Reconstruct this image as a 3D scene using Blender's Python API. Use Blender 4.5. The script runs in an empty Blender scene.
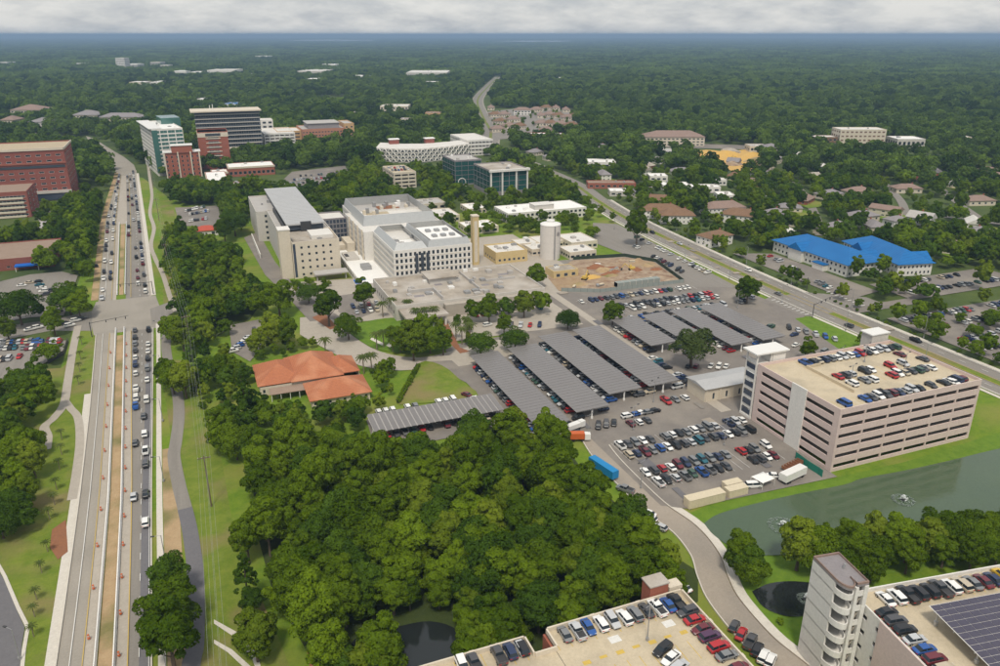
import bpy, bmesh, math, random
import numpy as np
from mathutils import Matrix, Vector, geometry
random.seed(7); rng = np.random.default_rng(11)
R = math.radians
scene = bpy.context.scene
col = scene.collection

# ---------------------------------------------------------------- camera
CAMH, YAW, PITCH = 125.0, R(21.7), R(21.02)
cam = bpy.data.objects.new('camera', bpy.data.cameras.new('camera')); col.objects.link(cam)
cam.location = (0, 0, CAMH); cam.rotation_euler = (math.pi/2 - PITCH, 0, -YAW)
cam.data.sensor_width = 36; cam.data.lens = 36*0.777
cam.data.clip_start = 1.0; cam.data.clip_end = 200000
scene.camera = cam
# ---------------------------------------------------------------- world: bright broken overcast over a hazy blue sky
SUN_EL, SUN_AZ = 58.0, 205.0      # azimuth clockwise from +Y, where the light comes from
world = bpy.data.worlds.new('World'); scene.world = world; world.use_nodes = True
wn, wl = world.node_tree.nodes, world.node_tree.links; wn.clear()
def N(nt, t, **kw):
    n = nt.nodes.new(t)
    for k, v in kw.items(): setattr(n, k, v)
    return n
wt = world.node_tree
sky = N(wt, 'ShaderNodeTexSky', sky_type='NISHITA', sun_disc=False, sun_elevation=R(SUN_EL), sun_rotation=R(SUN_AZ))
sky.air_density = 1.0; sky.dust_density = 2.0
tc = N(wt, 'ShaderNodeTexCoord'); sep = N(wt, 'ShaderNodeSeparateXYZ'); wl.new(tc.outputs['Generated'], sep.inputs[0])
zc = N(wt, 'ShaderNodeMath', operation='MAXIMUM'); wl.new(sep.outputs[2], zc.inputs[0]); zc.inputs[1].default_value = 0.0
zd = N(wt, 'ShaderNodeMath', operation='ADD'); wl.new(zc.outputs[0], zd.inputs[0]); zd.inputs[1].default_value = 0.30
dx = N(wt, 'ShaderNodeMath', operation='DIVIDE'); wl.new(sep.outputs[0], dx.inputs[0]); wl.new(zd.outputs[0], dx.inputs[1])
dy = N(wt, 'ShaderNodeMath', operation='DIVIDE'); wl.new(sep.outputs[1], dy.inputs[0]); wl.new(zd.outputs[0], dy.inputs[1])
cmb = N(wt, 'ShaderNodeCombineXYZ'); wl.new(dx.outputs[0], cmb.inputs[0]); wl.new(dy.outputs[0], cmb.inputs[1])
nz = N(wt, 'ShaderNodeTexNoise'); nz.inputs['Scale'].default_value = 3.2; nz.inputs['Detail'].default_value = 9; nz.inputs['Roughness'].default_value = 0.62
wl.new(cmb.outputs[0], nz.inputs['Vector'])
cr = N(wt, 'ShaderNodeValToRGB'); wl.new(nz.outputs['Fac'], cr.inputs[0])
cr.color_ramp.elements[0].position = 0.38; cr.color_ramp.elements[0].color = (3.5, 3.65, 3.85, 1)
cr.color_ramp.elements[1].position = 0.60; cr.color_ramp.elements[1].color = (5.3, 5.25, 5.1, 1)
mx = N(wt, 'ShaderNodeMix', data_type='RGBA'); mx.inputs['Factor'].default_value = 0.86
wl.new(sky.outputs[0], mx.inputs['A']); wl.new(cr.outputs[0], mx.inputs['B'])
bg = N(wt, 'ShaderNodeBackground'); bg.inputs['Strength'].default_value = 0.088
wl.new(mx.outputs['Result'], bg.inputs['Color'])
wo = N(wt, 'ShaderNodeOutputWorld'); wl.new(bg.outputs[0], wo.inputs['Surface'])
# sun through thin cloud
sd = bpy.data.lights.new('sun', 'SUN'); sd.energy = 1.5; sd.angle = R(10); sd.color = (1.0, 0.92, 0.79)
sun = bpy.data.objects.new('sun', sd); col.objects.link(sun)
az, el = R(SUN_AZ), R(SUN_EL)
sun.rotation_euler = Vector((-math.sin(az)*math.cos(el), -math.cos(az)*math.cos(el), -math.sin(el))).to_track_quat('-Z', 'Y').to_euler()
vs = scene.view_settings; vs.view_transform = 'Standard'; vs.look = 'None'; vs.gamma = 1; vs.use_curve_mapping = False
vs.exposure = 0.82
cy = scene.cycles
cy.use_denoising = True; cy.max_bounces = 5; cy.diffuse_bounces = 3; cy.glossy_bounces = 2; cy.transmission_bounces = 2
cy.transparent_max_bounces = 4; cy.volume_bounces = 0; cy.use_adaptive_sampling = True; cy.adaptive_threshold = 0.02
cy.caustics_reflective = False; cy.caustics_refractive = False

# ---------------------------------------------------------------- site survey: a ground point for a bearing read off the photograph
S_, C_ = math.sin(PITCH), math.cos(PITCH)
CA, SA = math.cos(YAW), math.sin(YAW)
def P(px, py, z=0.0):
    a = (px-500)/777.0; b = (333-py)/777.0
    f = C_ + b*S_; d = -S_ + b*C_; t = (z-CAMH)/d
    x, y = a*t, f*t
    return (x*CA + y*SA, -x*SA + y*CA)
def PP(pts, z=0.0): return [P(x, y, z) for x, y in pts]

# ---------------------------------------------------------------- materials
MATS = {}
def mat(name, c, rough=0.8, c2=None, scale=0.3, amount=0.5, bump=0.0, bscale=None, metal=0.0, spec=0.3, detail=5, c3=None, scale3=0.02, stretch=None, seams=None):
    """procedural surface: base colour, a second colour mixed by noise, a broad third one, fine relief"""
    if name in MATS: return MATS[name]
    m = bpy.data.materials.new(name); m.use_nodes = True; nt = m.node_tree; nt.nodes.clear()
    b = N(nt, 'ShaderNodeBsdfPrincipled'); o = N(nt, 'ShaderNodeOutputMaterial'); nt.links.new(b.outputs[0], o.inputs[0])
    b.inputs['Roughness'].default_value = rough; b.inputs['Metallic'].default_value = metal
    b.inputs['Specular IOR Level'].default_value = spec
    b.inputs['Base Color'].default_value = (*c, 1)
    if c2 or bump:
        g = N(nt, 'ShaderNodeNewGeometry'); pos = g.outputs['Position']; spos = pos
        if stretch:
            vm = N(nt, 'ShaderNodeVectorMath', operation='MULTIPLY'); nt.links.new(pos, vm.inputs[0]); vm.inputs[1].default_value = stretch; spos = vm.outputs[0]
    if c2:
        n1 = N(nt, 'ShaderNodeTexNoise'); n1.inputs['Scale'].default_value = scale; n1.inputs['Detail'].default_value = detail; n1.inputs['Roughness'].default_value = 0.65
        nt.links.new(spos, n1.inputs['Vector'])
        r = N(nt, 'ShaderNodeValToRGB'); nt.links.new(n1.outputs['Fac'], r.inputs[0])
        r.color_ramp.elements[0].position = 0.5-amount*0.45; r.color_ramp.elements[1].position = 0.5+amount*0.45
        r.color_ramp.elements[0].color = (*c, 1); r.color_ramp.elements[1].color = (*c2, 1)
        out = r.outputs[0]
        if c3:
            n3 = N(nt, 'ShaderNodeTexNoise'); n3.inputs['Scale'].default_value = scale3; n3.inputs['Detail'].default_value = 4
            nt.links.new(g.outputs['Position'], n3.inputs['Vector'])
            r3 = N(nt, 'ShaderNodeValToRGB'); nt.links.new(n3.outputs['Fac'], r3.inputs[0])
            r3.color_ramp.elements[0].position = 0.48; r3.color_ramp.elements[1].position = 0.66
            mm = N(nt, 'ShaderNodeMix', data_type='RGBA'); nt.links.new(r3.outputs[0], mm.inputs['Factor']); nt.links.new(out, mm.inputs['A'])
            mm.inputs['B'].default_value = (*c3, 1); out = mm.outputs['Result']
        # fine grain and scattered blotches of wear
        n4 = N(nt, 'ShaderNodeTexNoise'); n4.inputs['Scale'].default_value = 1.7; n4.inputs['Detail'].default_value = 6; n4.inputs['Roughness'].default_value = 0.75; nt.links.new(pos, n4.inputs['Vector'])
        mr = N(nt, 'ShaderNodeMapRange'); nt.links.new(n4.outputs['Fac'], mr.inputs[0]); mr.inputs[1].default_value = 0.3; mr.inputs[2].default_value = 0.7; mr.inputs[3].default_value = 0.88; mr.inputs[4].default_value = 1.09
        if seams:
            sx = N(nt, 'ShaderNodeSeparateXYZ'); nt.links.new(pos, sx.inputs[0]); fr = N(nt, 'ShaderNodeMath', operation='PINGPONG'); nt.links.new(sx.outputs[seams[0]], fr.inputs[0]); fr.inputs[1].default_value = seams[1]
            lt = N(nt, 'ShaderNodeMapRange'); nt.links.new(fr.outputs[0], lt.inputs[0]); lt.inputs[1].default_value = 0.0; lt.inputs[2].default_value = seams[1]*0.25; lt.inputs[3].default_value = 0.72; lt.inputs[4].default_value = 1.0
            ml = N(nt, 'ShaderNodeMath', operation='MULTIPLY'); nt.links.new(mr.outputs[0], ml.inputs[0]); nt.links.new(lt.outputs[0], ml.inputs[1]); fin = ml.outputs[0]
        else: fin = mr.outputs[0]
        vmx = N(nt, 'ShaderNodeVectorMath', operation='SCALE'); nt.links.new(out, vmx.inputs[0]); nt.links.new(fin, vmx.inputs['Scale']); out = vmx.outputs[0]
        nt.links.new(out, b.inputs['Base Color'])
    if bump:
        n2 = N(nt, 'ShaderNodeTexNoise'); n2.inputs['Scale'].default_value = bscale or 2.0; n2.inputs['Detail'].default_value = 3
        nt.links.new(g.outputs['Position'], n2.inputs['Vector'])
        bu = N(nt, 'ShaderNodeBump'); bu.inputs['Strength'].default_value = bump; bu.inputs['Distance'].default_value = 0.3
        nt.links.new(n2.outputs['Fac'], bu.inputs['Height']); nt.links.new(bu.outputs[0], b.inputs['Normal'])
    MATS[name] = m
    return m
def leafmat(name, c, c2, trans=0.25, big=0.0):
    """foliage: every tree, and every clump within a tree, takes its own tone of green"""
    m = bpy.data.materials.new(name); m.use_nodes = True; nt = m.node_tree; nt.nodes.clear()
    oi = N(nt, 'ShaderNodeObjectInfo'); g = N(nt, 'ShaderNodeNewGeometry')
    n1 = N(nt, 'ShaderNodeTexNoise'); n1.inputs['Scale'].default_value = 0.5; n1.inputs['Detail'].default_value = 4; n1.inputs['Roughness'].default_value = 0.7
    nt.links.new(g.outputs['Position'], n1.inputs['Vector'])
    ad = N(nt, 'ShaderNodeMath', operation='MULTIPLY_ADD'); nt.links.new(n1.outputs['Fac'], ad.inputs[0]); ad.inputs[1].default_value = 0.75
    mu = N(nt, 'ShaderNodeMath', operation='MULTIPLY'); nt.links.new(oi.outputs['Random'], mu.inputs[0]); mu.inputs[1].default_value = 0.62
    sb = N(nt, 'ShaderNodeMath', operation='SUBTRACT'); nt.links.new(mu.outputs[0], sb.inputs[0]); sb.inputs[1].default_value = 0.18
    if big:      # stands of lighter and darker kinds across the landscape
        n2 = N(nt, 'ShaderNodeTexNoise'); n2.inputs['Scale'].default_value = 0.006; n2.inputs['Detail'].default_value = 4; nt.links.new(g.outputs['Position'], n2.inputs['Vector'])
        m2 = N(nt, 'ShaderNodeMath', operation='MULTIPLY_ADD'); nt.links.new(n2.outputs['Fac'], m2.inputs[0]); m2.inputs[1].default_value = big; m2.inputs[2].default_value = -big*0.5
        s2 = N(nt, 'ShaderNodeMath', operation='ADD'); nt.links.new(m2.outputs[0], s2.inputs[0]); nt.links.new(sb.outputs[0], s2.inputs[1]); nt.links.new(s2.outputs[0], ad.inputs[2])
        mu.inputs[1].default_value = 0.9; sb.inputs[1].default_value = 0.34
    else: nt.links.new(sb.outputs[0], ad.inputs[2])
    mm = N(nt, 'ShaderNodeMix', data_type='RGBA'); nt.links.new(ad.outputs[0], mm.inputs['Factor'])
    mm.inputs['A'].default_value = (*c, 1); mm.inputs['B'].default_value = (*c2, 1)
    d = N(nt, 'ShaderNodeBsdfDiffuse'); t = N(nt, 'ShaderNodeBsdfTranslucent'); s = N(nt, 'ShaderNodeMixShader'); s.inputs[0].default_value = trans
    nt.links.new(mm.outputs['Result'], d.inputs[0]); nt.links.new(mm.outputs['Result'], t.inputs[0])
    nt.links.new(d.outputs[0], s.inputs[1]); nt.links.new(t.outputs[0], s.inputs[2])
    o = N(nt, 'ShaderNodeOutputMaterial'); nt.links.new(s.outputs[0], o.inputs[0])
    MATS[name] = m; return m
M = MATS
mat('ground', (0.045, 0.075, 0.014), 0.95, (0.105, 0.14, 0.030), 0.08, 0.7, 0.4, 0.8, c3=(0.045, 0.075, 0.02))
mat('lawn', (0.090, 0.175, 0.008), 0.95, (0.175, 0.250, 0.018), 0.30, 0.5, 0.4, 3, c3=(0.215, 0.225, 0.045), scale3=0.035)
mat('bank_grass', (0.085, 0.170, 0.010), 0.95, (0.15, 0.24, 0.020), 0.3, 0.5, 0.3, 3)
mat('rough_grass', (0.100, 0.165, 0.010), 0.95, (0.195, 0.235, 0.032), 0.25, 0.5, 0.3, 2, c3=(0.22, 0.185, 0.07), scale3=0.05)
mat('dry_dirt', (0.36, 0.24, 0.13), 0.95, (0.46, 0.34, 0.20), 0.35, 0.7, 0.3, 2, c3=(0.20, 0.18, 0.07), scale3=0.06)
mat('pit_dirt', (0.21, 0.125, 0.08), 0.95, (0.44, 0.35, 0.25), 0.22, 0.4, 0.4, 1, c3=(0.36, 0.25, 0.14), scale3=0.03)
mat('yellow_sand', (0.62, 0.38, 0.07), 0.95, (0.55, 0.36, 0.15), 0.08, 0.7, 0.4, 0.5)
mat('clay', (0.30, 0.13, 0.06), 0.95, (0.23, 0.105, 0.06), 0.5, 0.6, 0.2, 2)
mat('old_asphalt', (0.20, 0.183, 0.162), 0.9, (0.285, 0.262, 0.232), 0.3, 0.7, 0.02, 6, c3=(0.235, 0.215, 0.19), scale3=0.06, stretch=(2.0, 0.06, 1))
mat('road_grey', (0.30, 0.272, 0.232), 0.9, (0.355, 0.322, 0.275), 0.3, 0.8, 0.02, 6, c3=(0.29, 0.265, 0.225), scale3=0.05, stretch=(1.6, 0.04, 1))
mat('road_tan', (0.32, 0.275, 0.225), 0.9, (0.38, 0.33, 0.27), 0.2, 0.8, 0.02, 6, c3=(0.29, 0.255, 0.215), scale3=0.05)
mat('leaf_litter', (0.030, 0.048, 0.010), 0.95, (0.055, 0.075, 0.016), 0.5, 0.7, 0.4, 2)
mat('new_asphalt', (0.14, 0.135, 0.145), 0.9, (0.17, 0.165, 0.17), 0.4, 0.8, 0.1, 6)
mat('lot_asphalt', (0.185, 0.165, 0.148), 0.9, (0.235, 0.212, 0.188), 0.18, 0.7, 0.02, 6, c3=(0.27, 0.24, 0.205), scale3=0.045)
mat('concrete', (0.37, 0.33, 0.275), 0.85, (0.45, 0.405, 0.345), 0.4, 0.7, 0.08, 4)
mat('pale_concrete', (0.56, 0.52, 0.45), 0.85, (0.64, 0.60, 0.53), 0.5, 0.7, 0.06, 4)
mat('deck', (0.50, 0.42, 0.29), 0.85, (0.58, 0.50, 0.37), 0.25, 0.8, 0.05, 4, c3=(0.43, 0.37, 0.27), scale3=0.09)
mat('paint_white', (0.78, 0.77, 0.73), 0.7, (0.6, 0.59, 0.55), 1.0, 0.9)
mat('paint_yellow', (0.65, 0.45, 0.08), 0.7, (0.5, 0.36, 0.1), 1.0, 0.9)
mat('white_wall', (0.68, 0.655, 0.61), 0.8, (0.76, 0.735, 0.69), 0.6, 0.8, 0.05, 3, stretch=(1, 1, 0.12))
mat('cream_wall', (0.60, 0.53, 0.42), 0.8, (0.66, 0.59, 0.48), 0.6, 0.8, 0.05, 3, stretch=(1, 1, 0.12))
mat('grey_wall', (0.50, 0.47, 0.43), 0.8, (0.58, 0.55, 0.50), 0.6, 0.8, 0.05, 3, stretch=(1, 1, 0.12))
mat('pink_wall', (0.61, 0.48, 0.44), 0.8, (0.67, 0.54, 0.49), 0.6, 0.8, 0.05, 3, stretch=(1, 1, 0.12))
mat('tan_wall', (0.55, 0.42, 0.20), 0.8, (0.60, 0.47, 0.25), 0.3, 0.7, 0.05, 3)
mat('brick', (0.30, 0.095, 0.060), 0.9, (0.36, 0.13, 0.085), 1.2, 0.8, 0.2, 6)
mat('red_brick', (0.24, 0.075, 0.055), 0.9, (0.30, 0.105, 0.08), 0.9, 0.8, 0.2, 6)
mat('roof_white', (0.72, 0.70, 0.66), 0.8, (0.62, 0.59, 0.54), 0.18, 0.7, 0.05, 2)
mat('roof_bright', (0.86, 0.85, 0.82), 0.7, (0.80, 0.79, 0.76), 0.2, 0.7)
mat('roof_grey', (0.40, 0.38, 0.36), 0.8, (0.48, 0.46, 0.43), 0.2, 0.7, 0.05, 2)
mat('roof_stained', (0.47, 0.415, 0.345), 0.85, (0.24, 0.205, 0.165), 0.13, 0.55, 0.08, 2, c3=(0.48, 0.44, 0.39), scale3=0.05)
mat('roof_tan', (0.48, 0.40, 0.27), 0.85, (0.42, 0.35, 0.24), 0.2, 0.6)
mat('roof_brown', (0.27, 0.19, 0.14), 0.85, (0.33, 0.245, 0.19), 0.25, 0.7, 0.1, 3)
mat('metal_screen', (0.47, 0.48, 0.48), 0.45, (0.52, 0.53, 0.52), 0.5, 0.7, metal=0.3)
mat('metal_roof', (0.46, 0.46, 0.46), 0.45, (0.51, 0.51, 0.50), 0.15, 0.7, metal=0.2)
mat('blue_roof', (0.004, 0.12, 0.36), 0.4, (0.008, 0.16, 0.44), 0.12, 0.7, seams=(1, 0.9))
mat('tile_roof', (0.50, 0.185, 0.085), 0.85, (0.38, 0.135, 0.07), 1.1, 0.8, 0.6, 4, c3=(0.54, 0.24, 0.13), scale3=0.1, seams=(2, 0.16))
mat('red_roof', (0.50, 0.09, 0.05), 0.7, (0.42, 0.08, 0.05), 0.6, 0.7)
mat('shingle_brown', (0.17, 0.10, 0.06), 0.9, (0.25, 0.155, 0.095), 0.4, 0.8, 0.2, 4)
mat('shingle_grey', (0.22, 0.20, 0.21), 0.9, (0.29, 0.27, 0.27), 0.4, 0.8, 0.2, 4)
mat('shingle_pink', (0.235, 0.165, 0.135), 0.9, (0.30, 0.215, 0.18), 0.4, 0.8, 0.2, 4)
mat('glass', (0.020, 0.028, 0.036), 0.12, spec=0.5)
mat('glass_teal', (0.012, 0.075, 0.070), 0.10, (0.02, 0.095, 0.085), 0.1, 0.7, spec=0.6)
mat('glass_green', (0.05, 0.14, 0.12), 0.10, (0.07, 0.17, 0.15), 0.1, 0.7, spec=0.6)
mat('glass_blue', (0.04, 0.055, 0.085), 0.10, (0.055, 0.07, 0.10), 0.1, 0.7, spec=0.6)
mat('louvre', (0.05, 0.06, 0.075), 0.5)
mat('dark_metal', (0.05, 0.05, 0.052), 0.5)
mat('steel', (0.52, 0.52, 0.51), 0.45, metal=0.4)
mat('galv', (0.34, 0.34, 0.34), 0.5, metal=0.3)
mat('panel', (0.185, 0.172, 0.168), 0.38, (0.205, 0.192, 0.185), 0.06, 0.6, spec=0.5)
mat('panel_blue', (0.060, 0.055, 0.085), 0.25, (0.075, 0.068, 0.098), 0.15, 0.6, spec=0.5)
mat('canopy_deck', (0.40, 0.385, 0.37), 0.6)
mat('white_metal', (0.74, 0.73, 0.70), 0.5)
mat('tank_wall', (0.62, 0.585, 0.545), 0.7, (0.67, 0.63, 0.58), 0.2, 0.7)
mat('blue_paint', (0.01, 0.22, 0.50), 0.4)
mat('blue_cloth', (0.01, 0.13, 0.52), 0.7)
mat('green_cloth', (0.02, 0.20, 0.14), 0.8)
mat('teal_fence', (0.27, 0.30, 0.28), 0.8)
mat('tower_white', (0.74, 0.72, 0.68), 0.7, (0.70, 0.68, 0.64), 0.3, 0.7)
mat('orange_paint', (0.55, 0.12, 0.03), 0.5)
mat('dark_green', (0.03, 0.05, 0.03), 0.8)
mat('cream_box', (0.66, 0.58, 0.42), 0.6, (0.6, 0.52, 0.38), 0.5, 0.7)
mat('rubber', (0.02, 0.02, 0.02), 0.8)
mat('lamp_red', (0.45, 0.02, 0.02), 0.3)
mat('lamp_clear', (0.7, 0.7, 0.68), 0.2)
mat('bark', (0.10, 0.075, 0.055), 0.95, (0.15, 0.115, 0.085), 1.5, 0.7)
mat('palm_bark', (0.22, 0.18, 0.13), 0.95)
mat('pole_wood', (0.16, 0.12, 0.09), 0.9)
mat('foam', (0.34, 0.40, 0.36), 0.6, (0.16, 0.21, 0.17), 1.4, 0.6)
mat('spray', (0.7, 0.73, 0.72), 0.6)
mat('water', (0.078, 0.118, 0.062), 0.07, (0.064, 0.102, 0.058), 0.05, 0.6, 0.10, 0.9, spec=0.5)
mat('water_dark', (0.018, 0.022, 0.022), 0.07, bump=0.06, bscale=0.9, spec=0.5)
mat('lake', (0.30, 0.34, 0.36), 0.15)
leafmat('leaf', (0.044, 0.098, 0.006), (0.245, 0.355, 0.020), 0.42)
leafmat('leaf_dark', (0.034, 0.080, 0.009), (0.135, 0.230, 0.022), 0.40)
leafmat('leaf_far', (0.028, 0.066, 0.012), (0.175, 0.270, 0.038), 0.34, big=1.1)
leafmat('leaf_light', (0.085, 0.150, 0.010), (0.300, 0.380, 0.035), 0.42)
leafmat('leaf_grey', (0.070, 0.105, 0.028), (0.14, 0.18, 0.055), 0.3)
leafmat('palm_leaf', (0.06, 0.095, 0.02), (0.13, 0.16, 0.045))
mcar = bpy.data.materials.new('car_paint'); mcar.use_nodes = True     # paint takes the object's own colour
_b = mcar.node_tree.nodes['Principled BSDF']; _o = mcar.node_tree.nodes.new('ShaderNodeObjectInfo')
mcar.node_tree.links.new(_o.outputs['Color'], _b.inputs['Base Color']); _b.inputs['Roughness'].default_value = 0.32; _b.inputs['Coat Weight'].default_value = 0.3
MATS['car_paint'] = mcar

# ---------------------------------------------------------------- mesh building
class MB:
    def __init__(s): s.v, s.f, s.m = [], [], []
    def face(s, pts, m=0):
        i = len(s.v); s.v += [tuple(p) for p in pts]; s.f.append(tuple(range(i, i+len(pts)))); s.m.append(m)
    def box(s, x0, x1, y0, y1, z0, z1, m=0):
        i = len(s.v)
        s.v += [(x0,y0,z0),(x1,y0,z0),(x1,y1,z0),(x0,y1,z0),(x0,y0,z1),(x1,y0,z1),(x1,y1,z1),(x0,y1,z1)]
        for q in ((3,2,1,0),(4,5,6,7),(0,1,5,4),(1,2,6,5),(2,3,7,6),(3,0,4,7)):
            s.f.append(tuple(i+k for k in q)); s.m.append(m)
        return s
    def prism(s, poly, z0, z1, m=0, mtop=None, bottom=True):
        n = len(poly); i = len(s.v)
        s.v += [(x, y, z0) for x, y in poly] + [(x, y, z1) for x, y in poly]
        for k in range(n):
            l = (k+1) % n; s.f.append((i+k, i+l, i+n+l, i+n+k)); s.m.append(m)
        s.f.append(tuple(range(i+n, i+2*n))); s.m.append(m if mtop is None else mtop)
        if bottom: s.f.append(tuple(range(i+n-1, i-1, -1))); s.m.append(m)
        return s
    def tube(s, p, q, r0, r1=None, n=8, m=0, caps=True):
        r1 = r0 if r1 is None else r1
        p, q = Vector(p), Vector(q); d = (q-p).normalized()
        a = d.orthogonal().normalized(); b = d.cross(a); i = len(s.v)
        for c, r in ((p, r0), (q, r1)):
            for k in range(n):
                t = 2*math.pi*k/n; s.v.append(tuple(c + a*(r*math.cos(t)) + b*(r*math.sin(t))))
        for k in range(n):
            l = (k+1) % n; s.f.append((i+k, i+l, i+n+l, i+n+k)); s.m.append(m)
        if caps:
            s.f.append(tuple(range(i+n, i+2*n))); s.m.append(m); s.f.append(tuple(range(i+n-1, i-1, -1))); s.m.append(m)
        return s
    def lathe(s, prof, n=24, m=0, c=(0, 0)):
        i = len(s.v); k = len(prof)
        for j in range(n):
            t = 2*math.pi*j/n
            for r, z in prof: s.v.append((c[0]+r*math.cos(t), c[1]+r*math.sin(t), z))
        for j in range(n):
            l = (j+1) % n
            for q in range(k-1): s.f.append((i+j*k+q, i+l*k+q, i+l*k+q+1, i+j*k+q+1)); s.m.append(m)
        return s
    def mesh(s, name, mats, smooth=False):
        me = bpy.data.meshes.new(name); me.from_pydata(s.v, [], s.f)
        for x in (mats if isinstance(mats, (list, tuple)) else [mats]): me.materials.append(M[x] if isinstance(x, str) else x)
        if any(s.m): me.polygons.foreach_set('material_index', s.m)
        if smooth: me.polygons.foreach_set('use_smooth', [True]*len(s.f))
        return me
    def build(s, name, mats, parent=None, loc=(0, 0, 0), smooth=False):
        return link(name, s.mesh(name, mats, smooth), parent, loc)
def link(name, me, parent=None, loc=(0, 0, 0), rz=0.0, sc=None):
    o = bpy.data.objects.new(name, me); col.objects.link(o); o.parent = parent; o.location = loc
    if rz: o.rotation_euler = (0, 0, rz)
    if sc: o.scale = sc
    return o
def tag(o, label, cat, group=None):
    o['label'] = label; o['category'] = cat
    if group: o['group'] = group
    return o
def thing(name, label, cat, loc=(0, 0, 0), rz=0.0, group=None):
    o = bpy.data.objects.new(name, None); col.objects.link(o); o.location = loc; o.rotation_euler = (0, 0, rz)
    o.empty_display_size = 1.0
    return tag(o, label, cat, group)
def struct(o, label=None):
    o['kind'] = 'structure'
    if label: o['label'] = label
    return o

# ---------------------------------------------------------------- ground sheets
EXCL = []          # footprints where no tree is scattered: (xs, ys, margin)
def excl(poly, margin=0.0): EXCL.append((np.array(poly, float), margin))
ZS = [0.02]
def sheet(name, poly, m, label=None, ex=True, margin=1.5, z=None, thick=0.0):
    if z is None: ZS[0] += 0.004; z = ZS[0]
    mb = MB(); tris = geometry.tessellate_polygon([[Vector((x, y, 0)) for x, y in poly]])
    mb.v = [(x, y, z) for x, y in poly]
    for t in tris:
        a, b, c = [Vector((*poly[i], 0)) for i in t]
        mb.f.append(tuple(t) if (b-a).cross(c-a).z > 0 else tuple(t[::-1])); mb.m.append(0)
    if thick:
        n = len(poly); mb.v += [(x, y, z-thick) for x, y in poly]
        for k in range(n): l = (k+1) % n; mb.f.append((k, l, n+l, n+k)); mb.m.append(0)
    o = struct(mb.build(name, m), label)
    if ex: excl(poly, margin)
    return o
def offset_strip(line, a, b):
    """polygon between two offsets (to the right of travel) of a polyline"""
    L, Rr = [], []
    for i, p in enumerate(line):
        p0 = Vector(line[max(i-1, 0)]); p1 = Vector(line[min(i+1, len(line)-1)]); d = (p1-p0).normalized(); n = Vector((d.y, -d.x))
        L.append(tuple(Vector(p)+n*a)); Rr.append(tuple(Vector(p)+n*b))
    return L + Rr[::-1]
def smooth_line(pts, k=6):
    out = []
    for i in range(len(pts)-1):
        p0, p1, p2, p3 = [Vector(pts[min(max(j, 0), len(pts)-1)]) for j in (i-1, i, i+1, i+2)]
        for q in range(k):
            t = q/k
            out.append(tuple(0.5*((2*p1)+(p2-p0)*t+(2*p0-5*p1+4*p2-p3)*t*t+(3*p1-p0-3*p2+p3)*t**3)))
    out.append(tuple(pts[-1])); return out
def rect(x0, x1, y0, y1): return [(x0, y0), (x1, y0), (x1, y1), (x0, y1)]
def dist(x, y): return math.hypot(x, y)
# ================================================================ SETTING
gp = [(math.cos(2*math.pi*k/64)*48000, math.sin(2*math.pi*k/64)*48000) for k in range(64)]
sheet('ground', gp, 'ground', 'green ground reaching to the horizon', ex=False, z=0.0)
CORE = [(-58, 40), (-58, 372), (-63, 440), (-66, 840), (-40, 800), (-18, 690), (20, 600), (90, 560), (200, 545), (300, 540), (291, 440), (289, 300), (288, 40)]
sheet('lawn', CORE, 'lawn', 'mown grass between the hospital roads', ex=False)
sheet('lawn', PP([(0, 372), (62, 368), (97, 335), (92, 400), (80, 500), (45, 690), (-30, 690), (-40, 480)]), 'rough_grass', 'sunny rough grass of the park', ex=False)
sheet('lawn', PP([(160, 360), (188, 360), (215, 420), (232, 520), (262, 600), (300, 690), (196, 690), (202, 560), (186, 480), (172, 445)]), 'rough_grass', 'sunlit grass under the power lines', ex=False)
sheet('lawn', PP([(160, 200), (172, 200), (190, 300), (185, 345), (165, 345)]), 'rough_grass', 'bright grass strip beside the avenue', ex=False)
sheet('bank', PP([(688, 514), (720, 500), (800, 482), (835, 478), (905, 462), (950, 448), (1000, 432), (1080, 412), (1090, 560), (960, 560), (860, 580), (840, 640), (812, 690), (800, 660), (762, 622), (738, 590), (728, 560), (712, 535)]), 'bank_grass', 'bright green bank around the pond', ex=False)
def tab(t):
    vs_, us_ = [a for a, b in t], [b for a, b in t]
    return lambda v: float(np.interp(v, vs_, us_))
rl = tab([(60, -38.6), (153, -39.8), (222, -41.5), (290, -44), (372, -48), (415, -50.5), (618, -60), (845, -63)])
lr = tab([(60, -31.3), (151, -32.6), (220, -34.2), (370, -40.3), (614, -51), (844, -58.6)])
md = tab([(60, -27.4), (149, -28.5), (218, -30.3), (369, -36.4), (613, -46), (843, -56.8)])
rr = tab([(60, -20.6), (147, -21.3), (215, -22.6), (364, -24.4), (415, -27), (610, -36.6), (840, -48.5)])
def band(f, g, v0, v1, k=14):
    vv = np.linspace(v0, v1, k)
    return [(f(v), v) for v in vv] + [(g(v), v) for v in vv[::-1]]
def off(f, d): return lambda v: f(v)+d
excl(band(off(rl, -3), off(rr, 5), 60, 860), 2)
for a, b in ((60, 369), (414, 850)):
    sheet('road', band(rl, lr, a, b), 'road_grey', 'southbound carriageway of the avenue under reconstruction', ex=False)
    sheet('road', band(off(md, 0.3), rr, a, b), 'old_asphalt', 'queue-filled carriageway of the avenue under reconstruction', ex=False)
sheet('road', band(off(rr, -2.3), rr, 60, 330), 'new_asphalt', 'dark freshly paved outer lane', ex=False)
sheet('road_median', band(off(lr, 0.8), off(md, -0.4), 60, 362), 'dry_dirt', 'bare earth median of the avenue', ex=False)
sheet('road_median', band(lr, off(md, .3), 600, 850), 'concrete', 'pale unfinished median toward the towers', ex=False)
sheet('verge', band(rr, off(rr, 1.2), 414, 850), 'concrete', None, ex=False)
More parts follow.
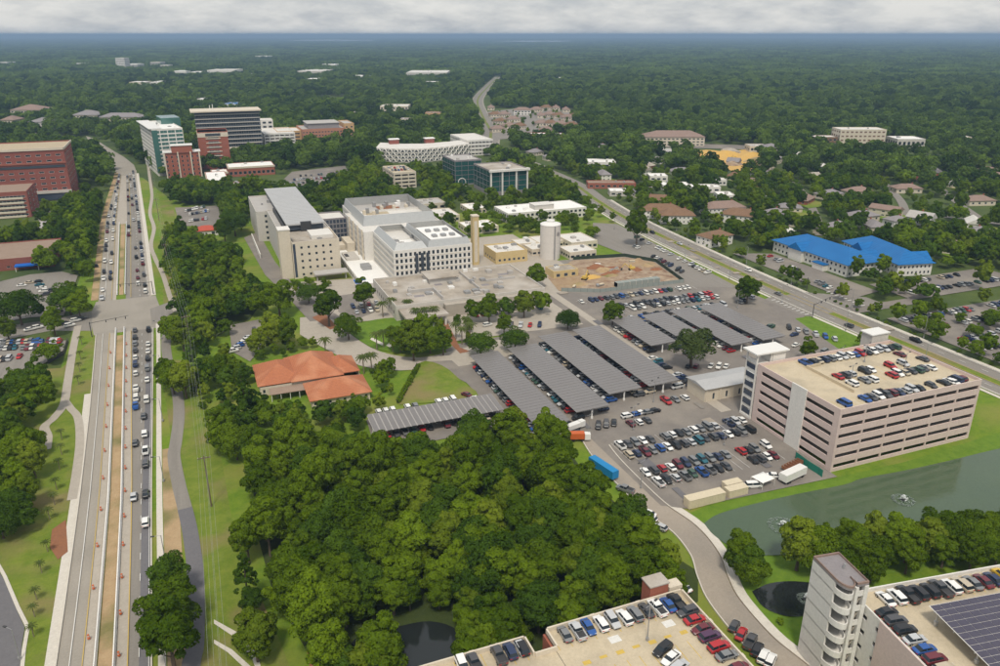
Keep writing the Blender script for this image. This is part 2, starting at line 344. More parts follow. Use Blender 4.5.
sheet('road_median', band(off(lr, 1.2), off(md, -0.8), 425, 600), 'dry_dirt', 'bare earth median beyond the crossing', ex=False)
sheet('road_shoulder', band(off(md, 0.3), off(md, 2.6), 60, 369), 'concrete', None, ex=False)
sheet('road_shoulder', band(off(lr, -2.0), lr, 60, 369), 'concrete', None, ex=False)
sheet('road_shoulder', band(off(lr, -1.5), lr, 414, 840), 'concrete', None, ex=False)
sheet('road', [(rl(366)-1, 366), (rr(366)+3, 366), (rr(415)+6, 390), (rr(415)+3, 417), (rl(415)-1, 417), (rl(400)-3, 395)], 'road_grey', 'wide pale intersection of the avenue', ex=False)
sheet('road', PP([(-60, 336), (0, 327), (50, 320), (92, 311), (92, 331), (50, 331), (0, 341), (-60, 352)]), 'old_asphalt', 'side street entering the avenue', margin=3)
sheet('road', PP([(150, 309), (178, 299), (200, 297), (200, 304), (182, 308), (152, 325)]), 'old_asphalt', 'short entrance street beside the avenue', margin=1)
sheet('road', PP([(118, 176), (138, 176), (134, 165), (124, 157), (112, 150), (104, 145), (95, 139), (86, 136), (88, 140), (98, 147), (104, 155), (112, 165)]), 'road_grey', 'avenue bending away behind the brick building', margin=4)
sheet('pavement', PP([(60, 152), (75, 148), (95, 150), (93, 144), (80, 139), (66, 138)]), 'shingle_pink', ex=True)
# pavements and paths along the avenue
sheet('pavement', band(off(rr, 1.5), off(rr, 3.1), 60, 372), 'pale_concrete', 'new white pavement along the avenue', ex=False)
sheet('pavement', band(off(rr, 1.0), off(rr, 3.3), 418, 830), 'pale_concrete', 'new white pavement beyond the crossing', ex=False)
sheet('pavement', band(off(rl, -2.4), off(rl, -0.3), 60, 300), 'pale_concrete', 'worn pavement on the grass side', ex=False)
sheet('pavement', band(off(rl, -3.4), off(rl, -0.1), 420, 840), 'dry_dirt', 'bare tan verge', ex=False)
sheet('verge', band(off(rr, 3.3), off(rr, 7.5), 128, 245), 'dry_dirt', 'strip of dry earth beside the path', ex=False)
pth = smooth_line(PP([(189, 700), (191, 666), (195, 645), (196, 604), (195, 568), (190, 531), (184, 505), (179, 485), (174, 457), (176, 442), (179, 415), (177, 392), (170, 372), (166, 345), (168, 330)]))
sheet('path', offset_strip(pth, -1.9, 1.9), 'old_asphalt', 'winding asphalt path through the grass', margin=1)
sheet('path', offset_strip([p for p in pth if 118 < p[1] < 208], -1.95, 1.95), 'new_asphalt', 'dark resurfaced stretch of the path', ex=False)
pth2 = smooth_line(PP([(176, 312), (170, 297), (163, 275), (155, 258), (151, 245), (154, 228), (150, 213), (152, 196), (150, 180), (148, 165)]))
sheet('path', offset_strip(pth2, -1.2, 1.2), 'concrete', 'pale path climbing toward the towers', margin=2)
sheet('path', offset_strip(smooth_line(PP([(78, 326), (73, 350), (68, 381), (64, 404), (54, 418), (44.6, 427), (47.5, 437), (46, 450)])), -1.5, 1.5), 'concrete', 'curving concrete path in the park', margin=1)
sheet('path', offset_strip(smooth_line(PP([(66, 402), (71, 409), (78, 418), (80, 440), (77, 470), (72, 500)])), -1.3, 1.3), 'concrete', 'park path joining the pavement', margin=1)
sheet('path', PP([(52, 530), (66, 520), (68, 552), (58, 560), (50, 548)]), 'clay', 'patch of bare reddish earth', margin=1)
sheet('parking_lot', PP([(-40, 520), (-5, 565), (4, 580), (17, 611), (25, 628), (22, 645), (18, 690), (-60, 690)]), 'new_asphalt', 'dark corner of a car park', margin=2)
sheet('verge', offset_strip(PP([(-5, 561), (4, 577), (17, 608), (27, 628), (23, 650), (19, 690)]), -0.6, 0.2), 'pale_concrete', None, ex=False)
for q in ([(214, 620), (236, 632), (258, 655), (266, 690), (262, 690), (252, 658), (232, 636), (214, 624)], [(214, 640), (232, 650), (252, 668), (262, 690), (257, 690), (246, 670), (228, 653), (214, 644)]):
    sheet('path', PP(q), 'pale_concrete', 'twin wheel track worn through the grass', ex=False)
sheet('path', PP([(303, 630), (306, 630), (318, 690), (314, 690)]), 'clay', 'narrow earth trail at the wood edge', ex=False)
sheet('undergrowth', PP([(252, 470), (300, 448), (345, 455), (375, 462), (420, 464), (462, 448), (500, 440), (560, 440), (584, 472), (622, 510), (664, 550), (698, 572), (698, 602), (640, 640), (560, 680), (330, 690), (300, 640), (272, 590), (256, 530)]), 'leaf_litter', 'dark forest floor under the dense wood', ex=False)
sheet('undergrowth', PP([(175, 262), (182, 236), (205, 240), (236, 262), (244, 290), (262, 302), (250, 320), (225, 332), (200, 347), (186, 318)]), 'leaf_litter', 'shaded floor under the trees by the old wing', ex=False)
# right-hand arterial
art = smooth_line([(278, 30), (278, 189), (278, 300), (284, 400), (291, 480), (303, 550), (318, 619), (326, 720), (332, 855), (365, 950), (401, 1045), (466, 1252), (569, 1553), (722, 1903), (950, 2400)], 5)
near = [p for p in art if p[1] < 560]
farart = [p for p in art if p[1] > 700]; excl(offset_strip(farart, -13, 26), 0)
sheet('verge', offset_strip(farart, -12, 12), 'road_grey', 'pale far avenue running into the forest', ex=False)
sheet('road', offset_strip(art, -9.5, -1.6), 'old_asphalt', 'near carriageway of the divided arterial', margin=4)
sheet('road', offset_strip(art, 1.6, 9.5), 'old_asphalt', 'far carriageway of the divided arterial', margin=4)
sheet('road_median', offset_strip(art, -1.8, 1.8), 'rough_grass', 'grass median of the arterial', margin=2)
sheet('pavement', offset_strip(near, 10.6, 12.6), 'pale_concrete', 'pavement on the far side of the arterial', margin=2)
sheet('pavement', offset_strip(near, -12.2, -10.6), 'pale_concrete', 'pavement on the hospital side of the arterial', margin=1)
sheet('road', [(266, 268), (289, 268), (312, 262), (312, 280), (289, 298), (266, 298), (254, 294), (254, 272)], 'old_asphalt', 'signalled crossing of the arterial', margin=2)
sheet('road', rect(289, 330, 263, 271), 'lot_asphalt', 'access street beside the blue-roofed building', margin=1)
# far open places
# service road curving past the pond
cl = smooth_line(PP([(585, 424), (601, 452), (626, 480), (655, 508), (685, 530), (705, 555), (713, 578), (725, 602), (757, 640), (790, 668), (830, 700)]))
sheet('road', offset_strip(cl, -3.6, 3.6), 'road_tan', 'curving service road between wood and pond', margin=2)
sheet('verge', offset_strip(cl, -5.4, -3.7), 'clay', None, ex=False)
cl2 = [p for p in cl if p[1] < 196]
sheet('pavement', offset_strip(cl2, -6.3, -4.2), 'pale_concrete', 'pale kerbside pavement curving round the pond', margin=1)
pond = smooth_line(PP([(704, 524), (720, 514), (760, 503), (800, 494), (845, 485), (862, 479), (905, 471), (950, 461), (1000, 449), (1070, 436), (1075, 500), (1000, 520), (900, 545), (820, 552), (765, 556), (735, 549), (714, 536), (704, 524)]), 4)[:-1]
sheet('pond', pond, 'water', 'green retention pond below the parking garage', margin=2)
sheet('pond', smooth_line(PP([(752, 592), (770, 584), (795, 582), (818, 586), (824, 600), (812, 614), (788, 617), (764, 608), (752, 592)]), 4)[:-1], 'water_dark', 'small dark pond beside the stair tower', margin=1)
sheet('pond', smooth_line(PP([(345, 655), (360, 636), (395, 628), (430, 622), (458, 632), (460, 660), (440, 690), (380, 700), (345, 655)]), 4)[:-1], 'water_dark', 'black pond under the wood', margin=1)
# hospital lots
LZ = 0.16
sheet('parking_lot', [(91, 204), (112, 203), (112, 158), (118, 154), (170, 151.5), (170, 195), (189, 195), (262, 200), (262, 268), (262, 300), (256, 345), (240, 352), (170, 352), (160, 345), (160, 300), (92, 296), (88, 270), (89, 240)], 'lot_asphalt', 'wide asphalt car park with solar canopies', margin=1)
sheet('parking_lot', [(44, 218), (92, 218), (92, 246), (46, 241)], 'lot_asphalt', 'asphalt lot under the lone canopy', margin=1)
sheet('parking_lot', [(196, 345), (262, 318), (270, 400), (276, 470), (262, 480), (236, 430), (240, 395), (196, 400)], 'old_asphalt', 'staff lot along the arterial', margin=1)
sheet('verge', [(254, 196), (266, 196), (265, 268), (256, 268), (247, 232)], 'bank_grass', 'green verge beside the arterial', ex=False)
sheet('plaza', [(84, 300), (160, 298), (160, 345), (196, 345), (196, 470), (150, 470), (143, 403), (84, 340)], 'concrete', 'pale paving around the hospital podium', margin=1)
sheet('road', smooth_line(PP([(300, 318), (330, 318), (352, 336), (380, 352), (420, 358), (462, 349), (500, 340), (520, 352), (466, 366), (440, 367), (400, 371), (360, 366), (325, 349), (300, 335)]), 3), 'concrete', 'curving hospital entrance drive', margin=1)
sheet('road', PP([(425, 362), (452, 361), (475, 382), (500, 398), (486, 399), (468, 384)]), 'lot_asphalt', 'spur of the drive beside the lawn', margin=1)
sheet('road', PP([(244, 238), (258, 232), (275, 262), (298, 290), (330, 305), (348, 318), (310, 322), (290, 300), (265, 275)]), 'lot_asphalt', 'service drive beside the old hospital wing', margin=1)
sheet('plaza', [(35, 415), (97, 405), (97, 345), (80, 338), (60, 340), (50, 380)], 'concrete', None, margin=0.5)
sheet('parking_lot', PP([(340, 296), (366, 292), (376, 312), (352, 322), (338, 312)]), 'lot_asphalt', 'small lot before the hospital', margin=1)
sheet('parking_lot', PP([(229, 326), (268, 318), (274, 334), (250, 362), (232, 352)]), 'lot_asphalt', 'small lot above the tiled house', margin=1)
sheet('lawn', smooth_line(PP([(399, 405), (418, 364), (442, 366), (462, 382), (478, 396), (446, 402), (399, 405)]), 3)[:-1], 'rough_grass', 'smooth lawn wedge beside the lone canopy', margin=1)
sheet('lawn', smooth_line(PP([(345, 330), (366, 322), (398, 318), (436, 322), (452, 340), (446, 350), (410, 354), (372, 348), (345, 330)]), 3)[:-1], 'bank_grass', 'garden lawn in the drive loop', ex=False)
for q in ([(438, 322), (446, 320), (460, 348), (470, 352), (460, 354), (452, 346)], [(312, 318), (324, 313), (338, 328), (330, 330)]):
    sheet('planting_bed', PP(q), 'clay', 'reddish mulch bed', margin=0)
for q in ([(386, 346), (394, 340), (396, 336), (400, 330), (410, 327), (412, 330), (402, 333), (399, 340), (390, 348)], [(372, 338), (384, 344), (382, 346), (370, 340)]):
    sheet('path', PP(q), 'pale_concrete', 'pale garden path', ex=False)
sheet('construction_ground', [(171, 347), (190, 338), (240, 336), (247, 376), (236, 392), (204, 397), (176, 372)], 'pit_dirt', 'orange excavated earth of the building site', margin=1)
sheet('road', offset_strip([(166, 200), (166, 300), (166, 405)], -2.2, 2.2), 'concrete', 'pale walkway between canopies', ex=False)
sheet('parking_lot', rect(296, 420, 175, 252), 'lot_asphalt', 'tree-dotted car park across the arterial', ex=False)
sheet('parking_lot', [(330, 268), (415, 268), (415, 296), (330, 296)], 'lot_asphalt', 'lot below the blue-roofed buildings', margin=1)
sheet('parking_lot', [(300, 280), (325, 285), (325, 365), (302, 375)], 'lot_asphalt', None, ex=True)
sheet('parking_lot', PP([(292, 172), (345, 166), (350, 176), (318, 196), (270, 192)]), 'lot_asphalt', 'car park behind the white hospital', margin=2)
sheet('parking_lot', PP([(175, 208), (218, 206), (222, 228), (180, 226)]), 'lot_asphalt', 'small lot by the red-roofed kiosk', margin=1)
sheet('parking_lot', PP([(-40, 300), (0, 282), (30, 275), (62, 272), (78, 276), (64, 316), (30, 318), (-40, 330)]), 'old_asphalt', 'pale car park beside the side street', margin=1)
sheet('parking_lot', PP([(-60, 345), (0, 342), (68, 341), (63, 354), (30, 372), (0, 396), (-60, 440)]), 'old_asphalt', 'walled car park at the park edge', margin=2)
sheet('parking_lot', PP([(30, 208), (75, 198), (78, 206), (40, 222)]), 'old_asphalt', None, margin=1)
excl(PP([(694, 150), (752, 150), (757, 172), (735, 176), (716, 172)]), 2)
excl(PP([(488, 108), (576, 110), (578, 136), (494, 140)]), 0)
excl([(-32, 735), (46, 735), (46, 800), (-32, 800)], 0); excl([(10, 685), (82, 685), (82, 805), (10, 805)], 0); excl(rect(-182, -100, 585, 650), 0); excl(rect(-175, -85, 470, 497), 0); excl([(180, 712), (300, 712), (300, 820), (180, 820)], 0); excl(rect(156, 190, 612, 660), 0); excl([(210, 575), (272, 575), (272, 660), (210, 660)], 0)
sheet('pavement', PP([(488, 112), (522, 108), (576, 112), (578, 136), (520, 138), (496, 140)]), 'old_asphalt', 'bare paved ground of the subdivision', ex=False)
sheet('construction_ground', smooth_line(PP([(690, 153), (706, 150), (728, 152), (748, 150), (758, 160), (752, 170), (738, 173), (724, 168), (706, 163), (690, 153)]), 3)[:-1], 'yellow_sand', 'yellow sand of a distant building site', margin=3)
sheet('road', PP([(640, 142), (760, 146), (760, 150), (640, 147)]), 'lot_asphalt', None, margin=2)
sheet('lawn', PP([(320, 99), (345, 97), (350, 104), (322, 105)]), 'bank_grass', 'distant sports field', margin=8)
sheet('lawn', PP([(288, 97), (305, 97), (304, 102), (288, 101)]), 'bank_grass', 'distant sports field', margin=8)
sheet('parking_lot', PP([(500, 112), (522, 108), (535, 135), (520, 137)]), 'old_asphalt', None, margin=4)
lk = MB()
for q, nm in (([(276, 40.6), (330, 39.6), (378, 40.2), (372, 41.0), (310, 41.3)], 'lake'), ([(492, 41.6), (530, 40.6), (572, 40.8), (566, 42.0), (500, 42.2)], 'lake')):
    sheet('lake', PP(q, 14), 'lake', 'pale lake glinting below the horizon', z=16.0, margin=60)
# streets of the leafy suburb
for ln in ([(640, 186), (700, 192), (760, 196), (830, 206), (920, 214), (1010, 226)], [(770, 170), (800, 190), (815, 215), (820, 236)], [(880, 180), (900, 200), (906, 216)], [(940, 188), (960, 205), (985, 222)], [(0, 128), (40, 134), (66, 139)], [(560, 164), (600, 158), (650, 150)], [(300, 116), (360, 120), (420, 124), (470, 126)]):
    sheet('road', offset_strip(smooth_line(PP(ln), 4), -3.2, 3.2), 'old_asphalt', 'narrow street of the leafy suburb', margin=3)
# repaired patches in the asphalt
prn = random.Random(5)
for (x0_, x1_, y0_, y1_, n_) in ((113, 168, 158, 200, 9), (92, 165, 204, 212, 4), (165, 255, 292, 345, 9), (200, 255, 205, 242, 6), (266, 289, 190, 480, 10)):
    for k in range(n_):
        w_, d_ = prn.uniform(1.5, 5), prn.uniform(2, 9); x_, y_ = prn.uniform(x0_, x1_-w_), prn.uniform(y0_, y1_-d_)
        sheet('asphalt_patch', rect(x_, x_+w_, y_, y_+d_), prn.choice(['new_asphalt', 'old_asphalt', 'road_tan']), None, ex=False)
# stall lines in the open lots
def stall_rows(x0_, x1_, y_, d_, step=2.72):
    mb = MB(); x_ = x0_
    while x_ < x1_: mb.box(x_-.06, x_+.06, y_, y_+d_, .41, .416); x_ += step
    struct(mb.build('stall_marking', 'paint_white'))
for a_ in ((116.5, 168, 182.4, 12), (116, 163, 165.4, 11.6), (183, 241, 304.5, 11), (172, 240, 323.2, 5.4), (183, 237, 293.3, 5.4)): stall_rows(*a_)
# painted lines
def dashes(name, line, o, w, on, gap, m, z, parent=None):
    mb = MB(); acc = 0.0
    for i in range(len(line)-1):
        a, b = Vector(line[i]), Vector(line[i+1]); L = (b-a).length; d = (b-a)/L; n = Vector((d.y, -d.x))
        t = 0.0
        while t < L:
            ph = (acc+t) % (on+gap)
            if ph < on:
                e = min(on-ph, L-t); p = a+d*t+n*o; q = a+d*(t+e)+n*o
                mb.face([(*(p-n*w/2), z), (*(p+n*w/2), z), (*(q+n*w/2), z), (*(q-n*w/2), z)]); t += e
            else: t += on+gap-ph
        acc += L
    o_ = mb.build(name, m); o_['kind'] = 'structure'; return o_
def vline(f, v0, v1, k=12): return [(f(v), v) for v in np.linspace(v0, v1, k)]
RZ = 0.40
mark = []
for a, b in ((60, 366), (418, 830)):
    dashes('lane_marking', vline(lambda v: rl(v)*0.55+(lr(v)-1.5)*0.45, a, b), 0, 0.18, 60, 0.01, 'paint_white', RZ)
    dashes('lane_marking', vline(off(lr, -2.1), a, b), 0, 0.16, 60, 0.01, 'paint_yellow', RZ)
    dashes('lane_marking', vline(off(md, 2.7), a, b), 0, 0.18, 60, 0.01, 'paint_yellow', RZ)
    dashes('lane_marking', vline(lambda v: (md(v)+2.7)*0.5+rr(v)*0.5, a, b), 0, 0.15, 3, 6, 'paint_white', RZ)
    dashes('lane_marking', vline(off(rr, -0.3), a, b), 0, 0.15, 60, 0.01, 'paint_white', RZ)
for oo, on, gp_ in ((-5.5, 3, 7), (5.5, 3, 7), (-9.2, 60, .01), (9.2, 60, .01)):
    dashes('lane_marking', near, oo, 0.22, on, gp_, 'paint_white', RZ)
for oo in (-1.95, 1.95): dashes('lane_marking', near, oo, 0.22, 60, 0.01, 'paint_yellow', RZ)
for x in (265.0, 300.0):
    mb = MB()
    for k in range(9): mb.box(x-1.2, x+1.2, 270+k*2.9, 270.7+k*2.9, RZ, RZ+0.005)
    struct(mb.build('crosswalk', 'paint_white'), 'painted crosswalk at the arterial crossing')
# kerbs as real steps
def kerb(line, o, h=0.15, w=0.3, name='kerb'):
    poly = offset_strip(line, o-w/2, o+w/2); n = len(line); mb = MB()
    for i in range(n-1):
        a, b, c, d = poly[i], poly[i+1], poly[2*n-2-i], poly[2*n-1-i]
        mb.prism([a, b, c, d], 0.0, h+0.3)
    return struct(mb.build(name, 'pale_concrete'))
kerb(vline(rl, 60, 366), -0.1); kerb(vline(rr, 60, 366), 0.2); kerb(vline(rr, 418, 830), 0.2)
kerb(near, 9.8); kerb(near, -9.8); kerb(cl2, -3.9); kerb(cl, 3.8)
# ================================================================ BUILDINGS
WIN = {}
def win_mesh(w, h, glass, frame):
    key = (round(w, 1), round(h, 1), glass, frame)
    if key not in WIN:
        w, h = key[0], key[1]; mb = MB()
        mb.face([(-w/2, 0, 0), (w/2, 0, 0), (w/2, 0, h), (-w/2, 0, h)], 0)
        t = min(0.12, w*0.06)
        mb.box(-w/2, w/2, -0.06, 0.0-0.002, 0, t, 1); mb.box(-w/2, w/2, -0.06, -0.002, h-t, h, 1)
        k = max(1, int(w/2.4))
        for j in range(k+1):
            x = -w/2 + (w-t)*j/k; mb.box(x, x+t, -0.055, -0.003, t, h-t, 1)
        WIN[key] = mb.mesh('window', [glass, frame])
    return WIN[key]
def facade(mb, root, p, q, z0, z1, spec, frame='steel', name='window'):
    """wall from p to q (outside on the right of travel) with real recessed openings; each window is an object of its own"""
    p, q = Vector(p), Vector(q); L = (q-p).length; d = (q-p)/L; n = Vector((d.y, -d.x))
    rz = math.atan2(d.y, d.x)
    def pt(s, z, dep=0.0):
        v = p + d*s - n*dep; return (v.x, v.y, z)
    def quad(s0, s1, a, b): mb.face([pt(s0, a), pt(s1, a), pt(s1, b), pt(s0, b)])
    if not spec: quad(0, L, z0, z1); return
    nc, nr, wf, hf, glass = spec[:5]
    base = spec[5] if len(spec) > 5 else 0.0        # solid part at the bottom
    top = spec[6] if len(spec) > 6 else 0.9         # solid part at the top
    mar = spec[7] if len(spec) > 7 else 0.0         # solid ends
    za, zb = z0+base, z1-top; fh = (zb-za)/nr; cw = (L-2*mar)/nc; w = cw*wf; h = fh*hf; dep = 0.14 if glass else 0.35
    xs = [mar+cw*(i+0.5)-w/2 for i in range(nc)]; zs = [za+fh*j+(fh-h)*0.5 for j in range(nr)]
    last = 0.0
    for x in xs: quad(last, x, z0, z1); last = x+w
    quad(last, L, z0, z1)
    for x in xs:
        lz = z0
        for z in zs: quad(x, x+w, lz, z); lz = z+h
        quad(x, x+w, lz, z1)
        for z in zs:
            mb.face([pt(x, z), pt(x+w, z), pt(x+w, z, dep), pt(x, z, dep)]); mb.face([pt(x, z+h, dep), pt(x+w, z+h, dep), pt(x+w, z+h), pt(x, z+h)])
            mb.face([pt(x, z), pt(x, z, dep), pt(x, z+h, dep), pt(x, z+h)]); mb.face([pt(x+w, z, dep), pt(x+w, z), pt(x+w, z+h), pt(x+w, z+h, dep)])
            if glass:
                link(name, win_mesh(w, h, glass, frame), root, pt(x+w/2, z, dep-0.02), rz)
def block(root, x0, x1, y0, y1, z0, z1, wall, S=None, W=None, E=None, Nn=None, roof='roof_white', par=0.8, frame='steel', ex=True, name='wall', clutter=0):
    """a flat-roofed block: walls with openings, parapet, roof slab set below it"""
    mb = MB()
    facade(mb, root, (x0, y0), (x1, y0), z0, z1, S, frame); facade(mb, root, (x0, y1), (x0, y0), z0, z1, W, frame)
    facade(mb, root, (x1, y0), (x1, y1), z0, z1, E, frame); facade(mb, root, (x1, y1), (x0, y1), z0, z1, Nn, frame)
    t = 0.4
    if par:
        a, b = rect(x0, x1, y0, y1), rect(x0+t, x1-t, y0+t, y1-t)
        for k in range(4):
            l = (k+1) % 4
            mb.face([(*a[k], z1), (*a[l], z1), (*b[l], z1), (*b[k], z1)]); mb.face([(*b[k], z1), (*b[l], z1), (*b[l], z1-par), (*b[k], z1-par)])
    o = mb.build(name, wall, root)
    MB().box(x0+t-0.05, x1-t+0.05, y0+t-0.05, y1-t+0.05, z1-par-0.35, z1-par).build('roof', roof, root)
    if ex and z0 < 1: wx, wy = root.location.x, root.location.y; excl(rect(x0+wx, x1+wx, y0+wy, y1+wy), 3.0)
    for k in range(clutter):        # rooftop plant
        w_, d_, h_ = random.uniform(1.2, 3.2), random.uniform(1.2, 3.2), random.uniform(0.7, 1.8)
        cx, cy_ = random.uniform(x0+3, x1-4), random.uniform(y0+3, y1-4); zz = z1-par
        m_ = MB(); m_.box(cx, cx+w_, cy_, cy_+d_, zz, zz+h_); m_.lathe([(0.0, zz+h_+0.25), (min(w_, d_)*0.35, zz+h_+0.25), (min(w_, d_)*0.38, zz+h_-0.01)], 10, 0, (cx+w_/2, cy_+d_/2))
        m_.build('roof_unit', random.choice(['galv', 'white_metal', 'roof_grey']), root)
    return o
def part(root, name, m, *boxes):
    for b in boxes: o = MB().box(*b).build(name, m, root)
    return o
def hip_roof(root, x0, x1, y0, y1, z, h, m, eave=0.6, ridge='x', name='roof', gable=False):
    x0 -= eave; x1 += eave; y0 -= eave; y1 += eave; mb = MB(); t = 0.25
    if (x1-x0) >= (y1-y0):
        d = (y1-y0)/2*(0.02 if gable else 1); a, b = (x0+d, (y0+y1)/2), (x1-d, (y0+y1)/2)
        c = [(x0, y0), (x1, y0), (x1, y1), (x0, y1)]
        mb.face([(*c[0], z), (*c[1], z), (*b, z+h), (*a, z+h)]); mb.face([(*c[2], z), (*c[3], z), (*a, z+h), (*b, z+h)])
        mb.face([(*c[1], z), (*c[2], z), (*b, z+h)]); mb.face([(*c[3], z), (*c[0], z), (*a, z+h)])
    else:
        d = (x1-x0)/2*(0.02 if gable else 1); a, b = ((x0+x1)/2, y0+d), ((x0+x1)/2, y1-d)
        c = [(x0, y0), (x1, y0), (x1, y1), (x0, y1)]
        mb.face([(*c[1], z), (*c[2], z), (*b, z+h), (*a, z+h)]); mb.face([(*c[3], z), (*c[0], z), (*a, z+h), (*b, z+h)])
        mb.face([(*c[0], z), (*c[1], z), (*a, z+h)]); mb.face([(*c[2], z), (*c[3], z), (*b, z+h)])
    mb.prism([(x0, y0), (x1, y0), (x1, y1), (x0, y1)], z-t, z-0.004)
    return mb.build(name, m, root)

# ---- open-deck parking garages
def garage(root, x0, x1, y0, y1, levels, fh, wall, deck, S, W, E, slot=0.36, roofm='deck', par=1.0):
    H_ = levels*fh
    mb = MB()
    for a, b, sp in (((x0, y0), (x1, y0), S), ((x0, y1), (x0, y0), W), ((x1, y0), (x1, y1), E), ((x1, y1), (x0, y1), S)):
        facade(mb, root, a, b, 0, H_+par, (sp[0], levels, sp[1], slot, None, 0.2, par-0.1, sp[2]))
    t = 0.3; a, b = rect(x0, x1, y0, y1), rect(x0+t, x1-t, y0+t, y1-t)
    for k in range(4):
        l = (k+1) % 4
        mb.face([(*a[k], H_+par), (*a[l], H_+par), (*b[l], H_+par), (*b[k], H_+par)])
        mb.face([(*b[k], H_+par), (*b[l], H_+par), (*b[l], H_), (*b[k], H_)])
    mb.build('wall', wall, root)
    for k in range(1, levels+1):
        MB().box(x0+t, x1-t, y0+t, y1-t, k*fh-0.4, k*fh).build('floor_slab' if k < levels else 'roof_deck', deck if k < levels else roofm, root)
    core = MB()
    for i in range(1, 6):
        for j in (0.25, 0.5, 0.75):
            cx, cy_ = x0+(x1-x0)*i/6, y0+(y1-y0)*j
            core.box(cx-0.4, cx+0.4, cy_-0.4, cy_+0.4, 0, H_-0.41)
    c_ = core.build('column_grid', deck, root); c_['kind'] = 'stuff'
    return H_
def stalls(root, x0, x1, y, dy, z, step=2.7, m='paint_yellow'):
    mb = MB(); x = x0
    while x <= x1:
        mb.box(x-0.07, x+0.07, min(y, y+dy), max(y, y+dy), z+0.005, z+0.012); x += step
    o = mb.build('stall_marking', m, root); o['kind'] = 'stuff'
    if root is None: o['kind'] = 'structure'
    return o
def lamp_post(x, y, z, h, label, group, arms=(0,), name='lamp_post'):
    r = thing(name, label, 'lamp post', (x, y, z), 0, group)
    mb = MB(); mb.tube((0, 0, 0), (0, 0, h), 0.14, 0.08, 8); mb.tube((0, 0, 0), (0, 0, 0.7), 0.32, 0.32, 8); mb.build('pole', 'galv', r)
    for a in arms:
        c, s = math.cos(a), math.sin(a)
        m2 = MB(); m2.tube((0, 0, h), (c*1.6, s*1.6, h+0.15), 0.06, 0.05, 6); arm = m2.build('arm', 'galv', r)
        m3 = MB(); m3.prism([(c*1.5-s*.22, s*1.5+c*.22), (c*1.5+s*.22, s*1.5-c*.22), (c*2.3+s*.18, s*2.3-c*.18), (c*2.3-s*.18, s*2.3+c*.18)], h+0.08, h+0.26); m3.build('lamp_head', 'dark_metal', arm)
    return r

# -- A: pink garage by the pond
gA = thing('parking_garage', 'pink six-level parking garage with pale stair panel beside the green pond', 'parking garage', (170, 154.5, 0))
HA = garage(gA, 0, 58.5, 0, 37.0, 6, 3.4, 'pink_wall', 'concrete', (6, 0.94, 0.6), (2, 0.86, 1.0), (2, 0.88, 1.2), slot=0.40)
mb = MB(); mb.box(-0.35, 0.1, 13.8, 20.3, 0, HA+1.3); mb.build('stair_panel', 'white_wall', gA)
mb = MB(); mb.box(-0.3, 6.2, 37.4, 43.2, 0, 1.0)
for lx, ly in ((-0.2, 37.6), (5.6, 37.6), (-0.2, 42.6), (5.6, 42.6)): mb.box(lx, lx+0.5, ly, ly+0.5, 1.0, HA+4)
for k in range(7): mb.box(0.3, 5.6, 38.1, 42.6, k*3.4+0.02, k*3.4+0.25); mb.box(0.0, 0.25, 38.1, 42.6, k*3.4+0.3, k*3.4+1.4)
mb.build('stair_tower', 'white_wall', gA)
for k in range(6): part(gA, 'stair_glazing', 'glass_blue', (-0.15, -0.05, 38.2, 42.5, k*3.4+1.5, k*3.4+3.3))
part(gA, 'stair_roof', 'white_metal', (-1.2, 12.5, 36.8, 44.2, HA+4, HA+4.5)); part(gA, 'lift_lobby', 'white_wall', (6.4, 11.8, 37.6, 43, 0, HA+3.99))
mb = MB(); mb.box(50.5, 58.2, 37.6, 42.5, 0, HA+3.6); mb.build('lift_tower', 'grey_wall', gA); part(gA, 'tower_cap', 'white_metal', (50, 58.6, 37.3, 43, HA+3.6, HA+4.0))
part(gA, 'ramp_wall', 'deck', (14.0, 14.35, 9, 30, HA+0.01, HA+1.0), (14.35, 20, 29.6, 29.95, HA+0.01, HA+1.0))
for y, dy, a, b in ((2.2, 4.8, 3, 56), (12.6, 4.8, 18, 50), (17.6, 4.8, 18, 50), (30, 4.8, 14, 55)): stalls(gA, a, b, y, dy, HA)
excl(rect(168, 230, 152, 200), 3)
for x, y in ((188, 169), (212, 170), (206, 181)): lamp_post(x, y, HA, 6.5, 'thin lamp post on the pink garage roof', 'lamp posts on the pink garage roof', (0.3, 3.44))
# -- B: white garage with the curved stair tower, turned off the grid
gB = thing('parking_garage', 'white parking garage with curved stair tower and rooftop solar array', 'parking garage', (114.4, 93.6, 0), R(-8.2))
HB = garage(gB, 0, 62, -44, 0, 5, 3.6, 'white_wall', 'concrete', (8, 0.85, 1), (9, 0.42, 2.5), (6, 0.8, 1), slot=0.30, par=0.9)
part(gB, 'facade_panel', 'pink_wall', (-0.2, 0.05, -30, -9, 0, HB+0.95))
excl(rect(100, 182, 40, 101), 2)
curve = [(-4.55-1.65*math.cos(t), -2.4-2.9*math.sin(t)) for t in np.linspace(0, math.pi, 11)]
tp = [(-6.2, 5.0)] + curve + [(-2.9, -4.6), (-0.3, -4.6), (-0.3, 5.0)]
mb = MB(); mb.prism([(-6.2, 5), (-6.2, -2.3), (-5.8, -2.3), (-5.8, 4.6), (-0.7, 4.6), (-0.7, -4.0), (-0.3, -4.6), (-0.3, 5)], 0, HB+6.0); mb.build('stair_shaft', 'tower_white', gB)
MB().box(-3.3, -2.6, -4.9, -4.2, 0, HB+6.0).build('centre_pier', 'tower_white', gB); MB().box(-1.2, -.29, -4.75, -4.0, 0, HB+6.01).build('corner_pier', 'tower_white', gB)
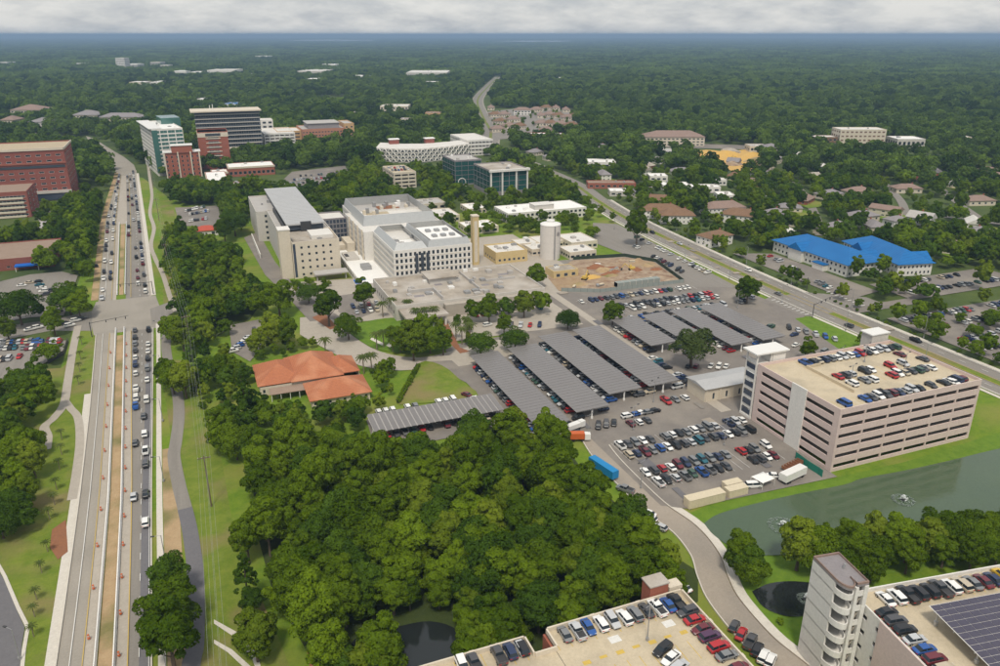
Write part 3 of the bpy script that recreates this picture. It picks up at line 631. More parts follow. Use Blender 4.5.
for k in range(7):
    z = k*3.6
    mb = MB(); mb.prism(tp, z+0.02 if k == 0 else z, z+0.3)
    if k:
        for i in range(len(curve)-1):
            a, b = curve[i], curve[i+1]; c = ((b[0]+4.55)*.9-4.55, (b[1]+2.4)*.92-2.4); d = ((a[0]+4.55)*.9-4.55, (a[1]+2.4)*.92-2.4)
            mb.prism([a, b, c, d], z+0.3, z+1.4)
        mb.box(-2.6, -1.2, -4.58, -4.4, z+.3, z+1.3)
    mb.build('landing', 'tower_white', gB)
    if k < 6:
        for dx_, ya, yb, xa in ((.2, -4.2, -2.6, -2.7), (.35, .2, 2.2, -5.6)):
            st = MB()
            for q in range(9): st.box(xa+q*dx_, xa+.06+q*dx_+dx_, ya, yb, z+.3+q*.37, z+.72+q*.37)
            st.build('stair_flight', 'concrete', gB)
part(gB, 'stair_back_wall', 'grey_wall', (-5.78, -.71, 3.9, 4.59, .05, HB+5.9))
mb = MB(); mb.prism(tp, HB+6.0, HB+6.5); mb.build('tower_roof', 'shingle_grey', gB)
mb = MB(); n = len(tp)
for i in range(n):
    a, b = Vector(tp[i]), Vector(tp[(i+1) % n]); c = Vector((-3.2, 0.5)); mb.prism([tuple(a), tuple(b), tuple(b+(c-b)*0.06), tuple(a+(c-a)*0.06)], HB+6.5, HB+6.95)
mb.build('tower_parapet', 'shingle_pink', gB)
mb = MB()
mb.tube((-2.4, 0.5, HB+6.5), (-2.2, 0.5, HB+7.6), .25, .25, 8)
mb.build('tower_vent', 'galv', gB)
mb = MB()
for lv in range(3, 6):
    for yy in (-6.5,): mb.box(-0.32, -0.2, yy-1.2, yy+1.2, lv*3.6-2.4, lv*3.6-1.5)
stalls(gB, 6, 60, -6.0, 4.8, HB); stalls(gB, 22, 60, -19, 4.8, HB)
# rooftop solar array: tilted, every module its own piece
sa = thing('solar_canopy', 'blue-black solar array raised over the white garage roof', 'solar canopy', (122.2, 82.0, HB), R(-8.2))
PM = MB(); PM.box(0, 2.02, -1.33, 0, 0, 0.05, 0); PM = PM.mesh('solar_panel', 'panel_blue')
tilt = R(4)
for j in range(12):
    for i in range(17):
        o = link('solar_panel', PM, sa, (i*2.12, -j*1.43, 3.75-j*1.43*math.sin(tilt))); o.rotation_euler = (tilt, 0, 0)
mb = MB(); mb.face([(-.15, .15, 3.72), (36.1, .15, 3.72), (36.1, -17.2, 3.72-17.35*math.sin(tilt)), (-.15, -17.2, 3.72-17.35*math.sin(tilt))]); mb.build('backing_sheet', 'white_metal', sa)
for j in range(4):
    mb = MB(); mb.box(0, 36, -1.2-j*5-0.12, -1.2-j*5+0.12, 3.1-j*0.36, 3.4-j*0.36); mb.build('beam', 'steel', sa)
for i in range(5):
    for yy in (-1.2, -11.2):
        mb = MB(); mb.tube((1+i*8.5, yy, 0), (1+i*8.5, yy, 3.12 if yy > -2 else 2.4), 0.2, 0.2, 8); mb.tube((1+i*8.5, yy, 0), (1+i*8.5, yy, 0.9), 0.4, 0.4, 8); mb.build('post', 'steel', sa)
# -- C: near garage roof with brick stair tower
gC = thing('parking_garage', 'tan-roofed parking garage with brick stair tower at the wood edge', 'parking garage', (0, 0, 0))
HC = 14.0
def roofpart(poly, z0=0.0):
    mb = MB(); n = len(poly); c = Vector((sum(p[0] for p in poly)/n, sum(p[1] for p in poly)/n))
    mb.prism(poly, HC-0.4, HC); mb.build('roof_deck', 'deck', gC)
CP = [(27, 40), (85.8, 40), (85.8, 111), (53.8, 111), (53.8, 105.8), (49.3, 105.8), (49.3, 110.6), (27, 110.6)]
roofpart(CP)
for i in range(len(CP)):
    a, b = Vector(CP[i]), Vector(CP[(i+1) % len(CP)]); d = (b-a).normalized(); n = Vector((d.y, -d.x))
    mb = MB(); mb.prism([tuple(a-n*.35), tuple(b-n*.35), tuple(b), tuple(a)], HC-1.2, HC+1.05); mb.build('parapet', 'cream_wall', gC)
    if (b-a).length > 15:
        k = int((b-a).length/9)
        for j in range(1, k):
            p = a+d*((b-a).length*j/k); mb = MB(); mb.prism([tuple(p-d*.5), tuple(p+d*.5), tuple(p+d*.5+n*.35), tuple(p-d*.5+n*.35)], 0, HC+0.8); mb.build('pier', 'cream_wall', gC)
    for lv in range(4):
        mb = MB(); mb.prism([tuple(a-n*.3), tuple(b-n*.3), tuple(b-n*.02), tuple(a-n*.02)], lv*3.3-0.2 if lv else 0, lv*3.3+1.1); mb.build('spandrel', 'brick', gC)
for lv in range(1, 4):
    mb = MB(); mb.prism([(28, 41), (85, 41), (85, 105), (28, 105)], lv*3.3-0.35, lv*3.3); mb.build('floor_slab', 'concrete', gC)
part(gC, 'stair_tower', 'brick', (78.2, 82.6, 111.36, 114.6, 0, HC+3.0)); part(gC, 'tower_cap', 'roof_stained', (78.0, 82.8, 111.2, 114.8, HC+3.0, HC+3.3)); part(gC, 'stair_head', 'cream_wall', (83.0, 86.2, 111.4, 113.8, HC-0.5, HC+1.6))
part(gC, 'well_wall', 'brick', (53.3, 53.9, 105.9, 110.9, 0, HC-0.42))
excl([(24, 40), (90, 40), (90, 116), (76, 118), (24, 113.5)], 2.5)
for x0_, x1_, y_ in ((54.5, 79, 105.4), (29, 48, 105.2), (57, 80, 93.5)): stalls(gC, x0_, x1_, y_, 4.9, HC)
mb = MB()
for k in range(8): mb.box(80.6, 85.3, 89.5+k*2.6, 89.64+k*2.6, HC+.005, HC+.012)
mb.build('stall_marking', 'paint_yellow', gC)['kind'] = 'stuff'
for k, (x, y) in enumerate(((64.5, 103.2), (76.8, 103.0))): part(gC, 'bay_marking', 'paint_white', (x, x+2.4, y, y+1.8, HC+0.006, HC+0.014))
part(gC, 'expansion_joint', 'dark_metal', (53.6, 53.7, 60, 105.5, HC+0.004, HC+0.01))
for k in range(7): part(gC, 'arrow_marking', 'paint_yellow', (57+k*3.6, 58.6+k*3.6, 100.2+0.3*(k % 2), 101.2, HC+.006, HC+.013))
lamp_post(71.5, 101.5, HC, 8.5, 'tall lamp post standing on the tan garage roof', None, (0.4, 3.5))
# a pale screen-covered garage behind the hospital
gL = thing('parking_garage', 'curved white garage clad in a diagonal lattice screen', 'parking garage', (0, 0, 0))
LF = [(186, 819), (206, 800), (226, 793), (258, 799), (287, 812)]
back = [(x+14, y+38) for x, y in LF]
mb = MB(); mb.prism(LF+back[::-1], 0, 13.6); mb.build('wall', 'grey_wall', gL); MB().prism(LF+back[::-1], 13.6, 14.4).build('roof', 'roof_white', gL)
excl(LF+back[::-1], 5)
for i in range(len(LF)-1):
    a, b = Vector(LF[i]), Vector(LF[i+1]); L = (b-a).length; d = (b-a)/L; n = Vector((d.y, -d.x)); k = int(L/3.2)
    for lv in range(4):
        q0, q1 = a+n*0.05, b+n*0.05; mb = MB(); mb.face([(*q0, 1.2+lv*3.3), (*q1, 1.2+lv*3.3), (*q1, 2.9+lv*3.3), (*q0, 2.9+lv*3.3)]); mb.build('deck_shade_strip', 'louvre', gL)  # flat dark faces on the solid wall, shade of open decks put in as colour
    mb = MB()
    for j in range(k):
        for lv in range(4):
            s = 1 if (lv+j) % 2 else -1
            p0 = a+d*(L*(j+0.5-0.32*s)/k)+n*.5; p1 = a+d*(L*(j+0.5+0.32*s)/k)+n*.5; mb.tube((*p0, 0.8+lv*3.3), (*p1, 3.9+lv*3.3), 0.75, 0.75, 4)
    mb.build('lattice_screen', 'white_wall', gL)['kind'] = 'stuff'
block(gL, 288, 318, 820, 880, 0, 17, 'white_wall', (7, 4, .8, .35, None), (12, 4, .85, .35, None), clutter=0)
part(gL, 'floor_slab', 'concrete', (289, 317, 821, 879, 4, 4.4), (289, 317, 821, 879, 8.2, 8.6), (289, 317, 821, 879, 12, 12.4))
for x, y in ((206, 838), (244, 832)):
    part(gL, 'stair_tower', 'red_brick', (x, x+10, y, y+7, 14.4, 19)); part(gL, 'tower_cap', 'roof_bright', (x-0.6, x+10.6, y-0.6, y+7.6, 19, 19.8))
gQ = thing('parking_garage', 'small pale three-deck garage with cars on its roof', 'parking garage', (164, 660, 0))
HQ = garage(gQ, 0, 20, 0, 40, 4, 3.2, 'cream_wall', 'concrete', (3, 0.85, 0.5), (6, 0.85, 0.5), (6, 0.85, .5), slot=0.45); excl(rect(162, 186, 640, 702), 2)
gN = thing('parking_garage', 'white multi-level garage beside the dark banded tower', 'parking garage', (84, 925, 0))
garage(gN, 0, 34, 0, 60, 6, 3.4, 'white_wall', 'concrete', (6, 0.8, 0.5), (8, 0.8, 0.5), (8, 0.8, .5), slot=0.42, roofm='roof_white'); excl(rect(82, 120, 922, 990), 3)
gS = thing('garage_tower', 'white square stair block rising behind the dark banded tower', 'stair block', (82, 992, 0))
block(gS, 0, 20, 0, 20, 0, 30, 'white_wall', (3, 6, .6, .5, 'glass'), (3, 6, .6, .5, 'glass'), ex=False)

# ---- hospital
h1 = thing('hospital_building', 'white hospital block with square window grid and sloped metal roof screens', 'hospital')
def screen(root, x0, x1, y0, y1, z0, z1, lean, m='metal_screen'):
    a, b = rect(x0, x1, y0, y1), rect(x0+lean, x1-lean, y0+lean, y1-lean)
    for k in range(4):
        l = (k+1) % 4; mb = MB(); mb.face([(*a[k], z0), (*a[l], z0), (*b[l], z1), (*b[k], z1)])
        i_ = [(x+(0.25 if x < (x0+x1)/2 else -.25), y+(0.25 if y < (y0+y1)/2 else -.25)) for x, y in (b[k], b[l])]
        mb.face([(*b[k], z1), (*b[l], z1), (*i_[1], z1), (*i_[0], z1)]); j_ = [(x+(0.25 if x < (x0+x1)/2 else -.25), y+(0.25 if y < (y0+y1)/2 else -.25)) for x, y in (a[k], a[l])]
        mb.face([(*i_[0], z1), (*i_[1], z1), (*j_[1], z0), (*j_[0], z0)]); mb.build('roof_screen', m, root)
Z1 = 21.0
block(h1, 92.5, 135.5, 381, 428, 0, Z1, 'white_wall', (17, 6, .56, .62, 'glass', .4, 1.0, .5), (19, 6, .56, .62, 'glass', .4, 1.0, .5), (14, 6, .5, .5, 'glass', .4, 1.0), roof='roof_white', clutter=8)
for zz in range(2, 6): part(h1, 'string_course', 'cream_wall', (92.35, 135.6, 380.85, 380.99, zz*3.27+.25, zz*3.27+.45), (92.35, 92.49, 381, 428, zz*3.27+.25, zz*3.27+.45))
part(h1, 'window_bay', 'louvre', *[(104+k*3.0, 105.6+k*3.0, 380.7, 380.98, 8.5, 18.5) for k in range(3)])
screen(h1, 93.1, 111, 381.6, 427.4, Z1-.1, Z1+3.2, 2.2); screen(h1, 111.2, 134.9, 381.6, 427.4, Z1-.1, Z1+3.4, 1.2)
part(h1, 'penthouse', 'white_wall', (115, 132, 388, 416, Z1-.8, Z1+2.2)); part(h1, 'penthouse_roof', 'roof_bright', (114.6, 132.4, 387.6, 416.4, Z1+2.2, Z1+2.5))
for k in range(6): part(h1, 'roof_unit', 'galv', (117+k % 3*5, 119.6+k % 3*5, 391+k//3*12, 394.5+k//3*12, Z1+2.5, Z1+3.7))
part(h1, 'roof_patch', 'roof_bright', (97, 108, 387, 404, Z1-.79, Z1-.6))
block(h1, 87.5, 137, 428.5, 482, 0, Z1-.4, 'white_wall', None, (20, 6, .56, .6, 'glass', .3, 1.0, .5), None, roof='roof_white', ex=True)
block(h1, 90.5, 137, 482.5, 506, 0, Z1, 'white_wall', None, (8, 6, .52, .5, 'glass', .4, 1.0, .8), None, roof='roof_grey')
screen(h1, 91, 135.5, 446, 505.4, Z1-1.2, Z1+4.6, 1.4, 'metal_screen')
part(h1, 'roof_patch', 'roof_tan', (98, 126, 452, 472, Z1-1.19, Z1-1.0), (100, 114, 475, 481, Z1-1.19, Z1-1.01)); part(h1, 'roof_patch', 'clay', (110, 124, 487, 497, Z1-.79, Z1-.6))
for k in range(14): part(h1, 'roof_unit', random.choice(['roof_bright', 'galv', 'cream_wall']), (95+k*2.7, 96.8+k*2.7, 473+(k % 3)*3 if k < 5 else 486+(k % 3)*4.5, 475+(k % 3)*3 if k < 5 else 489+(k % 3)*4.5, Z1-1.2, Z1+1.2+(k % 3)*0.5))
for k in range(4): part(h1, 'buttress', 'cream_wall', (86.7, 87.49, 431+k*12, 432+k*12, 0, Z1+.4))
part(h1, 'side_annex', 'cream_wall', (82, 86.6, 452, 470, 0, 9), (76, 82, 458.5, 468, 0, 6.5))
pz = thing('entrance_hall', 'low bright white roof between the two hospital blocks', 'entrance hall')
block(pz, 76, 92.2, 384, 456, 0, 4.2, 'white_wall', (6, 1, .7, .6, 'glass', .2, .8), (16, 1, .7, .6, 'glass', .2, .8), roof='roof_bright', par=0.4)
part(pz, 'roof_unit', 'galv', (82, 87, 410, 417, 3.8, 6.0)); part(pz, 'roof_unit', 'dark_metal', (78, 80, 437, 443, 3.8, 5.2)); part(pz, 'plant_screen', 'grey_wall', (77.5, 85, 432, 448, 3.8, 5.0))
lkb = thing('link_building', 'dark glass link between the two hospital buildings', 'link')
block(lkb, 72.5, 87.3, 478, 498, 0, 19, 'shingle_grey', (7, 6, .88, .84, 'glass_blue', .2, .6), (6, 6, .86, .8, 'glass_blue', .2, .6), roof='roof_white', frame='galv')
pd = thing('hospital_podium', 'low stained-roof podium in front of the white hospital', 'podium')
block(pd, 81, 157, 334, 380.6, 0, 7.6, 'grey_wall', (12, 1, .6, .45, 'glass', 0.8, 2.2, 3), (10, 1, .6, .45, 'glass', 0.8, 2.2, 3), (10, 1, .5, .4, 'glass', .8, 2.2, 3), roof='roof_stained', par=0.7, clutter=34)
part(pd, 'penthouse', 'grey_wall', (106, 120, 362, 375, 6.9, 9.8)); part(pd, 'penthouse_roof', 'roof_stained', (105, 121, 361, 376, 9.8, 10.2))
part(pd, 'step_wall', 'roof_grey', (104.2, 104.8, 336, 352, 6.9, 8.8), (92, 104, 352, 352.6, 6.9, 8.4), (126, 126.6, 345, 376, 6.9, 8.2), (134, 150, 356, 356.6, 6.9, 8.0))
for k in range(9): part(pd, 'roof_stain', 'shingle_grey', (86+k*7.3, 90+k*7.3+(k % 3), 338+(k*7) % 30, 341+(k*7) % 30, 6.901, 6.93))
part(pd, 'canopy_roof', 'roof_stained', (82, 102, 319.5, 333.8, 5.0, 6.0))
for k in range(4):
    for yy in (320.4, 326): part(pd, 'canopy_column', 'white_wall', (83+k*5.8, 83.8+k*5.8, yy, yy+0.8, 0.0, 5.0))
part(pd, 'front_wall', 'concrete', (104, 156.5, 330.5, 333.9, 0, 6.2)); excl(rect(80, 160, 318, 404), 2)
h2 = thing('hospital_building', 'long pale hospital wing with grey metal penthouse roof and square punched windows', 'hospital')
block(h2, 46.5, 72, 420, 449, 0, 20.5, 'cream_wall', (5, 5, .34, .36, 'glass', .3, 1.4, 3.0), (4, 5, .12, .6, 'glass', .3, 1.4, 1), (5, 5, .3, .4, 'glass'), roof='roof_stained', clutter=3)
block(h2, 43, 72, 449.2, 512, 0, 20.5, 'grey_wall', None, (9, 5, .14, .6, 'glass', .3, 1.4, 1), (10, 5, .3, .4, 'glass'), roof='roof_grey')
block(h2, 36.5, 71, 512.2, 567, 0, 19.6, 'grey_wall', (3, 5, .2, .5, 'glass', .3, 1.4, .5), (8, 5, .14, .6, 'glass', .3, 1.4, 1), (8, 5, .3, .4, 'glass'), roof='roof_grey', clutter=6)
part(h2, 'stair_tower', 'cream_wall', (40.2, 46.3, 421.5, 430, 0, 27)); part(h2, 'stair_window', 'glass_blue', (46.9, 48.2, 419.86, 419.99, 1, 19.5)); part(h2, 'tower_cap', 'white_wall', (40, 46.5, 421.3, 430.2, 27, 27.5))
part(h2, 'penthouse', 'louvre', (48.5, 68.4, 448.6, 565, 19.7, 23.4)); part(h2, 'penthouse_roof', 'metal_roof', (47.6, 69.2, 447.6, 566.2, 23.4, 24.2)); part(h2, 'penthouse_door', 'dark_metal', (55.5, 61.5, 447.2, 448.5, 19.8, 25.2))
for k in range(28): part(h2, 'standing_seam', 'metal_roof', (47.6, 69.2, 449+k*4.15, 449.2+k*4.15, 24.2, 24.32))
part(h2, 'roof_unit', 'roof_white', (58, 70, 426, 441, 19.7, 21.8))
part(h2, 'louvre_band', 'dark_metal', (46.6, 47.5, 452, 508, 19.7, 22.0))
part(h2, 'retaining_wall', 'white_wall', (33, 33.5, 470, 525, 0, 3)); part(h2, 'front_canopy', 'roof_grey', (56, 74, 410, 418, 3.6, 4.2), (57, 57.5, 411, 411.5, 0, 3.6), (72.5, 73, 411, 411.5, 0, 3.6))
excl(rect(32, 75, 405, 570), 3)
t = thing('sail_shade', 'bright blue awning beside the hospital entrance', 'awning', (76.5, 391, 0))
mb = MB(); mb.face([(-3, -2, 3.2), (3, -2, 3.2), (3.4, 2.6, 4.2), (0, 0.6, 5.2)]); mb.face([(-3, -2, 3.2), (0, .6, 5.2), (3.4, 2.6, 4.2), (-3.2, 2.6, 4.0)]); mb.build('cloth', 'blue_cloth', t)
mb = MB(); [mb.tube((x, y, 0), (x, y, 3.3), .09, .09, 6) for x, y in ((-2.9, -1.9), (2.9, -1.9), (3.2, 2.5), (-3.1, 2.5))]; mb.build('frame', 'white_metal', t)
# ---- works buildings east of the hospital
t = thing('chimney_tower', 'slim tan shaft standing beside the white hospital', 'tower', (148, 411, 0))
MB().box(-1.8, 1.8, -2, 2, 0, 28.5).build('shaft', 'tan_wall', t); MB().box(-2.0, 2.0, -2.2, 2.2, 28.5, 29.2).build('cap', 'cream_wall', t)
MB().box(-1.0, 1.0, -2.06, -1.99, 2, 26).build('recess', 'cream_wall', t)
t = thing('plant_building', 'tan plant building with white roof beside the tank', 'plant building')
block(t, 159, 179, 406, 426, 0, 7.2, 'tan_wall', (6, 1, .5, .35, 'louvre', .2, 2.8, 1), (5, 1, .5, .35, 'louvre', .2, 2.8, 1), roof='roof_white', clutter=5)
t = thing('storage_tank', 'tall pale cylindrical tank with a domed cap and round emblem', 'tank', (194.5, 408, 0))
MB().lathe([(6.0, 0), (6.0, 20.6)], 40).build('shell', 'tank_wall', t, smooth=True); MB().lathe([(6.15, 20.4), (6.15, 20.8), (5.6, 21.1), (2.2, 22.0), (0.0, 22.1)], 40).build('dome', 'white_metal', t, smooth=True)
MB().lathe([(2.4, 21.9), (2.4, 23.0), (0, 23.1)], 20).build('cap', 'white_metal', t)
for zz in (5, 10, 15): MB().lathe([(6.03, zz), (6.03, zz+0.1)], 40).build('seam', 'grey_wall', t)
mb = MB(); nn = 16
for k in range(3):
    for j in range(nn):
        a0, a1 = 2*math.pi*j/nn, 2*math.pi*(j+1)/nn; rr0, rr1 = [(0.0, 0.55), (0.75, 1.0), (1.15, 1.3)][k]
        pts_ = []
        for r_, a_ in ((rr0, a0), (rr1, a0), (rr1, a1), (rr0, a1)):
            ang = R(-66)+r_*math.cos(a_)/6.0; pts_.append((6.05*math.cos(ang), 6.05*math.sin(ang), 15.5+r_*math.sin(a_)))
        mb.face(pts_)
mb.build('emblem', 'shingle_grey', t); MB().box(-0.3, 0.3, -6.6, -6.0, 0, 20.5).build('ladder', 'galv', t)
t = thing('plant_shed', 'low tan shed at the foot of the tank', 'shed'); block(t, 178, 193, 368, 379, 0, 4.2, 'tan_wall', (3, 1, .5, .6, 'louvre', .1, .9, .5), None, roof='roof_stained', par=.3, clutter=2)
t = thing('clinic_building', 'low clinic of stepped flat roofs around the tank', 'clinic')
for a in ((183, 196.5, 429, 441, 4.6), (186, 203, 415.2, 428.8, 4.2), (203.4, 221, 399, 415, 4.6), (214, 232, 418, 441, 5.0), (197, 213.8, 429, 446, 4.0)):
    block(t, a[0], a[1], a[2], a[3], 0, a[4], 'cream_wall', (5, 1, .7, .5, 'glass', .2, 1.2), (5, 1, .7, .5, 'glass', .2, 1.2), roof='roof_white', par=.4, clutter=2)
t = thing('office_building', 'long two-storey office with white roof and dark window rows', 'office')
block(t, 205, 267, 500, 527, 0, 7.4, 'white_wall', (18, 2, .62, .55, 'glass', .1, .6), (8, 2, .62, .55, 'glass', .1, .6), roof='roof_bright', par=.4, clutter=6)
part(t, 'penthouse', 'grey_wall', (228, 243, 505, 515, 7.01, 10.2)); part(t, 'penthouse_roof', 'roof_white', (227.7, 243.3, 504.7, 515.3, 10.2, 10.5))
for x0_, x1_, y0_, y1_, h_, rf, lb in ((146, 158, 445, 470, 5, 'roof_bright', 'white dome-roofed annex behind the hospital'), (168, 190, 480, 500, 4.5, 'roof_bright', 'small white flat-roofed annex before the long office'), (160, 176, 520, 545, 5, 'roof_white', 'white-roofed shed behind the hospital'), (190, 204, 540, 560, 4, 'roof_bright', 'white pavilion behind the long office'), (158, 180, 565, 585, 5, 'roof_grey', 'grey-roofed annex before the glass offices')):
    t = thing('annex_building', lb, 'annex'); block(t, x0_, x1_, y0_, y1_, 0, h_, 'cream_wall', (4, 1, .6, .5, 'glass'), (4, 1, .6, .5, 'glass'), roof=rf, par=.4, clutter=3)
# glass offices
t = thing('office_building', 'teal glass office with twin blocks and white columns', 'office')
block(t, 218, 243, 655, 690, 0, 22, 'shingle_grey', (4, 5, .96, .92, 'glass_teal', 1, 1.2, .3), (5, 5, .96, .92, 'glass_teal', 1, 1.2), (5, 5, .96, .92, 'glass_teal', 1, 1.2), roof='roof_grey', clutter=4, frame='dark_metal')
block(t, 230, 264, 600, 640, 0, 21, 'shingle_grey', (4, 4, .95, .92, 'glass_teal', 3, 1.2, .4), (5, 4, .95, .92, 'glass_teal', 3, 1.2, .4), None, roof='roof_stained', clutter=4, frame='dark_metal')
for x in (230.5, 240.5, 253, 263): part(t, 'column', 'white_wall', (x-.6, x+.6, 598.4, 599.6, 0, 21.6))
part(t, 'entrance_bridge', 'glass_blue', (243.2, 254, 645, 655, 0, 17)); part(t, 'cornice', 'white_wall', (229, 265, 597.6, 600, 19.4, 21.2))
mb = MB()
for k in range(10):
    a0, a1 = math.pi*k/10, math.pi*(k+1)/10
    mb.tube((222+3.4*math.cos(a0), 648, 4+3.4*math.sin(a0)), (222+3.4*math.cos(a1), 648, 4+3.4*math.sin(a1)), .35, .35, 6)
mb.tube((218.6, 648, 0), (218.6, 648, 4), .35); mb.tube((225.4, 648, 0), (225.4, 648, 4), .35); mb.build('entrance_arch', 'white_metal', t)
# towers at the head of the avenue
t = thing('office_tower', 'white tower with green glass corner and flat overhanging roof', 'tower', (-26.5, 805, 0), R(9))
block(t, 0, 27, 0, 84, 0, 43, 'white_wall', (4, 11, .9, .7, 'glass_green', 2, 1), (14, 11, .7, .5, 'glass', 2, 1), (10, 11, .7, .5, 'glass'), roof='roof_bright', clutter=8)
part(t, 'corner_glazing', 'glass_green', (-.3, 4.5, -.4, 1, 3, 42)); part(t, 'roof_overhang', 'white_metal', (-2.4, 9, 1.2, 86, 43.01, 43.6)); part(t, 'penthouse', 'glass_green', (16, 34, 50, 82, 40, 48))
t = thing('brick_tower', 'red brick block with white shoulders below the green glass tower', 'tower')
block(t, -19, 12, 790, 802, 0, 23, 'brick', (7, 5, .3, .55, 'glass', 1, 2), (3, 5, .3, .55, 'glass', 1, 2), (3, 5, .3, .55, 'glass', 1, 2), roof='roof_bright')
block(t, -12, 6, 789, 800, 22.6, 29, 'brick', None, None, None, roof='roof_bright', ex=False, name='upper_wall')
for x in (-19.1, -7.5, 3.5, 11): part(t, 'pilaster', 'cream_wall', (x, x+1.1, 789.2, 789.9 if x not in (-7.5, 3.5) else 788.9, 0, 23.6))
part(t, 'coping', 'white_metal', (-20, -12.1, 789, 803, 23, 23.6), (6.1, 13, 789, 803, 23, 23.6), (-12.6, 6.6, 788.4, 800.6, 29, 29.6))
t = thing('brick_tower', 'taller red brick block with a ladder of glass bays and tan crown', 'tower')
block(t, 13, 41, 830, 858, 0, 36, 'brick', (1, 7, .36, .6, 'glass_blue', 2, 4), (4, 7, .3, .5, 'glass', 2, 4), (4, 7, .3, .5, 'glass', 2, 4), roof='roof_white')
part(t, 'crown', 'cream_wall', (12.8, 41.2, 829.7, 858.3, 31, 35.2)); part(t, 'bay_sill', 'cream_wall', *[(20, 34, 829.3, 829.95, 4+k*4.2, 4.8+k*4.2) for k in range(7)])
part(t, 'crown_window', 'louvre', (20, 34, 829.5, 829.69, 32, 34.4))
t = thing('office_tower', 'dark glass tower with pale floor bands and a cream overhanging roof', 'tower')
block(t, 14, 80, 908, 940, 0, 48, 'glass_blue', (1, 9, .97, .62, 'glass', 6, 2), (1, 9, .9, .62, 'glass', 6, 2), (1, 9, .9, .62, 'glass', 6, 2), roof='roof_white', clutter=5)
for k in range(1, 10): part(t, 'floor_band', 'grey_wall', (13.7, 80.3, 907.5, 907.97, 5.6+k*4.35, 6.5+k*4.35), (80.03, 80.5, 907.5, 940, 5.6+k*4.35, 6.5+k*4.35))
part(t, 'roof_overhang', 'cream_wall', (10, 82, 904, 942, 48.01, 49.2)); part(t, 'podium', 'glass_green', (36, 84, 898, 907.4, 0, 7)); part(t, 'podium_fascia', 'cream_wall', (35, 85, 897, 907.4, 7, 10))
part(t, 'roof_mast', 'white_metal', (30, 30.6, 920, 920.6, 49, 54), (33, 33.6, 920, 920.6, 49, 55))
for a, lb in (((35, 77, 775, 802, 9), 'long low white-roofed hall beside the brick towers'), ((14, 31, 706, 762, 8), 'flat grey-roofed brick hall among trees'), ((32.5, 47, 704, 716, 5), 'white square canopy building beside the brick hall'), ((20, 34, 770, 788, 6), 'small white-roofed link hall below the brick towers')):
    t = thing('hall_building', lb, 'hall'); block(t, *a[:4], 0, a[4], 'brick', (10, 1, .7, .5, 'glass', .5, 3), (8, 1, .6, .4, 'glass', .5, 3), (6, 1, .6, .4, 'glass', .5, 3), roof='roof_bright', par=.4, clutter=3)
    part(t, 'fascia', 'cream_wall', (a[0]-.4, a[1]+.4, a[2]-.4, a[2]-.02, a[4]-1.6, a[4]+.05), (a[0]-.4, a[0]-.02, a[2], a[3], a[4]-1.6, a[4]+.05))
# salmon brick medical block
t = thing('medical_building', 'long salmon brick block with dark louvred penthouse', 'medical building')
mat('salmon', (0.42, 0.19, 0.12), 0.9, (0.48, 0.24, 0.16), 0.6, 0.8); mat('buff', (0.52, 0.33, 0.16), 0.9, (0.57, 0.38, 0.2), 0.6, 0.8)
block(t, 101, 127.8, 945, 985, 0, 21, 'buff', (1, 5, .86, .42, 'glass', 1, 1.5), (3, 5, .8, .4, 'glass', 1, 1.5), roof='roof_white')
block(t, 128, 178, 938, 985, 0, 23, 'salmon', (14, 5, .6, .36, 'glass', 2, 2), (6, 5, .6, .36, 'glass', 2, 2), (6, 5, .6, .36, 'glass', 2, 2), roof='roof_grey')
block(t, 178.2, 190, 946, 985, 0, 27, 'buff', (2, 5, .4, .36, 'glass', 2, 2), None, (5, 5, .4, .36, 'glass', 2, 2), roof='roof_grey')
part(t, 'penthouse', 'shingle_grey', (136, 172, 945, 978, 22.3, 28)); part(t, 'penthouse_roof', 'roof_grey', (135, 173, 944, 979, 28, 28.7)); part(t, 'base_band', 'grey_wall', (127.7, 178.1, 937.6, 937.97, 0, 4))
# brick buildings left of the avenue
t = thing('brick_building', 'big dark red brick institute with cornice and paired pale windows', 'brick building')
block(t, -190, -90, 713, 765, 0, 41, 'red_brick', (14, 7, .52, .34, 'glass', 7, 3, 1), None, (7, 7, .4, .34, 'glass', 7, 3, 1), roof='roof_tan', frame='white_metal')
part(t, 'cornice', 'cream_wall', (-190.5, -89.5, 712.3, 712.97, 39.6, 41.4), (-89.97, -89.4, 712.3, 765, 39.6, 41.4)); part(t, 'recess_shade_band', 'louvre', (-189, -91, 712.7, 712.96, 26, 28))  # thin dark strip on the wall face, coloured as the shade of a recess
part(t, 'string_course', 'brick', (-190.3, -89.7, 712.4, 712.98, 29.2, 30.2)); part(t, 'arcade', 'glass_blue', (-150, -91, 711.8, 712.97, .5, 6)); part(t, 'arcade_fascia', 'grey_wall', (-150.5, -89.5, 711, 712.95, 6, 8))
t = thing('brick_building', 'red brick wing with long pale window bands', 'brick building')
block(t, -180, -111, 650, 690, 0, 19, 'red_brick', (2, 5, .94, .46, 'glass', .5, 2, .5), None, (3, 5, .3, .4, 'glass'), roof='roof_brown', frame='white_metal')
for k in range(5): part(t, 'sill_band', 'cream_wall', (-179.5, -114, 649.2, 649.97, 0.4+k*3.3, 1.7+k*3.3))
t = thing('brown_hall', 'low brown flat-roofed brick hall with blue awning', 'hall')
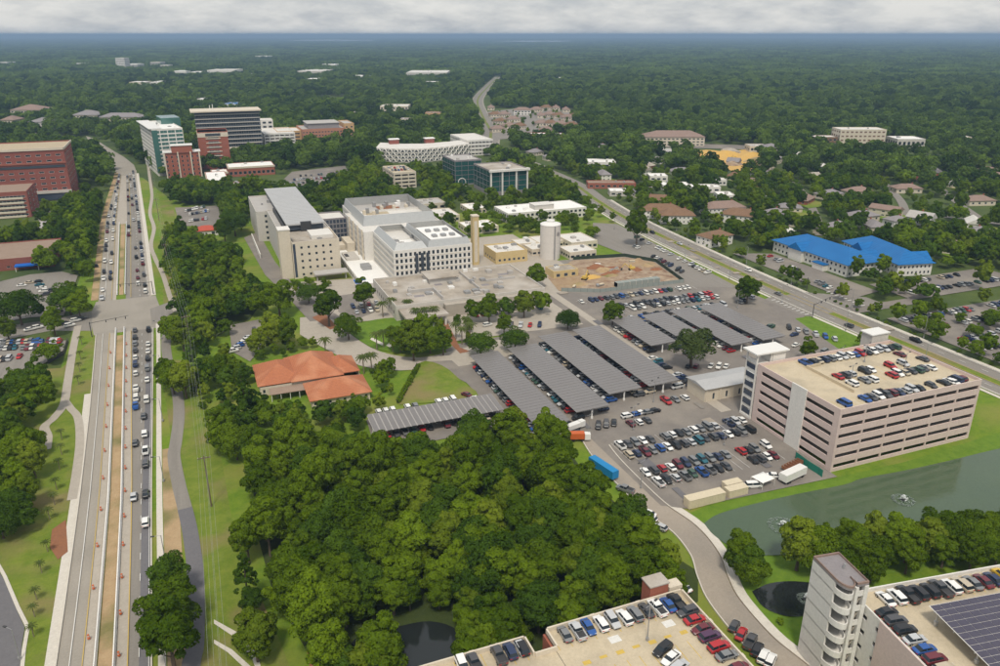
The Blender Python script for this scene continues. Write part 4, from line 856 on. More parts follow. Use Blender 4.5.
block(t, -170, -79, 497, 540, 0, 6.8, 'red_brick', (10, 1, .2, .3, 'glass', .4, 3), None, (4, 1, .2, .3, 'glass', .4, 3), roof='roof_brown', par=.5, clutter=3); part(t, 'awning', 'blue_cloth', (-98, -86, 492, 496.9, 2.6, 3.4)); part(t, 'awning_post', 'white_metal', (-97.8, -97.5, 492.2, 492.5, 0, 2.6), (-86.5, -86.2, 492.2, 492.5, 0, 2.6))
t = thing('shed', 'grey flat-roofed shed under the trees by the brick wing', 'shed'); block(t, -102, -80, 590, 612, 0, 4, 'grey_wall', (3, 1, .4, .5, 'glass'), None, (3, 1, .4, .5, 'glass'), roof='roof_grey', par=.3)
t = thing('kiosk', 'little white kiosk with red roof in the small lot', 'kiosk'); MB().box(-1, 13, 541, 551, 0, 3.8).build('wall', 'white_wall', t); hip_roof(t, -1, 13, 541, 551, 3.8, 2.4, 'red_roof'); part(t, 'door', 'dark_metal', (5, 6.2, 540.9, 540.98, 0, 2.2)); excl(rect(-3, 15, 538, 553), 1)
for x in (1, 9): part(t, 'window', 'glass', (x, x+2, 540.9, 540.98, 1.2, 2.6))
# ---- terracotta-roofed house
t = thing('tiled_house', 'cream one-storey house with terracotta hip roofs beside the wood', 'house', (0, 0, 0)); excl([(12, 254), (54, 254), (54, 300), (12, 300)], 1.5)
mb = MB()
facade(mb, t, (14, 274), (40, 274), 0, 3.6, (10, 1, .4, .5, 'glass', .3, .4), 'white_metal'); facade(mb, t, (14, 296), (14, 274), 0, 3.6, (6, 1, .4, .5, 'glass', .3, .4), 'white_metal')
facade(mb, t, (40, 274), (40, 296), 0, 3.6, None); facade(mb, t, (40, 296), (14, 296), 0, 3.6, None); mb.build('wall', 'cream_wall', t)
mb = MB(); facade(mb, t, (30, 257), (51, 257), 0, 3.3, (8, 1, .4, .5, 'glass', .3, .4), 'white_metal'); facade(mb, t, (30, 273), (30, 257), 0, 3.3, (5, 1, .4, .5, 'glass', .3, .4), 'white_metal'); facade(mb, t, (51, 257), (51, 290), 0, 3.3, None); mb.build('wing_wall', 'cream_wall', t)
hip_roof(t, 14, 30, 276, 296, 3.6, 4.6, 'tile_roof', 0.8); hip_roof(t, 26, 44, 274, 297, 4.3, 5.6, 'tile_roof', 0.8, name='main_roof'); hip_roof(t, 30, 51, 257, 272, 3.3, 4.2, 'tile_roof', 0.8, name='wing_roof'); hip_roof(t, 40, 51, 277, 292, 3.5, 3.6, 'tile_roof', 0.6, name='east_roof'); part(t, 'main_upper_wall', 'cream_wall', (26.2, 43.8, 274.2, 296.8, 3.3, 4.1))
part(t, 'veranda_roof', 'roof_brown', (17, 31, 267.5, 273.4, 2.8, 3.0)); part(t, 'veranda_post', 'white_metal', *[(17.2+k*3.3, 17.4+k*3.3, 267.7, 267.9, 0, 2.8) for k in range(5)])
# ---- blue-roofed pair
for (ox, oy, rz_, w_, l_, lb) in ((329, 311, 0, 26, 60, 'long white two-storey building with bright blue roof nearest the arterial'), (356, 302, -12, 21, 52, 'white building with bright blue hip roof set back behind its twin')):
    t = thing('blue_roof_building', lb, 'office', (ox, oy, 0), R(rz_)); mb = MB()
    facade(mb, t, (0, 0), (w_, 0), 0, 7, (8, 2, .42, .46, 'glass', .2, .3, .5)); facade(mb, t, (0, l_), (0, 0), 0, 7, (18, 2, .42, .46, 'glass', .2, .3, .5))
    facade(mb, t, (w_, 0), (w_, l_), 0, 7, (12, 2, .42, .46, 'glass', .2, .3)); facade(mb, t, (w_, l_), (0, l_), 0, 7, None); mb.build('wall', 'white_wall', t)
    hip_roof(t, 0, w_, 0, l_, 7.1, 5.6, 'blue_roof', 1.2); hip_roof(t, w_-9, w_+2.5, 5, 15, 7.0, 4.0, 'blue_roof', .6, name='cross_gable', gable=True); hip_roof(t, -2.5, 9, l_*.55, l_*.55+11, 7.0, 4.0, 'blue_roof', .6, name='cross_gable', gable=True)
    part(t, 'bay_wall', 'white_wall', (-2.4, -.02, l_*.55+.3, l_*.55+10.7, 0, 6.9)); part(t, 'bay_wall', 'white_wall', (w_+.02, w_+2.4, 5.3, 14.7, 0, 6.9))
    part(t, 'porch', 'white_wall', (-4, -.02, 14, 22, 0, 3.6)); part(t, 'porch_roof', 'blue_roof', (-4.4, -.01, 13.5, 22.5, 3.6, 4)); excl(rect(ox-5, ox+w_+14, oy-3, oy+l_+3), 1)
# ---- maintenance shed by the pink garage
t = thing('maintenance_shed', 'beige shed with grey metal roof beside the pink garage', 'shed')
mb = MB(); facade(mb, t, (163, 209), (188, 209), 0, 5.6, (4, 1, .16, .6, 'louvre', .1, 1.5, 1)); facade(mb, t, (163, 220), (163, 209), 0, 5.6, None); facade(mb, t, (188, 209), (188, 220), 0, 5.6, None); facade(mb, t, (188, 220), (163, 220), 0, 5.6, None); mb.build('wall', 'cream_wall', t)
mb = MB(); mb.face([(162.4, 208.2, 5.5), (188.6, 208.2, 5.5), (188.6, 214.5, 6.6), (162.4, 214.5, 6.6)]); mb.face([(162.4, 214.5, 6.6), (188.6, 214.5, 6.6), (188.6, 220.8, 5.5), (162.4, 220.8, 5.5)]); mb.face([(162.4, 208.2, 5.5), (162.4, 214.5, 6.6), (162.4, 220.8, 5.5)]); mb.face([(188.6, 208.2, 5.5), (188.6, 220.8, 5.5), (188.6, 214.5, 6.6)]); mb.build('roof', 'metal_roof', t)
for k in range(5): part(t, 'pilaster', 'cream_wall', (163.3+k*5.9, 164+k*5.9, 208.7, 208.98, 0, 5.3))
for k in range(12): part(t, 'roof_rib', 'white_metal', (163+k*2.2, 163.08+k*2.2, 208.3, 208.5, 5.45, 5.62))
excl(rect(162, 189, 206, 222), 2)
# ================================================================ houses, flats and far buildings
def wpoly(root, poly):
    c, s = math.cos(root.rotation_euler.z), math.sin(root.rotation_euler.z)
    return [(root.location.x+c*x-s*y, root.location.y+s*x+c*y) for x, y in poly]
def house(px, py, w, d, h, rdeg, wall, roof, label, group=None, rh=2.6, name='house', cat='house', nw=4, rows=1, gable=False):
    x, y = P(px, py); t = thing(name, label, cat, (x, y, 0), R(rdeg), group); mb = MB()
    for a, b, n in (((-w/2, -d/2), (w/2, -d/2), nw), ((-w/2, d/2), (-w/2, -d/2), max(2, int(nw*d/w))), ((w/2, -d/2), (w/2, d/2), max(2, int(nw*d/w))), ((w/2, d/2), (-w/2, d/2), nw)):
        facade(mb, t, a, b, 0, h, (n, rows, .36, .42, 'glass', .2, .2, .4), 'white_metal')
    mb.build('wall', wall, t); hip_roof(t, -w/2, w/2, -d/2, d/2, h+.05, rh, roof, .6, gable=gable)
    MB().box(w*.22, w*.22+.8, 0.3, 1.1, h+rh*.4, h+rh+.7).build('chimney', 'brick', t)
    EXCL.append((np.array(wpoly(t, [(-w/2-2, -d/2-(26 if py < 240 else 14)), (w/2+2, -d/2-(26 if py < 240 else 14)), (w/2+2, d/2+2), (-w/2-2, d/2+2)])), 0.0)); return t
def fb(x0, x1, yt, h, depth, wall, roof, label, rows=3, cols=None, glass='glass', wf=.6, hf=.45, name='building', cat='building', group=None, clear=22, hip=None, clutter=2):
    a, b = Vector(P(x0, yt, h)), Vector(P(x1, yt, h)); L = (b-a).length
    t = thing(name, label, cat, (a.x, a.y, 0), math.atan2((b-a).y, (b-a).x), group); cols = cols or max(3, int(L/5))
    block(t, 0, L, 0, depth, 0, h, wall, (cols, rows, wf, hf, glass, .4, .8, .5), (max(2, int(depth/6)), rows, wf, hf, glass, .4, .8), (max(2, int(depth/6)), rows, wf, hf, glass, .4, .8), roof=roof, ex=False, par=.5, clutter=clutter)
    if hip: hip_roof(t, 0, L, 0, depth, h+.05, hip, roof, .8, name='hip_roof')
    EXCL.append((np.array(wpoly(t, [(-5, -clear), (L+5, -clear), (L+5, depth+4), (-5, depth+4)])), 0.0)); return t
G1 = 'brown-roofed flats beyond the arterial'
house(660, 217, 30, 14, 6, -24, 'white_wall', 'shingle_brown', 'white two-storey flats with brown hip roof lying along the arterial', G1, 4, 'apartment_block', 'flats', 9, 2)
house(676, 222, 24, 13, 6, -24, 'white_wall', 'shingle_brown', 'second brown-roofed white flats block along the arterial', G1, 4, 'apartment_block', 'flats', 8, 2)
house(722, 214, 30, 14, 6, -10, 'white_wall', 'shingle_pink', 'white flats with reddish-brown roof under tall trees', G1, 4, 'apartment_block', 'flats', 9, 2)
house(740, 222, 26, 14, 6, -50, 'white_wall', 'shingle_brown', 'reddish-brown roofed wing set at an angle to its neighbour', G1, 4, 'apartment_block', 'flats', 8, 2)
house(714, 244, 20, 12, 6, 10, 'white_wall', 'shingle_brown', 'white-walled house half hidden by trees at the arterial', None, 3, 'house', 'house', 5, 2)
GH = 'grey-roofed houses among the trees'
for k, (px, py, w, d, rz, rf) in enumerate(((772, 218, 20, 13, 10, 'shingle_grey'), (788, 224, 18, 12, 80, 'shingle_grey'), (860, 220, 22, 14, 0, 'shingle_grey'), (873, 230, 18, 12, 70, 'shingle_grey'), (832, 232, 26, 13, 15, 'shingle_grey'), (975, 238, 26, 14, 20, 'shingle_grey'), (976, 204, 22, 14, -15, 'shingle_pink'), (828, 198, 20, 13, 10, 'shingle_grey'), (856, 195, 22, 12, 0, 'shingle_pink'), (905, 192, 22, 13, -20, 'shingle_pink'), (640, 196, 16, 11, 0, 'shingle_grey'), (600, 150, 20, 13, 15, 'shingle_grey'), (575, 152, 18, 12, -10, 'shingle_grey'), (560, 143, 18, 12, 0, 'shingle_pink'), (535, 155, 16, 12, 20, 'shingle_grey'), (552, 160, 17, 12, 0, 'shingle_grey'))):
    house(px, py, w, d, 4, rz, 'cream_wall', rf, ('grey-roofed house half hidden among the trees past the arterial' if rf == 'shingle_grey' else 'pinkish-roofed house half hidden among the trees past the arterial'), GH, 3.2)
house(920, 224, 11, 16, 5, 20, 'white_wall', 'roof_grey', 'white gabled house in the trees behind the blue roofs', None, 4, gable=True)
house(895, 226, 14, 10, 5, 0, 'white_wall', 'shingle_grey', 'white-walled cottage close behind the blue-roofed buildings', None, 2.5)
for a in ((588, 636, 183, 5, 14, 'brick', 'roof_brown', 'long low brick row with brown roof behind the arterial bend'), (610, 636, 191, 4.5, 14, 'grey_wall', 'roof_bright', 'low shop with dazzling white roof at the arterial bend'), (587, 616, 162, 8, 22, 'white_wall', 'roof_bright', 'white-roofed two-storey block in the trees above the arterial bend'), (663, 690, 185, 5, 16, 'white_wall', 'roof_bright', 'white-roofed low strip among trees'), (692, 721, 187, 5, 14, 'white_wall', 'roof_bright', 'bright white shed in line with the low strip'), (650, 668, 176, 5, 16, 'white_wall', 'roof_bright', 'small white roof showing above the trees'), (719, 735, 195, 5, 16, 'white_wall', 'roof_bright', 'square white roof beside the reddish flats'), (715, 727, 180, 5, 12, 'white_wall', 'roof_white', 'tiny white roof showing in the trees below the sand site'), (665, 690, 152, 5, 30, 'white_wall', 'roof_grey', 'pale grey shed roof beside the sand site')):
    fb(*a[:6], a[6], a[7], rows=1, name='low_building')
fb(646, 705, 137, 11, 30, 'cream_wall', 'shingle_pink', 'long pinkish hip-roofed apartment house above the sand site', rows=3, hip=6, name='apartment_block', cat='flats', clear=40)
fb(841, 887, 129.5, 20, 26, 'cream_wall', 'roof_white', 'cream four-storey block with brown panels standing out of the forest', rows=4, glass='shingle_brown', name='apartment_block', cat='flats', clear=60)
fb(815, 838, 137, 11, 20, 'shingle_brown', 'roof_white', 'low brown block beside the cream four-storey block', rows=2, clear=50)
fb(898, 926, 139, 10, 30, 'grey_wall', 'roof_bright', 'white-roofed warehouse in the forest past the cream block', rows=1, clear=60)
fb(955, 972, 137, 10, 20, 'cream_wall', 'roof_white', 'little pale roof at the forest edge past the warehouse', rows=1, clear=40)
fb(750, 768, 146, 7, 20, 'cream_wall', 'roof_grey', 'pale grey roofs at the edge of the sand site', rows=1, clear=30)
fb(765, 783, 148, 8, 20, 'cream_wall', 'shingle_grey', 'grey-roofed house row beyond the sand site', rows=1, hip=4, clear=30)
fb(525, 563, 134, 8, 16, 'brick', 'roof_bright', 'long cream-roofed brick row below the subdivision', rows=2, name='apartment_block', cat='flats', clear=30)
fb(514, 531, 110, 9, 16, 'white_wall', 'shingle_pink', 'white townhouse row facing the avenue of the subdivision', rows=2, hip=4, clear=70, name='townhouse', cat='house')
for k, (px, py) in enumerate(((495, 117), (504, 117), (513, 122), (500, 124), (509, 129), (497, 132), (519, 129), (541, 118), (549, 117), (558, 118), (567, 120), (541, 126), (550, 126), (560, 127), (546, 133), (571, 128), (491, 110), (536, 112), (546, 110), (556, 110), (566, 112), (576, 118))):
    house(px, py, 19, 12, 5, random.choice((0, 0, 70, 20)), 'cream_wall', 'shingle_pink' if k % 3 else 'shingle_brown', 'pinkish-brown roofed house of the bare subdivision by the far avenue' if k % 3 else 'dark brown roofed house of the bare subdivision by the far avenue', 'subdivision houses', 4)
# left background
for a in ((10, 40, 110, 14, 40, 'cream_wall', 'shingle_pink', 'beige hip-roofed residence behind the brick institute', 3, 7), (72, 97, 115, 13, 30, 'cream_wall', 'shingle_grey', 'grey-roofed residence right of the beige one', 3, 6), (99, 140, 117, 13, 24, 'cream_wall', 'shingle_grey', 'long residence with steep grey roof beside the green glass tower', 3, 5), (28, 48, 122, 12, 26, 'grey_wall', 'shingle_grey', 'dark grey roofed residence among trees behind the institute', 2, 5), (0, 14, 120, 10, 26, 'cream_wall', 'shingle_pink', 'small pinkish roof at the tree edge behind the institute', 2, 5)):
    fb(*a[:6], a[6], a[7], rows=a[8], hip=a[9], name='residence', cat='residence', clear=45)
far = ((115, 124, 58, 46, 40, 'white_wall', 'roof_white', 'white slab tower rising alone over the far forest', 8), (125, 137, 64, 22, 60, 'white_wall', 'roof_bright', 'low white hall next to the far slab tower', 2), (150, 160, 62, 26, 50, 'grey_wall', 'roof_grey', 'grey far plant building with two masts', 2), (160, 168, 65, 22, 40, 'grey_wall', 'roof_white', 'pale far plant hall', 2), (172, 186, 71, 18, 60, 'white_wall', 'roof_bright', 'white far warehouse at the end of a cluster', 1), (189, 203, 72, 18, 60, 'white_wall', 'roof_bright', 'white far warehouse in the middle of a cluster', 1), (207, 234, 70, 20, 90, 'white_wall', 'roof_white', 'wide pale far warehouse', 1), (236, 248, 74, 16, 50, 'white_wall', 'roof_grey', 'small grey far warehouse', 1), (129, 145, 82, 16, 40, 'cream_wall', 'roof_bright', 'cream far building with slanting roof', 1), (150, 167, 82, 16, 60, 'white_wall', 'roof_bright', 'white far building with flat broad roof', 2), (76, 86, 63, 18, 50, 'white_wall', 'roof_bright', 'lone white far roof', 1), (0, 7, 62, 18, 60, 'white_wall', 'roof_bright', 'white far roof before the tree line', 1), (297, 325, 71, 20, 130, 'grey_wall', 'roof_white', 'broad pale far warehouse group', 1), (306, 321, 79, 14, 50, 'white_wall', 'roof_bright', 'white shed before the broad far warehouse', 1), (320, 335, 64.5, 18, 80, 'white_wall', 'roof_bright', 'thin white far roof', 1), (352, 367, 76, 16, 60, 'white_wall', 'roof_bright', 'short white far roof past the sports field', 1), (406, 447, 72.5, 20, 160, 'grey_wall', 'roof_white', 'very wide pale far warehouse', 1), (425, 441, 82, 12, 40, 'white_wall', 'roof_bright', 'small white sheds before the very wide warehouse', 1), (380, 408, 106, 13, 40, 'cream_wall', 'roof_white', 'pale roofed school in the trees', 2), (425, 441, 113, 11, 26, 'buff', 'shingle_pink', 'tan house row in the trees', 2), (400, 420, 119, 9, 20, 'cream_wall', 'shingle_grey', 'grey-roofed row behind the lattice garage', 2), (196, 206, 99, 12, 40, 'white_wall', 'roof_bright', 'white roof in the trees above the dark tower', 1), (222, 236, 104, 14, 40, 'white_wall', 'blue_roof', 'far building with a blue roof', 1), (560, 564, 78, 14, 50, 'white_wall', 'roof_bright', 'tiny white roof deep in the forest', 1), (255, 268, 56, 18, 80, 'white_wall', 'roof_white', 'faint white roof near the horizon', 1))
for a in far: fb(*a[:8], rows=a[8], clear=int(90 if a[2] < 90 else 45), name='far_building', cat='building')
# scattered houses of the leafy suburb
hrn = random.Random(21); taken = []
def clear_of(x, y):
    return all(not (p[:, 0].min()-9 < x < p[:, 0].max()+9 and p[:, 1].min()-9 < y < p[:, 1].max()+9) for p, mg in EXCL if np.ptp(p[:, 0]) < 140 and np.ptp(p[:, 1]) < 140)
for poly, sp, n_ in (([(335, 395), (440, 305), (640, 340), (780, 560), (640, 720), (420, 770), (350, 660), (325, 500)], 36, 58), (PP([(300, 113), (465, 110), (465, 128), (385, 134), (300, 122)]), 52, 16), (PP([(0, 92), (140, 88), (185, 103), (130, 108), (0, 106)]), 80, 14), ([(430, 150), (560, 180), (560, 320), (430, 290)], 36, 10)):
    xs, ys = [p[0] for p in poly], [p[1] for p in poly]; k = tries = 0
    while k < n_ and tries < 900:
        tries += 1; x, y = hrn.uniform(min(xs), max(xs)), hrn.uniform(min(ys), max(ys))
        ins = False; j = len(poly)-1
        for i in range(len(poly)):
            if (poly[i][1] > y) != (poly[j][1] > y) and x < (poly[j][0]-poly[i][0])*(y-poly[i][1])/(poly[j][1]-poly[i][1])+poly[i][0]: ins = not ins
            j = i
        if not ins or any(math.hypot(x-a, y-b) < sp for a, b in taken) or not clear_of(x, y): continue
        taken.append((x, y)); k += 1
        w, d, h = hrn.uniform(12, 21), hrn.uniform(9, 13), hrn.choice((3.4, 3.6, 5.6)); rf, nm = hrn.choice((('shingle_grey', 'grey'), ('shingle_grey', 'grey'), ('shingle_brown', 'brown'), ('shingle_pink', 'pinkish'), ('roof_white', 'white'), ('roof_stained', 'pale tan'))); wl0, wn = hrn.choice((('cream_wall', 'cream'), ('white_wall', 'white'), ('brick', 'brick')))
        t = thing('house', f'{nm}-roofed {wn} house tucked among the suburb trees', 'house', (x, y, 0), hrn.uniform(-1.6, 1.6), 'scattered suburb houses'); mb = MB()
        for a, b, n0 in (((-w/2, -d/2), (w/2, -d/2), 3), ((-w/2, d/2), (-w/2, -d/2), 2), ((w/2, -d/2), (w/2, d/2), 2), ((w/2, d/2), (-w/2, d/2), 3)): facade(mb, t, a, b, 0, h, (n0, 1 if h < 5 else 2, .34, .42, 'glass', .2, .2, .4), 'white_metal')
        mb.build('wall', wl0, t); hip_roof(t, -w/2, w/2, -d/2, d/2, h+.05, hrn.uniform(2.4, 3.8), rf, .6, gable=hrn.random() < .4)
        EXCL.append((np.array([(x-w*.6, y-24), (x+w*.6, y-24), (x+w*.6, y+8), (x-w*.6, y+8)]), 0.0))
        if dist(x, y) < 800: sheet('lawn', [(x-w*.62, y-20), (x+w*.62, y-18), (x+w*.66, y+10), (x-w*.6, y+9)], 'lawn', None, ex=False)
# ================================================================ solar canopies in the car park
def strip_mesh(w, l, ax):
    mb = MB()
    mb.box(0, w, 0, l, 0, 0.06); return mb.mesh('solar_panel', 'panel')
def canopy(x0, x1, y0, y1, label, z=4.2, tilt=0.35, pitch=2.05, along='y', group=None):
    t = thing('solar_canopy', label, 'solar canopy', (x0, y0, 0), 0, group); W, L = x1-x0, y1-y0
    if along == 'y':
        n = int(L/pitch); me = strip_mesh(W, L/n-0.14, 0)
        for k in range(n): o = link('solar_panel', me, t, (0, k*L/n+.07, z)); o.rotation_euler = (0, -math.asin(tilt/W), 0)
    else:
        n = int(W/pitch); me = strip_mesh(W/n-0.42, L, 0)
        for k in range(n): o = link('solar_panel', me, t, (k*W/n+.21, 0, z)); o.rotation_euler = (math.asin(tilt/L), 0, 0)
    mb = MB(); i = 0.05
    if along == 'y': mb.face([(i, i, z-.10), (W-i, i, z+tilt-.10), (W-i, L-i, z+tilt-.10), (i, L-i, z-.10)])
    else: mb.face([(i, i, z-.10), (W-i, i, z-.10), (W-i, L-i, z+tilt-.10), (i, L-i, z+tilt-.10)])
    mb.build('soffit', 'canopy_deck', t)
    if along == 'y':
        k = int(L/9.5)
        for j in range(k+1):
            yy = 0.8+(L-1.6)*j/k; mb = MB(); mb.tube((W/2, yy, 0), (W/2, yy, z-.45), .28, .28, 8); mb.tube((W/2, yy, 0), (W/2, yy, 1), .45, .45, 8); mb.build('post', 'white_metal', t)
            MB().box(.6, W-.6, yy-.18, yy+.18, z-.5, z-.12).build('beam', 'steel', t)
    else:
        k = int(W/9.5)
        for j in range(k+1):
            xx = 0.8+(W-1.6)*j/k; mb = MB(); mb.tube((xx, L/2, 0), (xx, L/2, z-.45), .28, .28, 8); mb.tube((xx, L/2, 0), (xx, L/2, 1), .45, .45, 8); mb.build('post', 'white_metal', t)
            MB().box(xx-.18, xx+.18, .6, L-.6, z-.5, z-.12).build('beam', 'steel', t)
    return t
FR = [(95.5, 107.6), (112.5, 125.6), (130, 143.5), (147, 160.3)]
for (a, b), y0_, y1_, nm in zip(FR, (207, 212, 220.5, 221), (273, 274.5, 282.5, 284), ('grey solar canopy on the wood side of the four long ones', 'second long grey solar canopy from the wood', 'third long grey solar canopy from the wood', 'long grey solar canopy beside the pale walkway')):
    canopy(a, b, y0_, y1_, nm, group='long solar canopies')
for a, nm in (((169, 181.5, 255, 289), 'short grey solar canopy across the walkway'), ((185, 197, 261, 289), 'shortest grey solar canopy before the big tree'), ((200.5, 212, 243, 290), 'long grey solar canopy behind the big tree'), ((216.5, 228.5, 243, 290), 'grey solar canopy closest to the arterial')):
    canopy(*a, nm, group='solar canopies across the walkway')
canopy(45, 90.5, 223.5, 235.5, 'lone striped solar canopy beside the green lawn wedge', z=4.0, tilt=0.9, pitch=2.05, along='x')
# ================================================================ cars
COLS = {'white': (.80, .80, .78), 'silver': (.50, .51, .52), 'grey': (.20, .205, .21), 'black': (.018, .018, .02), 'dark blue': (.02, .035, .09), 'blue': (.02, .09, .32), 'red': (.42, .02, .025), 'maroon': (.14, .02, .03), 'beige': (.50, .43, .32), 'teal': (.02, .12, .16), 'yellow': (.65, .42, .02), 'charcoal': (.07, .07, .075), 'green': (.04, .09, .06), 'purple': (.08, .03, .08)}
CW = ['white']*8+['silver']*7+['grey']*6+['black']*7+['charcoal']*4+['dark blue']*3+['blue']*2+['red']*3+['maroon']*2+['beige']*2+['teal', 'green']
KW = ['sedan']*5+['suv']*5+['hatchback']*2+['pickup']*2+['van']
def car_meshes(kind):
    L, W, hood, belt, top = {'sedan': (4.7, 1.82, .92, .98, 1.45), 'suv': (4.7, 1.92, 1.08, 1.15, 1.75), 'hatchback': (4.2, 1.78, .95, 1.0, 1.5), 'pickup': (5.6, 2.0, 1.12, 1.2, 1.86), 'van': (5.1, 1.98, 1.1, 1.25, 1.95), 'van_box': (6.2, 2.1, 1.2, 1.4, 2.6)}[kind]
    cab = {'sedan': (-1.75, -1.0, .55, 1.25), 'suv': (-2.2, -1.85, .55, 1.2), 'hatchback': (-1.95, -1.35, .5, 1.2), 'pickup': (-.75, -.55, 1.0, 1.6), 'van': (-2.4, -2.15, 1.1, 1.85), 'van_box': (-3, -2.9, 1.6, 2.2)}[kind]
    b = MB(); h2 = L/2
    st = [(-h2, .42, belt-.18, .78), (-h2+.12, .30, belt-.06, .93), (-h2+.6, .26, belt, 1.0), (cab[0]+.2, .24, belt, 1.0), (cab[3], .24, hood+.04, 1.0), (h2-.7, .26, hood-.08, .97), (h2-.15, .32, hood-.22, .88), (h2, .42, hood-.36, .72)]
    st = sorted(st, key=lambda q: q[0]); rings = []
    for x, zb, zt, wf in st:
        w = W/2*wf; zm = (zb+zt)*.52
        i = len(b.v); b.v += [(x, -w*.9, zb), (x, -w, zm), (x, -w*.96, zt-.08), (x, -w*.80, zt), (x, w*.80, zt), (x, w*.96, zt-.08), (x, w, zm), (x, w*.9, zb)]; rings.append(i)
    for r0, r1 in zip(rings, rings[1:]):
        for k in range(8): l = (k+1) % 8; b.f.append((r0+k, r0+l, r1+l, r1+k)); b.m.append(0)
    b.f.append(tuple(rings[0]+k for k in range(7, -1, -1))); b.m.append(0); b.f.append(tuple(rings[-1]+k for k in range(8))); b.m.append(0)
    x0, x1, x2, x3 = cab; w0, w1 = W/2*.90, W/2*.74
    rf = [(x1, -w1), (x2, -w1), (x2, w1), (x1, w1)]
    mid = [(x1-.06, -w1-.03), (x2+.1, -w1-.03), (x2+.1, w1+.03), (x1-.06, w1+.03)]
    i = len(b.v); b.v += [(x, y, top-.07) for x, y in mid] + [(x, y, top) for x, y in rf]
    for k in range(4): l = (k+1) % 4; b.f.append((i+k, i+l, i+4+l, i+4+k)); b.m.append(0)
    b.f.append((i+4, i+5, i+6, i+7)); b.m.append(0)
    for sy in (-1, 1):          # door pillars
        xm = (x1+x2)/2-.1
        b.face([(xm-.07, sy*(w0+.012), belt-.03), (xm+.07, sy*(w0+.012), belt-.03), (xm+.06, sy*(w1+.045), top-.05), (xm-.06, sy*(w1+.045), top-.05)])
    if kind == 'pickup':
        b.box(-h2+.15, cab[0]-.05, -W*.40, W*.40, belt+.003, belt+.015, 1); b.box(-h2+.02, cab[0], -W*.49, -W*.42, belt-.1, belt+.18); b.box(-h2+.02, cab[0], W*.42, W*.49, belt-.1, belt+.18); b.box(-h2+.0, -h2+.12, -W*.42, W*.42, belt-.1, belt+.16)
    for sx in (-1, 1):
        b.box(sx*h2-(.02 if sx > 0 else -.02), sx*h2+sx*.03, -W*.34, W*.34, .40, .55, 1)
    g = MB(); lo = [(x0, -w0), (x3, -w0), (x3, w0), (x0, w0)]; i = 0
    g.v = [(x, y, belt-.02) for x, y in lo] + [(x, y, top-.06) for x, y in [(x1-.04, -w1-.01), (x2+.06, -w1-.01), (x2+.06, w1+.01), (x1-.04, w1+.01)]]
    for k in range(4): l = (k+1) % 4; g.f.append((k, l, 4+l, 4+k)); g.m.append(0)
    wh = MB(); wh.tube((0, -.11, 0), (0, .11, 0), .34, .34, 14, 0); wh.tube((0, -.125, 0), (0, .125, 0), .19, .19, 10, 1)
    bw = MB(); bw.v, bw.f, bw.m = list(b.v), list(b.f), list(b.m)
    for sx in (-1, 1):
        for sy in (-1, 1): bw.tube((sx*L*.30, sy*W*.5-.12, .34), (sx*L*.30, sy*W*.5+.04, .34), .34, .34, 10, 1)
    hl = MB(); hl.box(-.10, .03, -.24, .24, -.07, .07)
    return dict(body=b.mesh('body', ['car_paint', 'dark_metal']), solid=bw.mesh('body', ['car_paint', 'rubber']), glass=g.mesh('windows', 'glass'), wheel=wh.mesh('wheel', ['rubber', 'steel'], False), head=hl.mesh('headlight', 'lamp_clear'), tail=hl.mesh('taillight', 'lamp_red'), L=L, W=W, belt=belt, hood=hood, raw=(b, g))
KIND = {k: car_meshes(k) for k in ('sedan', 'suv', 'hatchback', 'pickup', 'van', 'van_box')}
CARS = []
GROUND_CAR = 0.36
def car(x, y, z, rz, place, c=None, k=None): CARS.append((x, y, z, rz, k or random.choice(KW), c or random.choice(CW), place))
def row(x0, y0, x1, y1, n, face, place, z=GROUND_CAR, prob=0.92, cols=None, kinds=None):
    for i in range(n):
        if random.random() > prob: continue
        t = i/max(1, n-1); c = cols[i] if cols and i < len(cols) else None
        if c == '-': continue
        car(x0+(x1-x0)*t+random.uniform(-.12, .12), y0+(y1-y0)*t+random.uniform(-.25, .25), z, R(face+random.choice((0, 180)) + random.uniform(-2, 2)), place, c, kinds[i] if kinds else None)
pC = 'parked on the tan garage roof with the brick tower'
row(57, 108.3, 80.6, 108.3, 10, 90, pC, HC, 1, ['grey', 'silver', 'blue', 'white', 'silver', 'white', 'grey', 'charcoal', 'white', 'blue'], ['sedan', 'pickup', 'sedan', 'suv', 'suv', 'suv', 'suv', 'sedan', 'pickup', 'sedan'])
car(82.6, 108.2, HC, R(90), pC, 'black', 'pickup')
row(83.1, 105, 83.1, 91.8, 6, 0, pC, HC, 1, ['charcoal', 'red', 'maroon', 'purple', 'red', 'grey'], ['suv', 'sedan', 'sedan', 'suv', 'suv', 'sedan'])
row(72.6, 97.7, 72.9, 92.5, 3, 20, pC, HC, 1, ['black', 'white', 'silver'], ['suv', 'sedan', 'suv']); car(83.1, 88.6, HC, 0, pC, 'maroon')
row(35.4, 108, 47.5, 108.2, 6, 90, pC, HC, 1, ['white', 'charcoal', '-', 'charcoal', 'dark blue', 'silver']); car(47.6, 108.3, HC, R(90), pC, 'black', 'suv')
row(58, 85, 80, 85, 9, 90, pC, HC, .7)
pB = 'parked on the white garage roof beside the solar array'
bx, by = Vector((math.cos(R(-8.2)), math.sin(R(-8.2)))), Vector((-math.sin(R(-8.2)), math.cos(R(-8.2)))); bo = Vector((114.4, 93.6))
